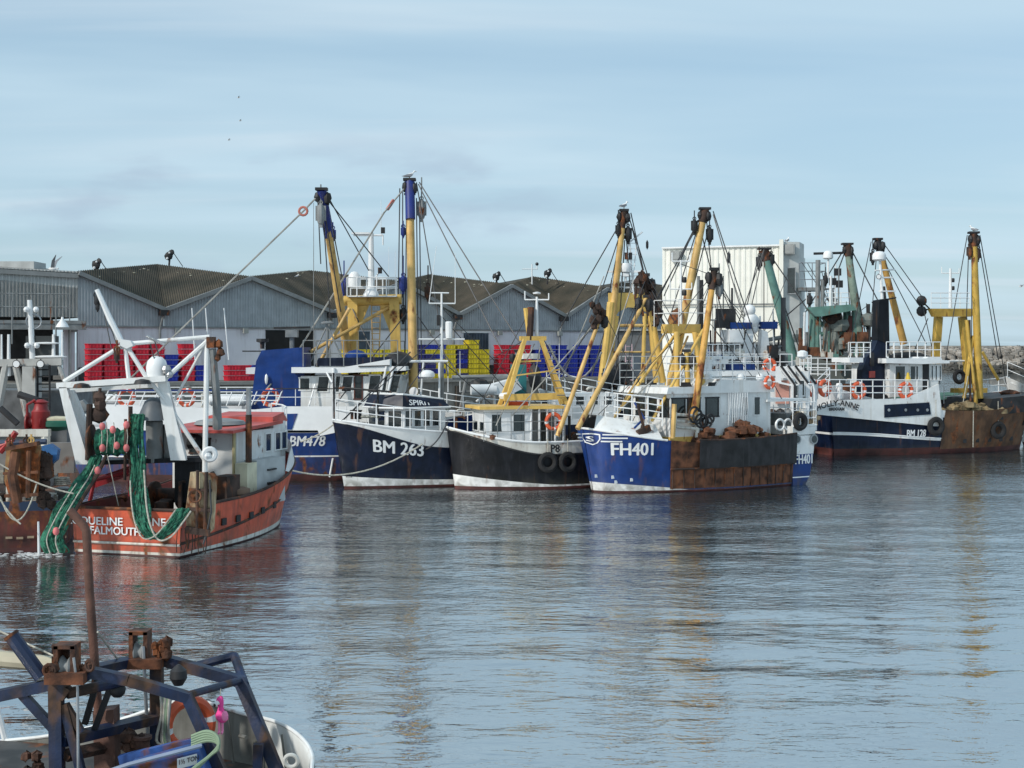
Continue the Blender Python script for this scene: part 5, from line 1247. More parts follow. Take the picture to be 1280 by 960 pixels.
# ---- BM128 HOLLY-ANNE
def boat_bm128():
    F = Frame((18.2, 87.75), (.945, .325)); Lh = 16.0; sd = F.near
    V0 = sd*3.0
    h = Hull(F, Lh, 6.0, 4.2, 2.55, 3.2, rake=.9, tr=.72, blunt=.55, flare=.75, mid=.62, srake=.5)
    root = thing('fishing_trawler', F.p(7, 0, 0), 'navy and white trawler numbered BM128 with rounded railed stern, tall black funnel and rusty foredeck', 'fishing trawler')
    tj = h.find(1178, sd, 1.5)
    wl = lambda t: 2.95-.75*sstep(t/(tj+.05)) if t < tj+.02 else 9
    h.build(root, [(.42, 0), (lambda t: 1.25-.5*sstep(t/.6), 1), (lambda t: 1.38-.5*sstep(t/.6), 2), (lambda t: min(wl(t), h.sheer(t)-.001), 1, 3)], [boot, navy, hullwhite, cleanwhite], bulw=.3, inner=white)
    # rusty forward plating
    m = M(); m.grid([[h.pt(t, z(t), sd, o) for t in xs(tj, 1.0, 16)] for z, o in ((lambda t: .3, .03), (lambda t: 1.4, .04), (lambda t: h.sheer(t)+.05, .04))], flip=False)
    m.grid([[h.pt(t, z(t), -sd, o) for t in xs(tj, 1.0, 16)] for z, o in ((lambda t: .3, .03), (lambda t: 1.4, .04), (lambda t: h.sheer(t)+.05, .04))])
    m.build('rusty_plating', mat('rust_brown', (.13, .065, .032), .8, var=.3, scale=1.2, streak=.7, streakcol=(.05, .035, .03), rust=.3), root, smooth=40)
    m = M(); h.strake(m, lambda t: 1.4-.5*sstep(t/.6), .04, t1=tj+.02); m.build('white_stripe', cleanwhite, root)
    g = lambda px, py, v=V0: F.uz(px, py, v)
    gp = lambda px, py, v=V0: F.at(px, py, v)
    # white superstructure side running up from the hull to the wheelhouse front
    tp = lambda t: h.pt(t, 2.3, sd, .02)
    m = M(); pl = [g(1010, 512), g(1055, 500), g(1130, 498), g(1160, 486), g(1173, 480), g(1179, 530), g(1172, 533), g(1090, 525), g(1020, 518)]
    m.prism([F.p(u, V0+sd*.02, z) for u, z in pl], F.b*(-sd*.14)); m.prism([F.p(u, -V0-sd*.02, z) for u, z in pl], F.b*(sd*.14)); m.build('upper_side', white, root, smooth=0)
    m = M(); pn = [g(1105, 506), g(1161, 503), g(1163, 518), g(1105, 522)]; m.prism([F.p(u, V0+sd*.06, z) for u, z in pn], F.b*(-sd*.05)); m.build('navy_panel', navy, root, smooth=0)
    for px in (1111, 1132, 1147, 1159): 
        q = gp(px, 512.5, V0+sd*.07); M().lathe(q, [(.09, 0), (.09, .03)], axis=F.b*sd, n=10).build('porthole', steel, root)
    m = M(); F.box(m, .4, g(1172, 500)[0], -2.9, 2.9, 3.0, 3.1); m.build('upper_deck', deckgrey, root, smooth=0)
    # stern name on an arc
    t0 = .0
    def arcname(txt, px, py, size, wid, arc):
        q = gp(px, py, V0+sd*.12); 
        vs, fs = text_mesh(txt, size, .012, wid, 'CENTER'); m = M(); pts = []
        for x, y in vs:
            an = x/arc; pts.append(q+F.a*(math.sin(an)*(arc+y))+Z*(math.cos(an)*(arc+y)-arc)+F.b*sd*(-.0))
        m.add(pts, fs); m.build('lettering', dark, root, smooth=0)
    arcname('HOLLY-ANNE', 1047, 507, .46, 1.0, 3.2); arcname('BRIXHAM', 1046, 513, .24, 1.0, 8)
    hulltext(root, h, 'BM 128', h.find(1133, sd, 1.3), 1.42-.33, sd, 1, .62, bold=.012, wid=.72, out=.05)
    # funnel: broad navy base sweeping up to narrow black stack
    vc = sd*1.6
    pr = [(1077, 497), (1078, 462), (1084, 446), (1093, 436), (1097, 425), (1099, 376), (1111, 374), (1112, 436), (1108, 446), (1112, 452), (1112, 497)]
    m = M(); m.prism([gp(*p, vc) for p in pr], F.b*(-sd*.6)); m.build('funnel', navy, root, smooth=0)
    m = M(); m.prism([gp(*p, vc+sd*.04) for p in ((1097, 425), (1099, 375), (1111, 373), (1112, 430))], F.b*(-sd*.68)); m.build('soot_stack', blackp, root, smooth=0)
    m = M(); m.tube([gp(1105, 376, 1), gp(1105, 358, 1)], .16, .08); m.tube([gp(1090, 378, 1), gp(1120, 372, 1)], .05); m.build('stack_pipe', dark, root)
    m = M(); q = gp(1090, 449, vc+sd*.06); m.obox(q, F.a*.12, F.b*.05, Z*.4); m.build('vent', dark, root); m = M(); q = gp(1090, 468, vc+sd*.03); m.obox(q, F.a*.2, F.b*.03, Z*.2); m.build('red_plate', redroof, root)
    # mast with dome above funnel
    q = gp(1107, 372, 0); mo = M().tube([q-Z*4, gp(1100, 325, 0)], .12, .08).build('mast', cleanwhite, root)
    dome(mo, gp(1099, 326, 0), .42, .6); m = M(); m.tube([gp(1094, 338, 0), gp(1118, 337, 0)], .05); m.tube([gp(1096, 347, 0), gp(1116, 347, 0)], .05); m.beam(gp(1100, 364, 0), gp(1118, 364, 0), .3, .08); m.build('crossarm', cleanwhite, mo)
    flood(root, gp(1098, 346, 0)); 
    # wheelhouse
    vw = sd*2.1; 
    def W_(px, py, v=vw): return F.at(px, py, v)
    m = M(); m.prism([W_(*p) for p in ((1112, 497), (1112, 455), (1177, 455), (1172, 482), (1164, 492))], F.b*(-sd*4.2)); m.build('wheelhouse', white, root, smooth=0)
    m = M(); m.prism([W_(*p, vw+sd*.4) for p in ((1108, 454), (1155, 455), (1187, 454), (1187, 451), (1178, 450), (1176, 446), (1161, 446), (1158, 448), (1108, 448))], F.b*(-sd*5)); m.build('roof', cleanwhite, root, smooth=0)
    for px, w, fr in ((1125, .72, cleanwhite), (1141, .4, white), (1146, .2, white)): window(root, F.at(px, 466, vw), F.a*w, Z*.85, F.b*sd, fr, glass, .06)
    m = M(); q = F.at(1157, 475, vw); m.obox(q, F.a*.22, F.b*.05, Z*1.0); m.build('door', dark, root, smooth=0)
    for px in (1165, 1170, 1175): window(root, F.at(px, 466, vw), F.a*.14, Z*.9, F.b*sd, cleanwhite, glass, .04)
    for v in xs(-1.6, 1.6, 5): window(root, F.p(F.uz(1176, 465, vw)[0]+.04, v, F.at(1176, 465, vw).z), F.b*.55, Z*.8, F.a, white, glass, .04)
    m = M(); m.lathe(F.at(1135, 476, vw+sd*.5), [(.2, 0), (.1, .3), (.06, .5)], n=8); m.build('oilskin', mat('yellow_cloth', (.7, .5, .05), .7), root)
    zr = F.at(1120, 447, vw).z
    railing(root, [F.p(F.uz(px, 447, vw)[0], vw, zr) for px in xs(1108, 1176, 8)], .95, cleanwhite, rails=2, r=.03)
    railing(root, [F.p(F.uz(px, 447, vw)[0], -vw, zr) for px in xs(1108, 1176, 8)], .95, cleanwhite, rails=2, r=.03)
    m = M(); m.ball(F.at(1135, 446, 0), .8, (1.6, 1, .4), n=10); m.build('tarpaulin', dark, root)
    m = M(); m.prism([W_(*p, vw+sd*.3) for p in ((1062, 453), (1079, 453), (1079, 447), (1062, 447))], F.b*(-sd*2)); m.build('side_platform', cleanwhite, root, smooth=0)
    railing(root, [F.at(px, 447, vw+sd*.2) for px in xs(1063, 1088, 4)], .9, cleanwhite, rails=3, r=.03)
    # stern rails round the curve
    pts = [F.p(g(px, 500)[0], V0, 3.95) for px in xs(1040, 1165, 12)]
    st = [h.pt(.0, h.sheer(0), sd), h.pt(.06, h.sheer(.06), sd)]
    def rl(px): 
        u = g(px, 500)[0]; return F.p(u, V0, F.at(px, 499, V0).z)
    railing(root, [h.pt(0, 4.1, -sd), h.pt(0, 4.1, 0), h.pt(0, 4.1, sd)]+[rl(px) for px in xs(1022, 1160, 11)], 1.15, cleanwhite, rails=3, r=.035)
    for i, px in enumerate((1016, 1031, 1073, 1132)): lifebuoy(F.at(px, 488 if i > 1 else 485, V0-sd*.1), F.b+F.a*(.0 if i > 1 else -.3), ('leftmost orange lifebuoy on the stern rail of the white and navy trawler', 'second orange lifebuoy on the rounded stern rail, above the name', 'orange lifebuoy on the rail just below the black funnel', 'orange lifebuoy on the rail below the wheelhouse side window')[i], .42, .13)
    m = M(); m.lathe(F.at(1049, 498, V0-sd*.3), [(.2, 0), (.2, .8), (.15, .9)], n=10); m.build('white_bin', cleanwhite, root)
    clutter(root, F, 1, 5.5, -2, 2, 3.1, 12, 41, smax=.5)
    # tyres
    tyre(F.at(1170, 533, V0+sd*.2), F.b, 'black tyre fender where white side meets the rusty deck side', .42, .17, up=1.2)
    tyre(h.pt(h.find(1245, sd, 1.5), 1.35, sd, .22), F.b, 'black tyre fender low on the rusty side near the bow', .4, .17, up=1.4)
    tyre(F.at(1199, 471, 0), F.b, 'black tyre hung in the rigging above the rusty working deck', .34, .14, up=.8)
    # bow end
    m = M(); 
    for k in range(5): m.obox(h.pt(tj+.12+.07*k, .75, sd, .05), F.a*.12, F.b*.02, Z*.12)
    m.build('scuppers', dark, root, smooth=0)
    heap(root, F, g(1185, 530)[0], g(1262, 530)[0], sd*1.2, sd*2.3, 2.5, .5, 'nets_on_deck', mat('tan_net', (.24, .18, .10), .95, var=.4), 60, .3)
    m = M(); q0 = g(1180, 520)[0]; F.box(m, q0, g(1262, 520)[0], -2.4, 2.4, 2.0, 2.2); m.build('work_deck', dark, root, smooth=0)
    m = M(); m.prism([F.p(g(1240, 500)[0], 0, 2.2), F.p(Lh-.4, 0, 2.6), F.p(Lh-.2, 0, 3.6), F.p(g(1250, 500)[0], 0, 3.3)], F.b*2.3); m.prism([F.p(g(1240, 500)[0], 0, 2.2), F.p(Lh-.4, 0, 2.6), F.p(Lh-.2, 0, 3.6), F.p(g(1250, 500)[0], 0, 3.3)], F.b*-2.3); m.build('forecastle', dark, root, smooth=0)
    m = M(); m.ball(F.at(1262, 492, 0), .4, (1.6, 1, .6), n=10, jit=.2); m.build('forecastle_cover', rustm, root, smooth=0)
    # gantry & derricks
    gt = mat('ochre_steel', (.52, .33, .06), .5, var=.15, streak=.5, streakcol=(.3, .16, .04), rust=.2)
    D = -1.5*sd
    w = lambda px, py, v=D: F.at(px, py, v)
    for x0, x1, vv in ((1167, 1173, D), (1212, 1203, D)):
        m = M(); m.beam(w(x0, 480, vv), w(x1, 396, vv), .42, .42, up=F.b); m.build('gantry_post', gt, root, smooth=0)
    m = M(); m.prism([w(1159, 386), w(1214, 386), w(1209, 396), w(1164, 396)], F.b*(sd*.5)); m.build('gantry_beam', gt, root, smooth=0)
    m = M(); m.tube([w(1160, 452), w(1216, 451)], .06); m.build('crossbar', cleanwhite, root)
    railing(root, [w(px, 385) for px in xs(1164, 1212, 5)]+[w(px, 385, -D) for px in xs(1212, 1164, 3)], .95, cleanwhite, rails=3, r=.02)
    q = w(1188, 385, 0); mastx(root, q, 2.5, ((.88, .55), ), .12)
    for px, py in ((1152, 376), (1152, 389)): 
        m = M(); m.ball(w(px, py), .35, (1.0, .5, 1), n=10); m.tube([w(px, py), w(1162, 386)], .05); m.build('block_on_arm', dark, root)
    dR = derrick(root, w(1224, 498, 1.2*sd), w(1217, 292, 1.2*sd), .30, .22, gt, rustdark, .8)
    d2_ = derrick(root, w(1130, 430, D), w(1097, 300, D), .27, .2, mat('ochre_dark', (.42, .24, .06), .55, rust=.35), dark, .9)
    block(root, w(1091, 322, D), .42, dark, .8); block(root, w(1212, 315, 1.2*sd), .42, rustdark, .5); block(root, w(1222, 318, 1.2*sd), .42, rustdark, .5)
    m = M(); m.beam(w(1190, 488, 0), w(1232, 488, 0), .35, .3); m.tube([w(1228, 440, 0), w(1248, 475, 0)], .1); m.build('derrick_cradle', gt, root)
    for i, (x0, y0, x1, y1) in enumerate(((1208, 400, 1221, 512), (1216, 420, 1205, 498), (1212, 400, 1213, 510))):
        m = M(); m.tube([w(x0, y0, sd), w(x1, y1, 1.6*sd)], .12 if i < 2 else .07); m.build('beam_gear', gt if i < 2 else rustdark, root)
    hr, hl = w(1217, 294, 1.2*sd), w(1097, 302, D)
    wires(root, [(hr+V((.4, 0, 0)), w(1258, 480, 0)), (hr+V((.3, 0, -.3)), w(1248, 450, 0)), (hr+V((-.4, 0, 0)), w(1180, 460, 0)), (hr+V((-.3, 0, -.3)), w(1208, 400, 0)), (hr+V((-.1, 0, 0)), w(1214, 480, sd)), (hl+V((.3, 0, 0)), w(1153, 372)), (hl+V((.4, 0, -.8)), w(1152, 386)), (hl+V((.4, 0, -1.2)), w(1158, 430, 0)), (hl+V((-.4, 0, 0)), w(1060, 445, 2)), (hl, w(1085, 450, 2)), (w(1160, 398, 0), w(1140, 445, 0)), (w(1152, 376), w(1175, 480, sd))], .03)
    m = M(); m.tube([w(1210, 470, 2*sd), w(1198, 535, 2.2*sd)], .03); m.build('deck_rope', rope, root)
    M().sag(h.pt(h.find(1212, sd, 2), 2.6, sd, .1), h.pt(h.find(1214, sd, .3), .35, sd, .12), .035, .0).build('hanging_rope', rope, root)
    railing(root, [w(px, 500-(px-1225)*.1, -2*sd) for px in xs(1180, 1262, 7)], 1.3, cleanwhite, rails=3, r=.03)
    gulls(hr+Z*.14, 'white gull perched on top of the rightmost derrick', 1.3, 2)
    gulls(F.at(1210, 519, 2.0*sd)+Z*0, 'small white gull standing on the nets of the rusty foredeck', 1.2, .3)
boat_bm128()
# ================================================================== red stern trawler, JACQUELINE ANNE
netg = mat('green_net', (.018, .12, .075), .85, var=.4, scale=9, streak=.6, streakcol=(.008, .05, .035), bump=.8, tone=(.03, .20, .12))
pinkf = mat('pink_float', (.62, .16, .16), .6, var=.15)
def net_panel(px, w, off=.0, n=7):
    """gathered sheet of netting down a path of (point, width): folded cross-section"""
    m = M(); rows = []
    for i, (p, wd) in enumerate(px):
        row = []; k = 14
        for j in range(k*1+1):
            f = j/k; row.append(V(p)+V(((f-.5)*wd, -.10*math.sin(f*math.pi*5+i*.3)-.12*math.sin(f*math.pi)+random.uniform(-.012, .012), random.uniform(-.02, .02))))
        for j in range(k, -1, -1):
            f = j/k; row.append(V(p)+V(((f-.5)*wd, .12*math.sin(f*math.pi)+.02, 0)))
        row.append(row[0]); rows.append(row)
    m.grid(rows); return m
def net_bundle(path, wf, k):
    m = M(); n = len(path)
    for s_ in range(k):
        o = (s_+.5)/k-.5; ph = random.uniform(0, 6); pts = []
        for i, p in enumerate(path):
            f = i/(n-1); w = wf(f); pts.append(V(p)+V((o*w+.035*math.sin(i*.7+ph), -.05*math.cos(o*9+i*.35)+.03*math.sin(i*1.1+ph*2), .02*math.sin(i+ph))))
        a = random.uniform(.026, .046)*(1.3 if wf(.7) > .5 else 1); m.tube(pts, a, a*random.uniform(.8, 1.3), n=6)
    for s_ in range(k//2):      # loose twine wandering over the folds
        o = random.uniform(-.5, .5); ph = random.uniform(0, 6); i0 = random.randint(0, n//2); m.tube([V(p)+V(((o+.35*math.sin(j*.45+ph))*wf(j/n)*.8, -.10, .03*math.sin(j))) for j, p in enumerate(path) if i0 <= j <= i0+n//2], .012, n=4)
    return m
def spline(pts, n=6):
    out = []; q = [V(p) for p in pts]; q = [q[0]]+q+[q[-1]]
    for i in range(1, len(q)-2):
        for k in range(n):
            t = k/n; a, b, c, d = q[i-1], q[i], q[i+1], q[i+2]
            out.append(.5*((2*b)+(c-a)*t+(2*a-5*b+4*c-d)*t*t+(3*b-a-3*c+d)*t**3))
    out.append(q[-2]); return out
def boat_red():
    F = Frame((-11.75, 43.9), (.29, .957)); Lh = 10.3; sd = F.near   # transom towards the camera
    h = Hull(F, Lh, 4.1, 1.42, 1.5, 2.55, rake=.55, tr=.93, blunt=.55, flare=.85, mid=.3, draft=.7)
    root = thing('fishing_trawler', F.p(5, 0, 0), 'red stern trawler of Falmouth with white gantry, green net drum and rusty trawl door', 'fishing trawler')
    h.build(root, [(.05, 0), (lambda t: .13+.12*t, 1), (lambda t: h.sheer(t)-.05, 2, 2)], [boot, dirtywhite, redhull], bulw=.75, inner=mat('maroon_inner', (.16, .02, .02), .6, rust=.3), deckmat=rustdark)
    m = M(); h.strake(m, lambda t: h.sheer(t), .05); m.tube([h.pt(0, 1.42, 1), h.pt(0, 1.42, -1)], .05); m.build('rail_cap', rustdark, root)
    m = M(); h.strake(m, lambda t: .42+1.1*(t**1.5), .05, side=-1 if h.pt(.5, 1, 1).x < h.pt(.5, 1, -1).x else 1); m.build('rubbing_strake', rustdark, root)
    rs = -1 if h.pt(.5, 1, 1).x < h.pt(.5, 1, -1).x else 1      # starboard side, facing right
    m = M(); m.tube([h.pt(0, .37, 1)-F.a*.03, h.pt(0, .37, -1)-F.a*.03], .04); m.build('transom_strake', dirtywhite, root)
    # name on the transom
    ex = (h.pt(0, 1, rs)-h.pt(0, 1, -rs)).normalized()
    def TR(px, py, out=.05): return F.atu(px, py, -out)
    Frame.atu = lambda s, px, py, u: (lambda d, o: o+d*((s.a.dot(s.O)+u-s.a.dot(o))/s.a.dot(d)))(V(((px-640)/FP, 1, -(py-440)/FP)), V((0, 0, H)))
    p = TR(102, 655); lettering(root, 'ANNE', lambda x, y: F.atu(170, 656.5, -.04)+ex*x+Z*y, cleanwhite, .34, .02, 1.1)
    lettering(root, 'JACQUELINE', lambda x, y: F.atu(78, 654, -.04)+ex*x+Z*y, cleanwhite, .34, .02, 1.1)
    lettering(root, 'FALMOUTH', lambda x, y: F.atu(112, 667, -.04)+ex*x+Z*y, cleanwhite, .34, .02, 1.0)
    # side details: square scuppers
    m = M()
    for px, py in ((279, 652), (297, 648), (313, 644), (327, 638), (341, 631)):
        t = h.find(px, rs, .8); q = h.pt(t, P(0, py, h.pt(t, .8, rs).y).z, rs, .03); a2 = (h.pt(t+.03, .8, rs)-h.pt(t, .8, rs)).normalized(); f = M().obox(q, a2*.14, a2.cross(Z)*.02, Z*.11).build('scupper', dark, root, smooth=0)
    # wheelhouse forward
    A = lambda px, py, Y: P(px, py, Y)
    uw0, uw1 = 5.0, 8.0; z0 = 1.5
    wv = 1.15
    zt = 3.62
    wh = M(); F.box(wh, 4.7, 7.6, -1.25, 1.15, .9, zt-.1); wh.build('wheelhouse', white, root, smooth=0)
    m = M(); F.box(m, 7.55, 8.5, -1.2, 1.1, .9, zt+.12); m.build('wheelhouse_front', white, root, smooth=0)
    m = M(); m.hexa([F.p(4.0, -1.5, zt-.1), F.p(7.9, -1.4, zt+.05), F.p(7.9, 1.4, zt+.05), F.p(4.0, 1.5, zt-.1), F.p(4.0, -1.5, zt), F.p(7.9, -1.4, zt+.17), F.p(7.9, 1.4, zt+.17), F.p(4.0, 1.5, zt)]); m.build('roof', redroof, root, smooth=0)
    m = M(); m.hexa([F.p(7.3, -1.3, zt+.0), F.p(8.8, -1.15, zt+.1), F.p(8.8, 1.15, zt+.1), F.p(7.3, 1.3, zt), F.p(7.3, -1.3, zt+.3), F.p(8.6, -1.1, zt+.42), F.p(8.6, 1.1, zt+.42), F.p(7.3, 1.3, zt+.3)]); m.build('roof_visor', redroof, root, smooth=0)
    rv = -1 if (F.b.x > 0) == (rs < 0) else 1
    sv = -1.0 if F.b.x < 0 else 1.0       # sign of v on the right-hand side in the photo
    for u in (7.0, 7.75, 8.25): window(root, F.p(u, sv*(1.25 if sv < 0 else 1.2)+sv*(.01), 3.05), F.a*.42, Z*.62, F.b*sv, white, glass, .04)
    window(root, F.p(4.68, .1, 3.05), F.b*.75, Z*.5, -F.a, dark, glass, .05)
    m = M(); m.lathe(F.p(4.4, -.1*sv, 3.2), [(.05, -.2), (.25, -.1), (.28, .2), (.2, .25)], axis=F.b, n=10); m.build('speaker', dark, root)
    m = M(); m.tube([F.p(4.62, sv*1.2, 1.1), F.p(4.62, sv*1.2, zt-.1)], .06); m.build('corner_post', mat('cream_post', (.5, .42, .22), .6), root)
    m = M(); F.box(m, 4.5, 5.2, sv*1.3, sv*1.75, 1.0, 2.5); m.build('side_locker', mat('cream_paint', (.62, .58, .42), .6, rust=.15), root, smooth=0)
    m = M(); F.box(m, 5.25, 7.4, sv*1.2, sv*1.72, 1.0, 2.55); m.build('grey_casing', mat('pale_grey', (.42, .44, .44), .6), root, smooth=0)
    m = M(); 
    for z in (1.7, 2.15): F.box(m, 6.0, 6.6, sv*1.72, sv*1.80, z, z+.05)
    m.build('step', dark, root, smooth=0)
    m = M(); q = F.p(5.0, sv*1.55, 2.5); m.tube([q, q+Z*1.6], .11); o = m.build('exhaust', rustdark, root); M().tube([q+Z*1.6, q+Z*2.5], .09).build('exhaust_top', steel, o)
    # bow: raised white bulwark
    m = M(); ts = xs(.74, .995, 10)
    for s_ in (1, -1): m.grid([[h.pt(t, h.sheer(t)+.03, s_, .0) for t in ts], [h.pt(t, h.sheer(t)+.03, s_, .0)+Z*.55*sstep((t-.72)/.1)-F.a*.25 for t in ts]]); m.grid([[h.pt(t, h.sheer(t)+.03, s_, .0)-F.a*.05 for t in ts], [h.pt(t, h.sheer(t)+.03, s_, .0)+Z*.55*sstep((t-.72)/.1)-F.a*.30 for t in ts]])
    m.build('bow_bulwark', cleanwhite, root)
    F3 = lambda u, v, z: F.p(u, v*sv, z)
    railing(root, [F3(8.6, 1.1, 2.9), F3(9.2, .9, 2.95), F3(9.7, .5, 3.0), F3(9.8, 0, 3.05)], 1.25, cleanwhite, rails=3, r=.03)
    m = M(); q = F3(5.9, 0, zt+.1); m.lathe(q, [(.9, 0), (.8, .12), (.3, .2)], n=14); m.build('roof_hatch', greyst, root)
    # stern gantry
    Y0 = 45.3
    g = lambda px, py, d=0: P(px, py, Y0+d)
    for pts in (((71, 481), (98, 481), (152, 600), (118, 600)),):
        pass
    def legp(x0, y0, x1, y1, w0, w1, d=0, th=.3, nm='gantry_leg'):
        m = M(); a, b = g(x0, y0, d), g(x1, y1, d)
        m.hexa([b-V((w1/2, th/2, 0)), b+V((w1/2, -th/2, 0)), b+V((w1/2, th/2, 0)), b+V((-w1/2, th/2, 0)), a-V((w0/2, th/2, 0)), a+V((w0/2, -th/2, 0)), a+V((w0/2, th/2, 0)), a+V((-w0/2, th/2, 0))])
        return m.build(nm, white, root, smooth=0)
    legp(80, 484, 105, 580, .24, .42); legp(89, 487, 124, 578, .14, .26, .5)
    legp(204, 477, 224, 575, .30, .48, .3)
    m = M(); m.beam(g(72, 482), g(208, 473), .3, .18); m.beam(g(80, 489, .6), g(205, 481, .6), .12, .12); m.build('gantry_beam', white, root, smooth=0)
    T = lambda name, pts, r, mt=white, **k: M().tube([g(*p) for p in pts], r, **k).build(name, mt, root)
    T('gantry_tube', ((80, 477), (156, 430, .2), (262, 421, .4)), .07, n=9); T('gantry_tube', ((156, 430, .2), (161, 475)), .07); T('gantry_tube', ((158, 432, .2), (182, 470), (206, 500, .2), (256, 575, .4)), .07)
    T('gantry_tube', ((262, 424, .4), (205, 475, .2)), .075); T('gantry_tube', ((258, 428, .6), (218, 500, .8)), .045); T('gantry_tube', ((259, 424, .4), (256, 592, .4)), .085, n=9)
    T('gantry_tube', ((183, 420, .2), (206, 431, .2)), .05, steel)
    T('boom', ((121, 362, .2), (137, 398, .2), (151, 428, .2)), .075, cleanwhite, r2=.12)
    m = M(); m.prism([g(150, 424), g(163, 426), g(166, 432), (g(158, 436)), g(150, 432)], V((0, .3, 0))); m.build('boom_heel', white, root, smooth=0)
    block(root, g(121, 376, .2), .18, dark, .15); block(root, g(122, 384, .2), .14, dark, .1); block(root, g(146, 445), .2, rustdark, .3)
    wires(root, [(g(133, 395, .2), g(148, 436)), (g(131, 395, .2), g(139, 435)), (g(193, 425, .2), g(206, 470)), (g(188, 430), g(200, 475))], .018)
    dome(root, g(196, 474, .2), .33, .74)
    m = M(); m.ball(g(208, 462, -.1), .16, n=8); m.ball(g(212, 468, -.1), .12, n=8); m.build('gantry_lamp', steel, root)
    for px, py in ((102, 485), (178, 480)): m = M(); q = g(px, py, -.2); m.lathe(q, [(.28, 0), (.22, .12), (.05, .16)], n=12); m.build('lamp_hood', dark, root)
    # right hand boom end gear
    m = M(); m.box(g(264, 428, .4), (.25, .3, .35)); m.ball(g(273, 430, .4), .15, n=7, jit=.2); m.ball(g(276, 440, .4), .14, n=7, jit=.2); m.ball(g(272, 447, .4), .12, n=7, jit=.2); m.build('boom_end_gear', rustdark, root)
    M().tube([g(266, 436, .4), g(271, 500, .6), g(272, 535, 1)], .11, .16).build('hydraulic_arm', greyst, root)
    m = M(); m.tube([g(262, 570, 1), g(250, 595, 1)], .04); m.torus(g(262, 568, .2), .17, .09, V((.3, -1, 0)), n=14, k=6); m.ball(g(259, 570, .2), .15, n=8); m.build('warp_sheave', cleanwhite, root)
    # black structure deck
    m = M(); m.beam(g(125, 577, .8), g(258, 573, .9), 1.0, .14); m.tube([g(178, 577, .6), g(178, 640, .6)], .12); m.tube([g(245, 576, .6), g(246, 640, .6)], .14); m.box(g(238, 600, 1.0), (.9, .5, 1.4)); m.build('net_drum_frame', blackp, root)
    clutter(root, F, .6, 4.2, -1.6, 1.6, .75, 16, 61, smax=.35)
    winch(root, F, 3.4, 0, 1.5, 2.2, .45)
    m = M(); F.box(m, 3.0, 3.9, sv*1.3, sv*1.8, 1.2, 2.2); m.build('gear_box', rustdark, root, smooth=0)
    m = M(); q = F.p(4.1, sv*1.5, 1.75); m.lathe(q-Z*.3, [(.42, 0), (.5, .1), (.5, .25), (.35, .3)], n=14); m.build('basket', mat('basket_brown', (.2, .13, .09), .9), root)
    m = M(); m.beam(g(100, 610, .8), g(172, 585, .9), .25, .3); m.box(g(172, 610, .8), (.5, .4, .5)); m.tube([g(112, 628, .4), g(118, 600, .4), g(160, 590, .4)], .07); m.build('red_frame', mat('maroon_steel', (.28, .015, .02), .5, var=.2), root)
    m = M(); m.prism([g(148, 565, 1.2), g(172, 575, 1.2), (g(172, 565, 1.2)), g(158, 556, 1.2)], V((0, .6, 0))); m.build('white_cowl', cleanwhite, root, smooth=0)
    # grey suited gear: upright hydraulic power block (two dark drums with a hood)
    m = M(); q = g(193, 525, .6); m.lathe(q-Z*1.35, [(.26, 0), (.28, 1.3), (.24, 1.35)], n=12); m.lathe(q+V((.42, .2, -1.35)), [(.2, 0), (.2, 1.2)], n=10); m.build('hydraulic_ram', greyst, root)
    m = M(); m.lathe(q-Z*.0, [(.52, 0), (.45, .25), (.3, .6), (.12, .72)], n=14); m.build('power_block', mat('slate_paint', (.10, .115, .13), .5), root)
    # rusty trawl door hung at the quarter
    dr = thing('trawl_door', g(253, 640), 'rust streaked cream trawl door hanging at the right quarter of the red trawler', 'trawl door')
    D_ = lambda px, py, d=0: P(px, py, 43.2+d)
    m = M(); m.prism([D_(238, 590), D_(262, 592), D_(266, 596), D_(262, 662), D_(256, 668), D_(233, 664), D_(232, 636)], V((.1, .22, 0))); m.build('door_plate', mat('rusty_cream', (.52, .42, .26), .7, var=.2, rust=.75, streak=.8, streakcol=(.12, .05, .02)), dr, smooth=0)
    m = M(); m.tube([D_(247, 588, -.1), D_(246, 664, -.1)], .05); m.tube([D_(258, 590, -.1), D_(256, 666, -.1)], .06); m.beam(D_(234, 636, -.06), D_(264, 638, -.06), .12, .1); m.beam(D_(232, 662, -.06), D_(262, 666, -.06), .2, .2); m.beam(D_(236, 612, -.05), D_(265, 613, -.05), .08, .08); m.build('door_frame', rustdark, dr)
    m = M(); m.tube([D_(262, 600, -.1), D_(264, 640, -.1), D_(258, 668, -.12), D_(254, 680, -.1)], .03); m.build('hanging_warp', wire, dr)
    m = M(); m.torus(D_(244, 620, -.12), .18, .035, V((0, 1, 0)), n=12, k=5); m.build('towing_ring', rustm, dr)
    m = M()
    for k in range(9):
        x = 222+k*4.5; m.tube([D_(x, 660, .1), D_(x+random.uniform(-2, 2), 680, .05), D_(x+random.uniform(-2, 2), 690+random.uniform(-4, 4), .05)], .018, n=4)
    m.build('chain_fringe', rustdark, dr)
    # net drum with the green net: the net is its own thing
    m = M(); c0, c1 = g(108, 552, -.3), g(168, 552, -.3)
    for c in (g(112, 552, -.3), g(160, 552, -.3)): m.lathe(c, [(.5, 0), (.55, .04), (.55, .08), (.2, .1)], axis=V((1, 0, 0)), n=18)
    m.tube([c0, c1], .1); m.tube([g(112, 505, -.2), g(110, 575, -.2)], .1); m.tube([g(163, 508, -.2), g(163, 580, -.2)], .07); m.build('net_drum', rustdark, root)
    m = M()
    for k in range(2): m.ball(g(125, 497+k*9, -.2), .2, n=9, jit=.15)
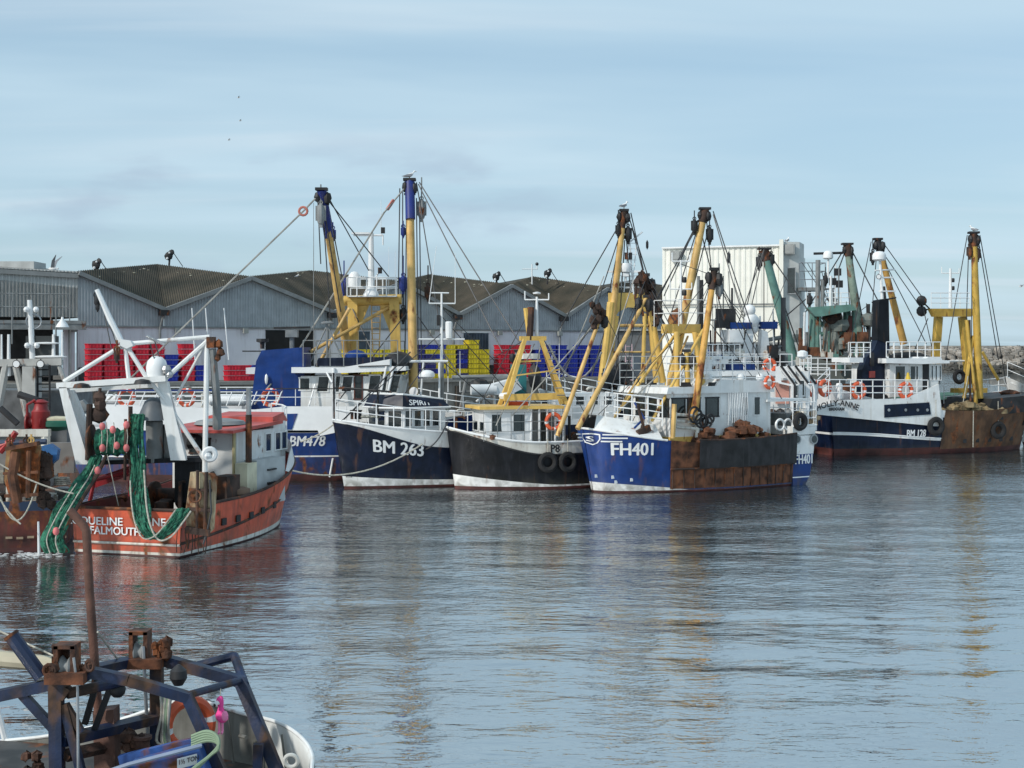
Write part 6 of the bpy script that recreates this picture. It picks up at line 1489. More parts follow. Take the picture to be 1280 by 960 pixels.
    m.ball(g(124, 518, -.1), .3, (1, .6, .9), n=9, jit=.1); m.tube([g(125, 485, -.2), g(124, 520, -.2)], .05); m.build('drum_motor', rustdark, root)
    nt_ = thing('trawl_net', g(140, 552, -.3), 'green trawl net with pink floats wound on the drum and hanging over the transom', 'trawl net')
    m = M(); prof = [(.18, .02)]+[(.40+.05*math.sin(k*2.1), .02+k*.1) for k in range(1, 11)]+[(.2, 1.06)]
    m.lathe(g(118, 553, -.35), prof, axis=V((1, 0, 0)), n=18); 
    for v_ in m.v: v_ += V((random.uniform(-.02, .02), random.uniform(-.03, .03), random.uniform(-.03, .03)))
    m.build('wound_net', netg, nt_)
    n1 = spline([g(172, 518, -.5), g(171, 560, -.6), g(173, 600, -.8), g(175, 630, -1.6), g(180, 655, -2.3), g(190, 672, -2.5), g(205, 668, -2.5), g(220, 650, -2.4), g(230, 636, -2.2)], 5)
    ws = [.42, .44, .46, .5, .52, .54, .56, .58, .6, .6, .6, .6, .62, .62, .6, .56, .5, .45, .4, .36, .34]
    def wdt(i, n): return (.48+.15*math.sin(math.pi*min(1, i/n*1.4))) if i < n*.6 else .3
    net_bundle(n1, lambda f: .42 if f < .3 else .50 if f < .5 else .34, 15).build('hanging_net', netg, nt_)
    m = M(); m.tube([p+V((.24, -.16, -.05)) for p in n1[8:]], .028, n=5); m.tube([p+V((-.2, -.2, 0)) for p in n1[10:]], .02, n=5); m.build('net_headline', rope, nt_)
    n2 = spline([g(120, 570, -.5), g(108, 595, -.8), g(92, 620, -1.6), g(76, 648, -2.2), g(66, 672, -2.3), g(70, 690, -2.3)], 6)
    net_bundle(n2, lambda f: .28+.62*f*(1.2-.5*f), 19).build('hanging_net', netg, nt_)
    m = M(); m.tube([p+V((.15, -.2, 0)) for p in n2[3:]], .022, n=5); m.tube([p+V((-.1, -.25, 0)) for p in n2[8:]], .02, n=5); m.build('net_headline', rope, nt_)
    m = M(); m.tube([p+V((.32, -.02, 0)) for p in n2], .055, n=6); m.build('ground_rope', rustdark, nt_)
    for i, (px, py) in enumerate(((128, 533), (141, 537), (158, 531), (128, 560), (158, 560), (146, 557), (122, 588), (70, 664))):
        q = g(px, py, -.85 if i < 6 else (-1.0 if i == 6 else -2.6)); M().ball(q, .1, (1, 1, 1.25), n=10).build('float', pinkf, nt_)
    for x in (126, 133, 142, 158):
        M().tube([g(x, 528, -.82), g(x+1.5, 545, -.86), g(x, 566, -.8)], .016, n=5).build('float_line', rope, nt_)
    M().tube([g(134, 568, -.7), g(141, 600, -.6), g(148, 632, -.6)], .016, n=5).build('float_line', rope, nt_)
    m = M(); m.tube([g(157, 524, -.6), g(156, 600, -.4)], .05); 
    for k in range(16): m.torus(g(163, 516+k*5.5, -.5), .07, .02, V((1, 0, .3)), n=8, k=4)
    m.build('chain', rustdark, nt_)
boat_red()

# ================================================================== rusty dark boat at the left edge
def boat_left():
    F = Frame((-16.0, 44.6), (-.25, .97)); Lh = 11; sd = 1
    h = Hull(F, Lh, 4.6, 1.55, 1.6, 2.6, rake=.6, tr=.92, blunt=.55, flare=.85, mid=.3)
    root = thing('fishing_trawler', F.p(5, 0, 0), 'dark rust stained trawler cut by the left picture edge, with a blue rail', 'fishing trawler')
    h.build(root, [(.12, 0), (lambda t: h.sheer(t)-.3, 1, 2)], [boot, mat('darkred_hull', (.10, .018, .012), .6, var=.4, rust=.6, streak=.7), mat('dark_blue_rail', (.015, .035, .08), .6, rust=.2)], bulw=.75, inner=rustdark, deckmat=rustdark)
    g = lambda px, py, Y=44.5: P(px, py, Y)
    m = M(); m.tube([g(-60, 556), g(58, 552)], .09); m.build('rail', mat('dark_blue_rail', (0, 0, 0)), root)
    m = M(); m.lathe(g(0, 683), [(.01, 0), (.02, .02)]); 
    # worn name on transom
    ex = (F.b*-1); 
    lettering(root, 'ADELA', lambda x, y: F.p(-.05, 1.6, .38)-F.b*x+Z*y, mat('worn_white', (.30, .27, .22), .8, rust=.5), .3, 0, 1.6) if False else None
    m = M(); x0 = F.p(-.04, -1.4, .42)
    for k in range(6): m.obox(F.p(-.04, -2.0+k*.32, .42+.02*(k % 2)), F.b*.1, F.a*.01, Z*.035)
    m.build('worn_name', mat('worn_white', (.34, .26, .18), .8, rust=.5), root, smooth=0)
    # white frame with cross rail
    m = M(); m.beam(g(-40, 541, 45.5), g(62, 541, 45.5), .3, .22); m.tube([g(57, 541, 45.5), g(57, 590, 45.5)], .15, n=8); m.tube([g(-20, 541, 45.5), g(-20, 590, 45.5)], .15, n=8); m.build('stern_frame', dirtywhite, root)
    m = M(); m.beam(g(-40, 548, 45.8), g(50, 547, 45.8), .1, .1); m.build('lower_rail', greyst, root)
    m = M(); m.box(g(10, 572, 47.5), (4.4, .2, 1.0)); m.build('house_back', mat('dim_house_back', (.20, .19, .18), .7, rust=.4), root, smooth=0)
    m = M(); m.prism([g(50, 558, 44), g(62, 555, 44), g(72, 562, 44), g(70, 575, 44), g(62, 582, 44), g(62, 598, 44), g(50, 598, 44)], V((0, .3, 0))); m.build('blue_panel', mat('faded_blue', (.03, .12, .30), .6, var=.3, rust=.15), root, smooth=0)
    # trawl door bulging cage
    t = thing('trawl_door', g(25, 600, 43.6), 'rounded rusty trawl door hanging at the stern of the dark left trawler', 'trawl door')
    m = M(); m.prism([g(8, 562, 43.4), g(46, 555, 43.4), g(48, 560, 43.4), g(44, 618, 43.4), g(12, 622, 43.4), g(5, 600, 43.4)], V((0, .3, 0))); m.build('door_plate', mat('rusty_cream2', (.42, .28, .12), .75, var=.3, rust=.95, rustcol=(.16, .05, .015)), t, smooth=0)
    m = M(); m.tube([g(20, 565, 43.2), g(16, 595, 43.1), g(22, 628, 43.2)], .16); m.tube([g(36, 563, 43.2), g(35, 622, 43.2)], .08); m.beam(g(4, 592, 43.2), g(48, 590, 43.2), .08, .08); m.beam(g(6, 620, 43.2), g(48, 618, 43.2), .1, .1); m.beam(g(8, 561, 43.2), g(48, 554, 43.2), .3, .12); m.build('door_frame', rustm, t)
    clutter(root, F, .4, 5, -2.0, 1.9, 1.0, 34, 71, smax=.45); clutter(root, F, .4, 4, -2.0, 1.9, 1.9, 16, 75, smax=.35)
    m = M(); m.tube([g(0, 565), g(14, 548), g(20, 540)], .1); m.tube([g(-5, 560), g(18, 550)], .1); m.build('red_arm', mat('bright_red_steel', (.34, .02, .02), .5, var=.25), root)
    for px in (12, 33, 39): block(root, g(px, 560, 44), .22, rustdark if px != 39 else yel, .2)
    m = M()
    for k in range(30): m.ball(g(56+random.uniform(-6, 8), 595+random.uniform(-25, 35), 43.8), random.uniform(.1, .2), n=6, jit=.3)
    m.build('tangled_gear', rustdark, root, smooth=0)
    for i, (a, b, s_) in enumerate(((g(-30, 560, 43), g(92, 617, 43.2), .2), (g(0, 620, 43), g(46, 605, 43.2), .9), (g(-5, 615, 43), g(26, 655, 42.8), .1))):
        o = M().sag(a, b, .025, s_, k=14).build('mooring_rope', rope, root)
    # bilge water stream
    m = M(); m.tube([g(48, 652, 43.3), g(48.5, 670, 43.3), g(49, 693, 43.3)], .03, .05); m.build('discharge_stream', mat('foam', (.7, .73, .74), .4, var=.05), root)
    m = M()
    for k in range(120):
        a = random.gauss(0, 1); q = PZ(46+a*16, 694.5+random.gauss(0, 1.8)); m.ball(q+Z*.02, random.uniform(.015, .05), (2.2, 1, .22), n=6, jit=.2)
    tag(m.build('foam', MATS['foam'], None), kind='stuff')
boat_left()

# boat behind the left edge: grey wheelhouse, masts, ladder, red winch
def boat_left_behind():
    Y = 56; F = Frame(((-18.5/1), 50), (-.3, .95)); g = lambda px, py, d=0: P(px, py, Y+d)
    root = thing('fishing_boat', g(40, 560, 2).xy.to_3d(), 'dark crowded boat at the far left with pale pole masts, lamps and a red winch', 'fishing boat')
    F = Frame((-20.5, 53.5), (.05, 1)); h = Hull(F, 10, 4.5, 2.0, 1.9, 2.8, tr=.9)
    h.build(root, [(.2, 0), (lambda t: h.sheer(t)-.2, 1, 2)], [boot, blackp, greyst], bulw=.6, inner=rustdark)
    m = M(); m.box(g(30, 520, 3), (4.6, 3.5, 2.2)); m.build('wheelhouse', mat('dim_grey', (.12, .125, .13), .7, var=.3), root, smooth=0)
    m = M(); m.tube([g(37, 375), g(41, 452)], .09, .12, n=10); 
    mo = m.build('mast', cleanwhite, root)
    for px, py in ((33, 387), (45, 387), (34, 432), (46, 432)):
        q = g(px, py, -.2); M().ball(q, .12, n=8).build('mast_lamp', cleanwhite, mo)
    m = M(); m.torus(g(42, 402), .28, .03, V((.3, -1, 0)), n=14, k=5); m.build('ring', steel, mo)
    for px, y0, y1, r in ((2, 418, 450, .05), (11, 418, 470, .08), (15, 376, 430, .03), (67, 418, 455, .08), (70, 380, 420, .035), (78, 415, 450, .05)):
        q0, q1 = g(px, y1), g(px, y0); M().tube([q0, q1], r, r*.7).build('mast', cleanwhite if r > .04 else greyst, root)
    m = M(); m.lathe(g(78, 409), [(.26, 0), (.2, .12), (.06, .3), (.04, .4)], n=12); m.build('gps_dish', cleanwhite, root)
    m = M(); m.ball(g(58, 429), .5, (1.1, .5, .1), n=10); m.ball(g(62, 446), .5, (1.4, .3, .12), n=10); m.build('radar_scanner', cleanwhite, root)
    m = M(); m.box(g(53, 436, .3), (1.1, .6, 1.0)); m.build('radar_box', mat('black_box', (.03, .035, .035), .5), root, smooth=0)
    m = M(); m.beam(g(-20, 454), g(78, 452), .25, .28); m.build('gantry_beam', mat('dull_white', (.42, .42, .40), .6, rust=.2), root, smooth=0)
    for px in (21, 51): flood(root, g(px, 455, -.3))
    m = M(); m.tube([g(8, 455), g(-4, 520)], .16); m.tube([g(20, 458), g(34, 520)], .14); m.tube([g(73, 455), g(82, 480), g(96, 490)], .09); m.build('gantry_leg', MATS['dull_white'], root)
    m = M(); m.beam(g(40, 458), g(40, 500), .8, .5); m.build('mast_trunk', MATS['dull_white'], root)
    m = M(); m.tube([g(47, 456, -.2), g(47, 530, -.2)], .04); m.tube([g(62, 456, -.2), g(62, 530, -.2)], .04)
    for k in range(7): m.tube([g(47, 462+k*9, -.2), g(62, 462+k*9, -.2)], .03, n=5)
    m.build('ladder', dark, root)
    m = M(); m.lathe(g(34, 528, -2.5), [(.36, 0), (.38, .06), (.22, .1), (.22, .5), (.38, .55), (.36, .6)], axis=V((1, 0, 0)), n=14); m.lathe(g(51, 538, -2.5), [(.3, 0), (.34, .1), (.34, .7), (.26, .8), (.24, 1.0), (.3, 1.05), (.1, 1.15)], n=12); m.tube([g(34, 522, -2.7), g(34, 506, -2.7), g(44, 500, -2.7)], .05); m.tube([g(28, 540, -2.5), g(46, 541, -2.5)], .1); m.build('winch', mat('red_winch', (.24, .014, .015), .5, var=.25), root)
    m = M(); m.tube([g(23, 493, -2), g(45, 500, -2), g(48, 512, -2)], .14); m.tube([g(0, 510, -2), g(22, 530, -2)], .12); m.build('crane_arm', dark, root)
    m = M(); m.ball(g(70, 530, -2.4), .55, (1.3, .7, .5), n=10); m.build('tender', mat('dark_green', (.015, .12, .08), .5), root); m = M(); m.ball(g(70, 524, -2.4), .5, (1.3, .7, .25), n=10); m.build('tender_cover', mat('cream_cover', (.55, .5, .36), .7), root)
    for k in range(3): m = M(); m.lathe(g(92+k*.5, 524+k*6, 0), [(.2, 0), (.26, .1), (.26, 1.1), (.2, 1.2)], axis=V((1, 0, 0)), n=12); m.build('liferaft_canister', cleanwhite, root)
    m = M(); m.tube([g(92, 512, 0), g(104, 507, 0), g(108, 514, 0)], .25); m.build('engine_cowl', greyst, root)
    clutter(root, F, -.5, 3.5, -2, 2.4, 2.0, 16, 77, smax=.4)
boat_left_behind()
# ================================================================== boats packed behind
def boat_yellow_gantry():
    F = Frame((15.0, 87.5), (-.93, -.36)); Lh = 14.5; h = Hull(F, Lh, 5.4, 3.0, 2.9, 4.1, rake=1.3, tr=.8, blunt=.6, flare=.6); sd = F.near
    root = thing('fishing_trawler', F.p(7, 0, 0), 'navy trawler with white rail cap behind the blue scalloper, wearing the wide yellow gantry', 'fishing trawler')
    h.build(root, [(.3, 0), (lambda t: h.sheer(t)-.34, 1, 2)], [boot, navy, hullwhite], bulw=.4, inner=white)
    w = lambda px, py, v=0: F.at(px, py, v)
    m = M(); m.prism([w(763, 366), (w(812, 366)), w(814, 380), w(763, 380)], F.b*-.3*sd); m.build('gantry_beam', yel2, root, smooth=0)
    m = M(); m.prism([w(763, 380), w(814, 380), w(817, 402), w(812, 392), w(800, 385), w(785, 384), w(773, 390), w(766, 402)], F.b*-.2*sd); m.build('gantry_arch', yel2, root, smooth=0)
    for x0, y0, x1, y1, r in ((764, 378, 752, 480, .24), (771, 395, 758, 480, .14), (812, 378, 822, 478, .24), (806, 392, 803, 478, .12)): M().tube([w(x1, y1), w(x0, y0)], r, n=10).build('gantry_post', yel2, root)
    m = M(); m.tube([w(760, 407), w(810, 407)], .1); m.tube([w(756, 440), w(812, 440)], .06); m.build('crossbar', yel, root)
    d1 = derrick(root, w(757, 470), w(780, 264), .27, .19, yel, rustdark, 1.0); d2 = derrick(root, w(838, 480), w(881, 262), .32, .24, yel, rustdark, .8)
    m = M(); m.ball(w(846, 400), .55, (1, .6, 1.3), n=8, jit=.15); m.build('derrick_joint', mat('worn_buff', (.45, .24, .07), .7, rust=.6), d2)
    block(root, w(785, 293), .5, dark, 1.0); block(root, w(773, 288), .4, dark, .8); block(root, w(887, 294), .5, dark, .9); block(root, w(868, 283), .45, dark, .5)
    m = M(); q = w(790, 366); P1 = lambda px, py: w(px, py)
    for x in (786, 796): m.tube([P1(x-6, 365), P1(x, 300)], .03)
    for k in range(9): m.tube([P1(780+k*.7, 360-k*7), P1(792+k*.7, 360-k*7)], .02, n=5)
    m.tube([P1(792, 368), P1(787, 300), P1(778, 290)], .045); m.tube([P1(787, 303), P1(803, 290)], .05); m.build('lattice_mast', cleanwhite, root)
    for px in (783, 788): m = M(); m.box(w(px, 320), (.2, .2, .4)); m.build('mast_lamp', dark, root)
    radar(root, w(782, 345)-Z*.3, 2.2); 
    m = M(); q = w(782, 340); m.lathe(q, [(.3, 0), (.36, .3), (.3, .5)], n=10); m.build('radome', cleanwhite, root)
    railing(root, [w(px, 366) for px in xs(765, 812, 5)], 1.0, cleanwhite, rails=3, r=.02)
    m = M(); m.tube([w(782, 430), w(782, 476)], .03); m.tube([w(790, 430), w(790, 476)], .03)
    for k in range(8): m.tube([w(782, 433+k*6), w(790, 433+k*6)], .022, n=5)
    m.build('ladder', mat('pink_ladder', (.6, .42, .45), .6), root)
    H1, H2 = w(780, 266), w(881, 264)
    wires(root, [(H1-Z*.2, w(700, 410, -4)), (H1+V((.4, 0, 0)), w(818, 400)), (H1+V((.3, 0, -.3)), w(850, 470)), (H1+V((-.1, 0, -1)), w(762, 362)), (H1+V((.1, 0, -1)), w(788, 365)), (H2+V((-.3, 0, -.4)), w(830, 370)), (H2+V((-.4, 0, -.6)), w(822, 375)), (H2+V((-.4, 0, -.9)), w(838, 395)), (H2+V((.5, 0, 0)), w(945, 425, 3)), (H2+V((.5, 0, -.2)), w(930, 400, 3)), (H2+V((.1, 0, -.5)), w(889, 335)), (H2+V((.3, 0, -.8)), w(853, 410)), (w(879, 285), w(850, 410)), (w(790, 285), w(812, 372)), (w(776, 290), w(740, 400)), (w(868, 290), w(800, 410)), (w(875, 285), w(905, 400)), (w(765, 380), w(740, 470)), (w(816, 380), w(870, 470)), (w(781, 300), w(770, 470)), (w(700, 465), w(745, 400)), (w(770, 490), w(820, 370))], .035)
    m = M(); m.ball(w(809, 306), .15, (.6, .6, 2), n=6); m.ball(w(911, 322), .2, (.6, .6, 2), n=6); m.build('wire_clamp', dark, root)
    # white bow plating and black netting heap seen above the blue bow
    m = M(); m.prism([w(792, 484), w(800, 483), w(822, 503), w(818, 507), w(792, 501)], F.b*.2); m.build('bow_plate', cleanwhite, root, smooth=0)
    m = M()
    for k in range(26):
        m.ball(w(757+k*1.1+random.uniform(-3, 3), 478-k*.5+random.uniform(-8, 8), sd*1.5), random.uniform(.25, .5), n=7, jit=.25)
    m.build('black_netting', dark, root, smooth=0)
    railing(root, [h.pt(t, h.sheer(t), sd) for t in xs(.35, .98, 12)], 1.1, cleanwhite, rails=3, r=.03)
    m = M(); F.box(m, 2.0, 6.0, -1.8, 1.8, 2.6, 4.6); m.build('wheelhouse', white, root, smooth=0)
    for k in range(5): window(root, F.p(2.5+k*.75, sd*1.8, 4.1), F.a*.5, Z*.5, F.b*sd, cleanwhite, glass, .05)
    clutter(root, F, 6.5, 12, -1.8, 1.8, 2.7, 16, 91)
    gulls(H1+Z*.2, 'white gull on the left one of the two tall buff derricks above the yellow gantry', 1.3, .8)
boat_yellow_gantry()

def boat_grey_frame():
    F = Frame((6.5, 82.0), (-.97, -.2)); h = Hull(F, 12.5, 4.6, 2.6, 2.5, 3.3, rake=1, tr=.8); sd = F.near
    root = thing('fishing_boat', F.p(6, 0, 0), 'dark boat with white rails and grey tube frame behind the navy and black bows', 'fishing boat')
    h.build(root, [(.3, 0), (lambda t: h.sheer(t)-.3, 1, 2)], [boot, navy, hullwhite], bulw=.5, inner=white)
    w = lambda px, py, v=0: F.at(px, py, v)
    m = M(); m.tube([w(565, 472), w(650, 470)], .13); m.tube([w(583, 472), w(574, 520)], .1); m.tube([w(600, 472), w(608, 520)], .1); m.tube([w(640, 471), w(636, 515)], .1); m.tube([w(575, 490), w(650, 486)], .06); m.build('tube_frame', greyst, root)
    railing(root, [h.pt(t, h.sheer(t), sd) for t in xs(.1, .98, 14)], 1.0, cleanwhite, rails=3, r=.03)
    m = M(); m.prism([w(612, 480), w(640, 472), w(648, 485), w(630, 494), (w(612, 492))], F.b*1.2); m.build('white_tender', cleanwhite, root, smooth=0)
    m = M(); F.box(m, 1.0, 4.4, -1.5, 1.5, 2.2, 3.9); m.build('wheelhouse', white, root, smooth=0)
    for k in range(4): window(root, F.p(1.5+k*.8, sd*1.5, 3.5), F.a*.5, Z*.5, F.b*sd, cleanwhite, glass, .05)
    m = M(); m.lathe(w(620, 487, 1), [(.3, 0), (.3, 1.4)], axis=F.a, n=12); m.build('liferaft_canister', cleanwhite, root)
    m = M(); m.ball(w(598, 480, .5), .5, (1.2, 1, .6), n=9, jit=.1); m.ball(w(668, 470, .5), .5, (.7, .6, 1.4), n=9, jit=.2); m.build('wrapped_gear', dark, root, smooth=0)
    m = M(); m.box(w(648, 480), (.9, .5, 2.2)); m.build('green_hopper', mat('teal_box', (.02, .16, .17), .6), root)
    clutter(root, F, 4.6, 11, -1.7, 1.7, 2.3, 22, 93, mats=[cleanwhite, dark, greyst, white, dirtywhite])
    for px, y0 in ((560, 455), (575, 440), (617, 470), (690, 440), (699, 430)): aerial(root, w(px, 490), (490-y0)/FP*82, .03)
    derrick(root, w(650, 500, -1), w(645, 440, -1), .08, .08, greyst)
boat_grey_frame()

def boat_domes():
    F = Frame((17.8, 90.5), (-.97, -.2)); h = Hull(F, 11, 5, 3.2, 3, 3.8, rake=1, tr=.8); sd = F.near
    root = thing('fishing_boat', F.p(6, 0, 0), 'white boat with stacked radar domes on a leaning mast before the cold store', 'fishing boat')
    h.build(root, [(.3, 0), (lambda t: h.sheer(t)-.3, 1, 2)], [boot, royal, hullwhite], bulw=.5, inner=white)
    w = lambda px, py, v=0: F.at(px, py, v)
    def bx(x0, x1, y0, y1, v0, v1, nm, mt): m = M(); m.prism([w(x0, y1, v0), w(x1, y1, v0), w(x1, y0, v0), w(x0, y0, v0)], F.b*(v1-v0)); return m.build(nm, mt, root, smooth=0)
    bx(875, 985, 470, 500, sd*1.8, -sd*1.8, 'wheelhouse', white); bx(870, 990, 464, 470, sd*2.1, -sd*2.1, 'roof', cleanwhite)
    for px in xs(882, 978, 8): window(root, w(px, 483, sd*1.82), F.a*.42, Z*.7, F.b*sd, cleanwhite, glass, .06)
    bx(913, 944, 455, 466, sd*1.2, -sd*1, 'blue_locker', royal); bx(912, 930, 412, 428, sd*.8, -sd*.8, 'radar_house', cleanwhite); bx(914, 940, 403, 411, .5, -.5, 'blue_cover', royal); bx(952, 972, 402, 411, .5, -.5, 'blue_cover', royal)
    m = M(); m.hexa([w(924, 462, .4), w(938, 462, .4), w(938, 462, -.6), w(924, 462, -.6), w(934, 408, .3), w(943, 408, .3), w(943, 408, -.4), w(934, 408, -.4)]); mo = m.build('leaning_mast', cleanwhite, root, smooth=0)
    m = M(); m.beam(w(922, 408), w(952, 407), .5, .12); m.beam(w(914, 429), w(936, 429), .5, .1); m.build('mast_shelf', cleanwhite, mo)
    for px, py, r in ((937, 388, .45), (939, 402, .62), (941, 410, .45)): M().ball(w(px, py), r*.85, n=12).build('radome', cleanwhite, mo)
    m = M(); m.prism([w(945, 465), w(962, 465), w(955, 415), w(948, 412)], F.b*.6); m.build('white_funnel', cleanwhite, root, smooth=0)
    m = M(); m.box(w(907, 398), (1.2, .5, 1.2)); m.build('speaker_box', dark, root, smooth=0)
    for px, y0, y1, r in ((873, 345, 470, .1), (876, 350, 470, .16), (893, 400, 470, .06), (915, 360, 410, .07), (950, 395, 465, .05), (968, 400, 470, .05), (888, 350, 400, .03), (904, 345, 395, .03), (979, 372, 470, .16)): M().tube([w(px, y1), w(px, y0)], r, n=7).build('mast', [dark, greyst, cleanwhite, wire][int(px) % 4], root)
    m = M(); m.tube([w(885, 400), w(900, 400)], .05); m.tube([w(960, 425), w(976, 422)], .14); m.tube([w(945, 440), w(980, 432)], .08); m.tube([w(916, 430), w(912, 460)], .2); m.tube([w(907, 440), w(903, 462)], .3); m.build('gear_arm', greyst, root)
    for z, px0, px1 in ((440, 870, 925), (452, 870, 990)): 
        railing(root, [w(px, z+10, sd*1.5) for px in xs(px0, px1, 9)], .95, cleanwhite, rails=2, r=.03)
    for px, py in ((905, 455), (925, 448), (960, 450), (975, 455), (890, 458)): 
        m = M(); m.lathe(w(px, py, sd), [(.2, 0), (.3, .1), (.3, .5), (.2, .6)], n=10); m.build('deck_drum', random.choice([cleanwhite, dirtywhite, dark]), root)
    lifebuoy(w(962, 457, sd*1.7), F.b, 'small orange lifebuoy hung behind the wheelhouse top of the white domed boat', .35, .12)
    rs = random.Random(5)
    for k in range(16):
        x = rs.uniform(868, 985); y0 = rs.uniform(385, 445); M().tube([w(x, 470, rs.uniform(-1.5, 1.5)), w(x+rs.uniform(-3, 3), y0, rs.uniform(-1, 1))], rs.uniform(.02, .06), n=5).build('pole', rs.choice([cleanwhite, greyst, dark, wire, rustm]), root)
    for k in range(14):
        q = w(rs.uniform(868, 985), rs.uniform(430, 466), rs.uniform(-1.4, 1.4)); a = rs.uniform(.12, .35); m = M(); m.obox(q, F.a*a, F.b*a*.8, Z*a*rs.uniform(.5, 1.4)); m.obox(q+Z*a*1.2, F.a*a*.5, F.b*a*.4, Z*.06); m.build('deck_box', rs.choice([cleanwhite, greyst, dark, dirtywhite, royal]), root, smooth=0)
    wires(root, [(w(rs.uniform(870, 985), rs.uniform(330, 400)), w(rs.uniform(870, 985), rs.uniform(440, 470))) for k in range(12)], .02)
    wires(root, [(w(940, 400), w(883, 465)), (w(955, 312, -2), w(905, 455)), (w(955, 312, -2), w(920, 470)), (w(948, 320, -2), w(925, 420)), (w(955, 320, -2), w(955, 430))], .035)
boat_domes()

def boat_green():
    Y = 98.0; F = Frame((31, 99), (-1, .05)); h = Hull(F, 16, 5.6, 3.4, 3.2, 4, rake=1, tr=.8); sd = F.near
    root = thing('fishing_trawler', F.p(8, 0, 0), 'trawler with weathered green gantry and two green derricks behind the white and navy trawler', 'fishing trawler')
    h.build(root, [(.3, 0), (lambda t: h.sheer(t)-.3, 1, 2)], [boot, blackp, greenst], bulw=.5, inner=greenst)
    w = lambda px, py, v=0: F.at(px, py, v)
    for x0, x1 in ((1017, 1015), (1022, 1021), (1069, 1073)): M().tube([w(x1, 470), w(x0, 390)], .28, n=10).build('gantry_post', greenst, root)
    m = M(); m.prism([w(1006, 385), w(1062, 381), w(1066, 388), w(1024, 396), w(1016, 396)], F.b*1.2); m.build('gantry_beam', greenst, root, smooth=0)
    m = M(); m.tube([w(1018, 418), w(1066, 416)], .16); m.tube([w(1023, 398), w(1056, 450)], .12); m.build('crossbar', greenst, root)
    railing(root, [w(px, 384) for px in xs(1008, 1062, 6)], 1.0, cleanwhite, rails=3, r=.035)
    d1 = derrick(root, w(992, 450), w(955, 312), .42, .3, greenst, rustdark, .8); d2 = derrick(root, w(1078, 450), w(1059, 306), .4, .26, mat('green_weathered', (.20, .26, .21), .6, var=.3, rust=.45), rustdark, .8)
    block(root, w(949, 328), .5, dark, .6); block(root, w(964, 325), .5, dark, .4); block(root, w(1062, 322), .5, dark, .5); block(root, w(1032, 350), .4, dark, .5); block(root, w(1058, 395), .5, greenst, .5)
    for px, y0, y1, r, mt in ((1022, 325, 385, .17, greyst), (1028, 350, 385, .14, greyst), (1035, 318, 350, .07, cleanwhite), (1038, 345, 386, .1, cleanwhite), (1044, 330, 380, .04, cleanwhite), (1048, 335, 385, .06, greyst), (1033, 400, 465, .3, mat('grey_green', (.19, .21, .19), .7, rust=.4)), (1043, 405, 465, .35, mat('grey_green', (0, 0, 0))), (1052, 410, 465, .12, rustdark), (1061, 395, 420, .25, mat('maroon_gear', (.12, .035, .03), .7)), (1000, 410, 465, .12, rustm), (1008, 415, 465, .1, greyst), (1085, 380, 440, .12, dark)): M().tube([w(px, y1), w(px+.5, y0)], r, n=8).build('mast', mt, root)
    M().tube([w(1017, 317), w(1054, 316)], .09).build('radar_scanner', dark, root); dome(root, w(1035, 324), .35, .6)
    for px, py in ((1047, 340), (1041, 352), (1049, 355)): m = M(); m.box(w(px, py), (.5, .1, .5)); m.build('lamp_panel', dark, root, smooth=0)
    for px, py in ((1040, 398), (1050, 407), (1032, 447), (1057, 430), (1085, 400)): m = M(); m.ball(w(px, py), .6, (1.3, 1, .8), n=8, jit=.2); m.build('winch_gear', random.choice([greyst, rustdark, MATS['grey_green']]), root, smooth=0)
    m = M(); m.prism([w(1002, 445), w(1085, 445), w(1085, 475), w(1002, 475)], F.b*.5); m.build('deck_house', mat('dim_house', (.11, .12, .11), .7, rust=.3), root, smooth=0)
    rs = random.Random(9)
    for k in range(22):
        x = rs.uniform(990, 1092); y0 = rs.uniform(375, 440); M().tube([w(x, 472), w(x+rs.uniform(-4, 4), y0, rs.uniform(-1, 1))], rs.uniform(.025, .09), n=5).build('pole', rs.choice([cleanwhite, greyst, dark, greenst, rustdark]), root)
    for k in range(16):
        q = w(rs.uniform(995, 1090), rs.uniform(420, 468), rs.uniform(-1.4, 2.2)); a = rs.uniform(.15, .45); m = M(); m.obox(q, F.a*a, F.b*a*.8, Z*a*rs.uniform(.5, 1.4)); m.tube([q, q+Z*a*2.2], .05); m.build('deck_gear', rs.choice([greyst, dark, dirtywhite, rustm, greenst]), root, smooth=0)
    wires(root, [(w(rs.uniform(1000, 1085), rs.uniform(320, 395)), w(rs.uniform(990, 1095), rs.uniform(430, 470))) for k in range(14)], .025)
    wires(root, [(w(1062, 308), w(1110, 400)), (w(1061, 308), w(1085, 435)), (w(1056, 310), w(1004, 395)), (w(1058, 310), w(1047, 340)), (w(960, 315), w(1008, 385)), (w(958, 318), w(1004, 450)), (w(957, 320), w(980, 430)), (w(1058, 320), w(1068, 470)), (w(965, 410, -2), w(1012, 370))], .045)
    q = w(1012, 375); m = M(); m.ball(q, .35, (.7, .7, 1.3), n=7); m.build('wire_block', dark, root)
    railing(root, [w(px, 470, sd*2.5) for px in xs(1000, 1090, 9)], 1.2, cleanwhite, rails=3, r=.04)
    clutter(root, F, 3, 13, -2, 2, 3.5, 18, 95)
boat_green()

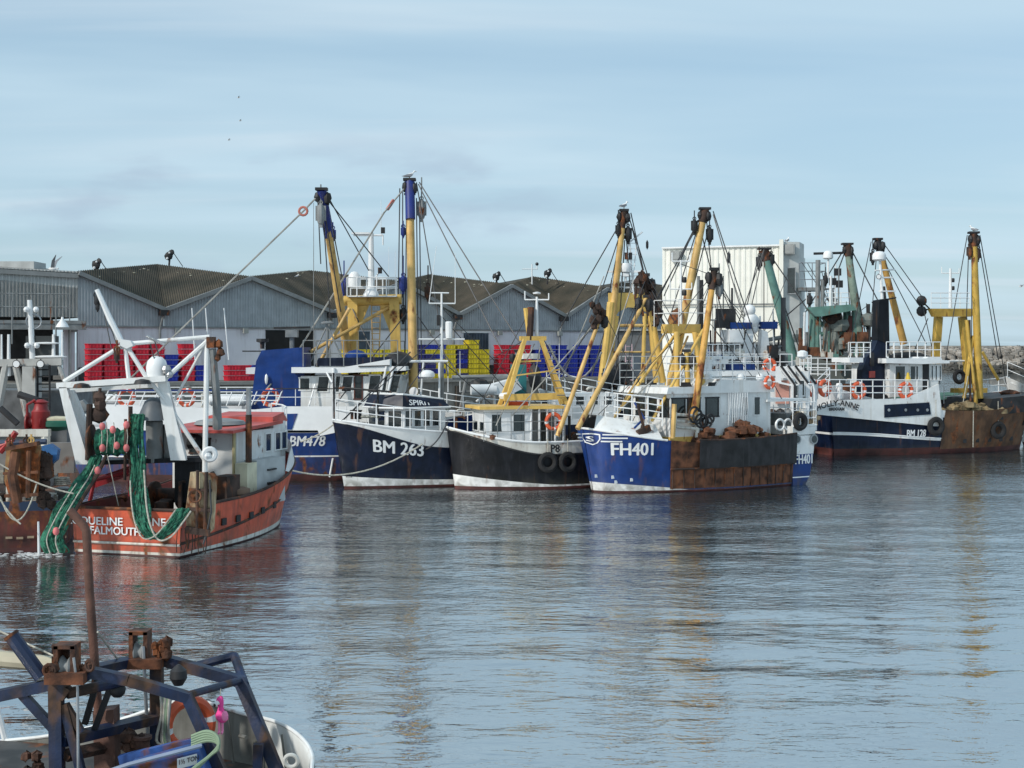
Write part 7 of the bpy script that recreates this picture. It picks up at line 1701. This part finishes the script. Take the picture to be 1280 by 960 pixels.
def boat_white_frames():
    F = Frame((14.4, 76.5), (.0, 1)); h = Hull(F, 9, 2.6, 2.1, 2.0, 2.6, rake=.7, tr=.9, blunt=.6); sd = F.near
    root = thing('fishing_boat', F.p(4, 0, 0), 'white boat with four raked black edged frames between the scalloper and the white trawler', 'fishing boat')
    h.build(root, [(.3, 0), (lambda t: h.sheer(t)-.5, 1, 2)], [boot, royal, hullwhite], bulw=.5, inner=white)
    Y = 80; g = lambda px, py, d=0: P(px, py, Y+d)
    for i in range(4):
        x = 973+i*9; dd = i*1.2; y = 458-i*0
        m = M(); m.beam(g(x, y, dd), g(x, y+20, dd), .12, .3); m.beam(g(x+1, y, dd), g(x+18, y+22, dd), .3, .14); m.beam(g(x+18, y+22, dd), g(x+18, y+80, dd), .32, .22); m.beam(g(x, y+20, dd), g(x+18, y+24, dd), .2, .1)
        f = m.build('raked_frame', cleanwhite, root, smooth=0); m = M(); m.beam(g(x+3, y-1, dd-.2), g(x+20, y+22, dd-.2), .06, .12); m.beam(g(x+20.5, y+22, dd-.2), g(x+20.5, y+80, dd-.2), .06, .12) if i in (0,) else None; m.build('black_edge', dark, f, smooth=0)
    m = M(); m.box(g(972, 497, .6), (1.9, .3, 2.2)); m.build('cabin_back', white, root, smooth=0)
    m = M(); m.box(g(978, 490, .3), (.75, .1, 1.3)); m.build('pink_door', mat('pinkish', (.5, .25, .2), .7), root, smooth=0)
    m = M(); m.box(g(994, 490, 3), (1.5, 1, 2.4)); m.build('cabin', white, root, smooth=0)
    for px in (986, 994, 1002): window(root, g(px, 485, 2.3), V((.35, 0, 0)), Z*.9, V((0, -1, 0)), cleanwhite, glass, .06)
    for k, px in enumerate((965, 975, 985, 1003)): m = M(); m.ball(g(px, 516, 0), .3, (1, 1, .8), n=8, jit=.15); m.build('deck_gear', [rustdark, dark, greyst, dirtywhite][k], root, smooth=0)
    m = M(); m.lathe(g(1003, 449, 1), [(.05, 0), (.3, .15), (.3, .4), (.1, .5)], n=10); m.build('radome', cleanwhite, root)
    railing(root, [g(px, 462, 2) for px in xs(1000, 1014, 4)], .8, cleanwhite, rails=2, r=.03)
    m = M(); m.tube([g(1010, 480, 1), g(1016, 480, 1), g(1018, 488, 1), g(1018, 505, 1)], .05); m.build('pipe_rail', cleanwhite, root)
boat_white_frames()

def boat_far_right():
    F = Frame((33.9, 91.5), (.6, -.8))
    root = thing('fishing_boat', P(1290, 565, 95), 'white flared bow cut by the right edge beside the rusty foredeck', 'fishing boat')
    F = Frame((40.5, 95.5), (-.97, -.1)); h = Hull(F, 8.2, 4.6, 2.8, 2.9, 4.6, rake=1.6, tr=.8, blunt=.6, flare=.4)
    h.build(root, [(.3, 0), (.8, 1, 1)], [boot, hullwhite], bulw=.3, inner=white)
    railing(root, [h.pt(t, h.sheer(t), F.near) for t in xs(.5, .99, 5)], 1, cleanwhite, rails=2)
    tyre(P(1276, 520, 91.5), V((-.2, -1, 0)), 'black tyre fender hanging at the right edge of the picture', .42, .2, up=1.0)
    root = thing('coaster', P(1285, 462, 250), 'distant green hulled vessel with white cabin at the right edge before the breakwater', 'boat')
    F = Frame((103, 240), (-1, .1)); h = Hull(F, 17, 5.5, 3.2, 3, 4, rake=1.5, tr=.8); h.build(root, [(.3, 0), (lambda t: h.sheer(t)-.2, 1, 2)], [boot, mat('bottle_green', (.01, .07, .05), .5), hullwhite], bulw=.4, inner=white)
    m = M(); F.box(m, 8, 14.5, -2, 2, 3, 5.0); m.build('cabin', cleanwhite, root, smooth=0)
    for k in range(6): window(root, F.p(8.8+k*.95, F.near*2, 4.4), F.a*.5, Z*.6, F.b*F.near, cleanwhite, glass, .08)
    mastx(root, F.p(12.5, 0, 5), 4, ((.9, .7),), .16)
boat_far_right()

# ================================================================== small workboat in the foreground
def boat_front():
    root = thing('workboat', P(190, 960, 19.4), 'open workboat in the near left corner with blue and rusty steel lifting frame', 'workboat')
    g = lambda px, py, Y=18.6: P(px, py, Y)
    blue = mat('blue_frame', (.007, .018, .055), .5, var=.35, scale=3, rust=.42, rustcol=(.040, .024, .017), streak=.5, streakcol=(.08, .05, .035), bump=.15)
    rusty = mat('rust_pipe', (.12, .055, .038), .75, var=.3, scale=3, streak=.5, streakcol=(.07, .035, .03), bump=.3)
    rd = mat('rust_block', (.07, .032, .02), .85, var=.5, scale=6, rust=.5, bump=.5)
    innerg = mat('grey_inner', (.16, .16, .145), .7, var=.25, scale=2, streak=.8, streakcol=(.07, .065, .05))
    # hull: closed sheet following the far gunwale round the stem and back along the near side
    far = [g(-260, 955, 22.6), g(-120, 940, 22.3), (g(0, 927, 22)), g(62, 920, 21.8), g(140, 903, 21.6), g(225, 876, 21.3), g(262, 880, 21.1), g(300, 892, 20.8), g(338, 901, 20.4), g(360, 911, 20.0), g(378, 926, 19.6), g(388, 944, 19.1)]
    near = [g(389, 960, 18.6), g(384, 984, 18.0), g(350, 1010, 17.4), g(280, 1040, 17.0), g(150, 1050, 17.0), g(0, 1055, 17.0), g(-260, 1065, 17.0)]
    loop = spline(far+near, 4); cx = g(120, 960, 19.4)
    def rr(z, k, o=0): 
        out = []
        for p in loop:
            q = V((cx.x, 19.6, 0)); d = V((p.x, p.y, 0))-V((min(p.x, 0)-.0, 19.5, 0)); d = V((p.x+2.2, (p.y-19.4), 0)); L_ = max(.01, math.hypot(*d.xy)); d = d/L_
            out.append(V((p.x-d.x*k, p.y-d.y*k, z if z is not None else p.z+o)))
        return out
    m = M(); m.grid([rr(-.5, .55), rr(.1, .28), rr(None, 0, -.35), rr(None, -.03, -.03), rr(None, 0, .0)], flip=True); m.build('hull', mat('white_grp', (.72, .74, .72), .35, var=.05, streak=.3, streakcol=(.5, .45, .35)), root, smooth=60)
    m = M(); m.grid([rr(None, .05, .0), rr(None, .07, -.2), rr(.28, .22)]); m.build('inner_side', innerg, root, smooth=60)
    m = M(); m.tube(rr(None, .02, .01), .028, n=8); m.build('gunwale', white, root)
    m = M(); r0 = rr(.28, .2); m.add(r0, [tuple(range(len(r0)))]); m.build('deck', mat('wet_deck', (.06, .055, .05), .6, var=.4, rust=.3), root, smooth=0)
    m = M()
    for px, py, Yy in ((285, 895, 20.7), (318, 905, 20.4), (352, 918, 19.95)): m.tube([g(px, py, Yy), g(px+8, py+70, Yy+.05)], .018, n=5)
    m.tube([g(300, 920, 20.5), g(308, 922, 20.3)], .03); m.build('rib', innerg, root)
    def B(name, pts, w=.16, h=None, mt=blue, Yd=None):
        for a, b in zip(pts, pts[1:]): 
            M().beam(g(*a), g(*b), w*.82, (h or w)*.82, up=V((0, 1, 0.01))).build(name, mt, root, smooth=0)
    n_, f_ = 18.5, 20.2
    B('post', [(70, 848, n_), (72, 985, n_)], .2); B('post', [(196, 822, f_), (196, 945, f_)], .2)
    B('top_beam', [(-40, 878, n_), (60, 856, n_), (112, 842, n_)], .17, .2); B('top_beam', [(112, 840, n_), (160, 850, 18.55), (236, 872, 18.7)], .16, .18)
    B('raked_post', [(233, 868, 18.7), (280, 972, 18.7)], .16, .18)
    B('top_beam', [(106, 840, 19.2), (168, 826, f_)], .15, .16); B('top_beam', [(205, 825, f_), (305, 853, 20.0)], .18, .2)
    B('raked_post', [(300, 850, 20.0), (350, 972, 19.6)], .19, .2); B('raked_post', [(323, 930, 19.5), (322, 985, 19.5)], .15)
    for nm, pts, r in (('tube', [(240, 834, 20.6), (293, 820, 20.6)], .065), ('tube', [(293, 820, 20.6), (306, 856, 20.0)], .065), ('tube', [(234, 869, 18.7), (303, 850, 20.0)], .05), ('tube', [(84, 867, n_), (156, 851, 19)], .07), ('spar', [(14, 794, n_), (52, 846, n_)], .095)):
        M().tube([g(*p) for p in pts], r, n=10).build(nm, blue, root)
    M().lathe(g(14, 794, n_), [(.1, -.02), (.1, .02)], axis=g(14, 794, n_)-g(52, 846, n_), n=10).build('spar_end', rd, root)
    B('brace', [(28, 868, n_), (70, 914, n_)], .13, .13); B('brace', [(80, 880, n_), (104, 975, n_)], .13, .13); B('brace', [(82, 880, n_), (102, 915, n_)], .1); B('brace', [(60, 850, n_), (85, 868, n_)], .2)
    B('brace', [(122, 850, 19), (106, 905, 19)], .09, .09, dark); B('brace', [(137, 862, 19), (118, 912, 19)], .09, .09, dark)
    B('crossbeam', [(76, 926, n_), (198, 897, f_)], .15, .2); B('crossbeam', [(80, 945, n_), (170, 925, f_)], .1, .2, rd)
    # sheave boxes
    for (x0, x1, y0, y1, Yy) in ((71, 97, 805, 846, n_), (164, 187, 788, 826, f_)):
        m = M()
        for xx in (x0+2.5, x1-2.5): m.obox(g(xx, (y0+y1)/2, Yy), V((.028, 0, 0)), V((0, .14, 0)), Z*((y1-y0)/2/FP*Yy))
        m.obox(g((x0+x1)/2, y0+1.5, Yy), V(((x1-x0)/2/FP*Yy, 0, 0)), V((0, .14, 0)), Z*.025)
        if x0 < 100: m.obox(g(x0+5, (y0+y1)/2, Yy+.1), V((.11, 0, 0)), V((0, .03, 0)), Z*((y1-y0)/2/FP*Yy))
        bx = m.build('sheave_box', rd, root, smooth=0)
        M().lathe(g((x0+x1)/2, (y0+y1)/2+8, Yy)-V((.09, 0, 0)), [(.13, 0), (.15, .03), (.1, .07), (.1, .1), (.15, .14), (.13, .17)], axis=V((1, 0, 0)), n=14).build('sheave', greyst, bx)
    m = M(); m.box(g(182, 828, f_-.1), (.5, .3, .13)); m.box(g(84, 846, n_-.1), (.5, .3, .14)); m.build('rusty_saddle', mat('orange_rust', (.12, .042, .018), .85, var=.4, scale=5, bump=.3), root, smooth=0)
    m = M()
    for k in range(14): m.ball(g(200+random.uniform(-8, 9), 812+random.uniform(-10, 9), f_-.1), random.uniform(.04, .085), n=6, jit=.3)
    for k in range(10): m.ball(g(62+random.uniform(-6, 8), 838+random.uniform(-5, 6), n_-.15), random.uniform(.03, .06), n=6, jit=.3)
    for k in range(8): m.ball(g(108+random.uniform(-6, 6), 834+random.uniform(-5, 6), n_-.05), random.uniform(.03, .06), n=6, jit=.3)
    m.build('shackles', rd, root, smooth=0)
    m = M(); m.torus(g(62, 838, n_-.2), .08, .02, V((0, 1, 0)), n=10, k=5); m.torus(g(112, 832, n_-.2), .07, .02, V((.5, 1, 0)), n=10, k=5); m.build('ring', rd, root)
    for a, b in (((92, 822, n_-.15), (97, 860, n_-.15)), ((97, 860, n_-.15), (98, 985, n_-.15))): M().tube([g(*a), g(*b)], .018, n=6).build('warp', steel, root)
    M().tube([g(179, 808, f_-.15), g(181, 850, f_-.15), g(186, 945, f_-.15)], .025, n=6).build('warp', steel, root)
    # pale booms at the left
    m = M(); m.tube([g(-60, 818, 19.5), g(72, 831, 19)], .13, .10, n=10); m.build('boom', mat('cream_boom', (.42, .38, .28), .6, var=.15), root); M().tube([g(-60, 836, 19.6), g(45, 829, 19.2)], .04, n=8).build('boom', MATS['cream_boom'], root)
    wires(root, [(g(-20, 780, 19.5), g(72, 822, n_)), (g(122, 790, 19), g(149, 827, 20))], .014, rope)
    # exhaust stack
    M().tube([g(87, 638, 19.3), g(91, 642, 19.3), g(104, 656, 19.3), g(108, 664, 19.3), g(112, 740, 19.3), g(123, 892, 19.3)], .060, n=12).build('exhaust_pipe', rusty, root)
    m = M(); m.prism([g(116, 890, 19.5), g(142, 887, 19.4), g(144, 975, 19.2), g(118, 975, 19.3)], V((0, .3, 0))); m.build('engine_casing', rusty, root, smooth=0)
    m = M(); m.ball(g(147, 862, 19), .11, n=12); m.tube([g(147, 852, 19), g(147, 862, 19)], .02); m.build('black_lamp', dark, root)
    m = M(); m.lathe(g(223, 838, 19.4), [(.02, .08), (.11, 0), (.12, -.1), (.06, -.2)], n=12); m.build('black_lamp', dark, root)
    # near blue winch cover with worn plate
    bb = mat('bright_blue', (.03, .09, .30), .45, var=.25, rust=.25, scale=4)
    m = M(); m.prism([g(135, 980, 18.0), g(160, 958, 18), g(248, 934, 18.4), g(262, 980, 18.3)], V((.0, .35, 0))); m.build('winch_cover', bb, root, smooth=0)
    m = M(); m.tube([g(120, 970, 17.95), g(160, 956, 17.95), g(252, 932, 18.35)], .03); m.build('cover_edge', mat('pale_blue_edge', (.25, .3, .4), .5), root)
    M().beam(g(150, 950, 18.8), g(250, 926, 18.8), .12, .12).build('blue_rail', bb, root, smooth=0)
    p0, p1 = g(223, 954, 18.2), g(246, 948, 18.33); d = (p1-p0).normalized(); m = M(); c = (p0+p1)/2+V((0, -.03, .0)); m.obox(c, d*.13, V((0, .006, 0)), Z*.065); pl = m.build('plate', mat('worn_plate', (.55, .58, .6), .6), root, smooth=0)
    lettering(pl, '1½ TON', lambda x, y: p0+d*(x+.01)+Z*(y-.01)+V((0, -.05, 0)), blue, .085, .02, .85)
    # clutter
    M().tube([g(-5, 880, 22), g(8, 930, 22)], .05).build('rail_post', cleanwhite, root)
    m = M()
    for k in range(12): m.ball(g(165+random.uniform(-10, 14), 925+random.uniform(-8, 14), 19.2), random.uniform(.04, .1), n=6, jit=.3)
    for k in range(14): m.ball(g(40+random.uniform(-12, 14), 955+random.uniform(-12, 14), 19.0), random.uniform(.03, .08), n=6, jit=.3)
    m.build('deck_gear', rd, root, smooth=0)
    m = M(); m.beam(g(165, 948, 18.9), g(200, 936, 18.9), .1, .1); m.lathe(g(178, 946, 19.2), [(.1, 0), (.1, .22), (.13, .24), (.13, .28)], n=12); m.build('bitt', rusty, root)
    m = M(); m.torus(g(364, 951, 18.9), .085, .028, V((0, 1, .2)), n=18, k=8); m.build('stem_ring', mat('pale_ring', (.5, .5, .47), .5), root)
    for k in range(8):
        x = 201+k*1.8; M().tube(spline([g(x, 868, 19.9), g(x+random.uniform(-3, 3), 895, 19.8), g(x+random.uniform(-6, 3), 925, 19.8), g(x+4, 932+k, 19.8)], 4), .02, n=6).build('hanging_rope', [rope, greyst, mat('green_rope', (.22, .30, .20), .9)][k % 3], root)
    gr = mat('green_rope', (0, 0, 0))
    for k in range(5):
        p = spline([g(240, 920+k*3, 18.5), g(258, 914+k*3, 18.4), g(271, 920+k*2, 18.35), g(273, 932+k, 18.3), g(262, 945, 18.3), g(245, 958+k, 18.2), g(225, 975+k*2, 18.1)], 5)
        o = M().tube(p, .022, n=6).build('green_mooring_rope', gr, root)
    lifebuoy(g(236, 906, 20.4), V((.75, -1, .1)), 'large orange lifebuoy with white bands inside the near workboat', .33, .085)
    # pink toy
    pk_ = mat('hot_pink', (.85, .07, .32), .75, var=.08); t = thing('toy_flamingo', g(275, 890, 19.2), 'pink plush flamingo toy dangling by a string from the blue frame', 'soft toy')
    m = M(); m.tube([g(276, 861, 19.2), g(275, 872, 19.2)], .006, n=5); m.build('string', rope, t)
    rows = [(276, 870, .02), (275, 873, .045), (275, 878, .05), (276, 884, .035), (276, 889, .05), (277, 894, .085), (278, 899, .08), (278, 903, .035)]
    m = M(); pr = []
    for x, y, r in rows: 
        c = g(x, y, 19.2); pr.append([c+V((math.cos(a)*r, math.sin(a)*r*.8, 0)) for a in [2*math.pi*i/12 for i in range(13)]])
    m.grid(pr); m.build('body', pk_, t, smooth=80)
    M().tube([g(273, 878, 19.15), g(269, 881, 19.12)], .03, .018, n=8).build('muzzle', cleanwhite, t); M().tube([g(269, 880, 19.12), g(267.5, 884, 19.12)], .022, .01, n=8).build('bill_tip', dark, t)
    M().ball(g(281, 895, 19.15), .06, (.8, .6, 1.2), n=10).build('wing', mat('pale_pink', (.85, .25, .45), .75), t)
    for px in (274, 278): 
        M().tube([g(px, 902, 19.2), g(px, 914, 19.2), g(px-1, 917, 19.15)], .016, n=7).build('leg', mat('pale_pink', (0, 0, 0)), t)
boat_front()

# ------------------------------------------------------------------ flying gull and specks of distant birds
def flying(p, s, lab, up=1.0):
    t = thing('gull', p, lab, 'gull'); X = V((1, 0, 0)); p = V(p)
    m = M(); m.tube([p-X*.22*s, p-X*.1*s, p+X*.1*s, p+X*.24*s], .02*s, .03*s, n=8); m.ball(p, .09*s, (2.2, 1, 1), n=8); m.ball(p+X*.24*s+Z*.02*s, .05*s, n=8); m.build('body', MATS['gull_white'], t)
    for sg in (1, -1):
        a = p+V((0, .05*sg*s, .03*s)); b = a+V((.12*s if sg < 0 else .05*s, .25*sg*s, .32*up*s)); c = b+V((.2*s, .25*sg*s, .25*up*s))
        m = M(); w = X*.09*s; th = Z*.015*s
        m.hexa([a-w, a+w, b+w*.8, b-w*.8, a-w+th, a+w+th, b+w*.8+th, b-w*.8+th]); m.hexa([b-w*.8, b+w*.8, c+w*.15, c-w*.15, b-w*.8+th, b+w*.8+th, c+w*.15+th, c-w*.15+th]); m.build('wing', MATS['gull_grey'], t, smooth=0)
flying(P(66, 336, 100), 1.5, 'gull flying with raised wings over the pale roof at the left', 1.0)
for px, py, Y, lb in ((298, 122, 160, 'highest distant gull in the sky on the left'), (300, 151, 170, 'middle distant gull of three in the sky on the left'), (286, 175, 170, 'lowest distant gull of three in the sky on the left'), (1276, 358, 110, 'distant gull in the sky at the right edge')): flying(P(px, py, Y), .7, lb, .3)
gulls(P(984, 304, 111.5), 'small gull standing on the corner of the cold store roof', 1.3, 1)
gulls(P(371, 345, 128)+Z*-.2, 'tiny dark gull on the third warehouse ridge', 1.0, 1)
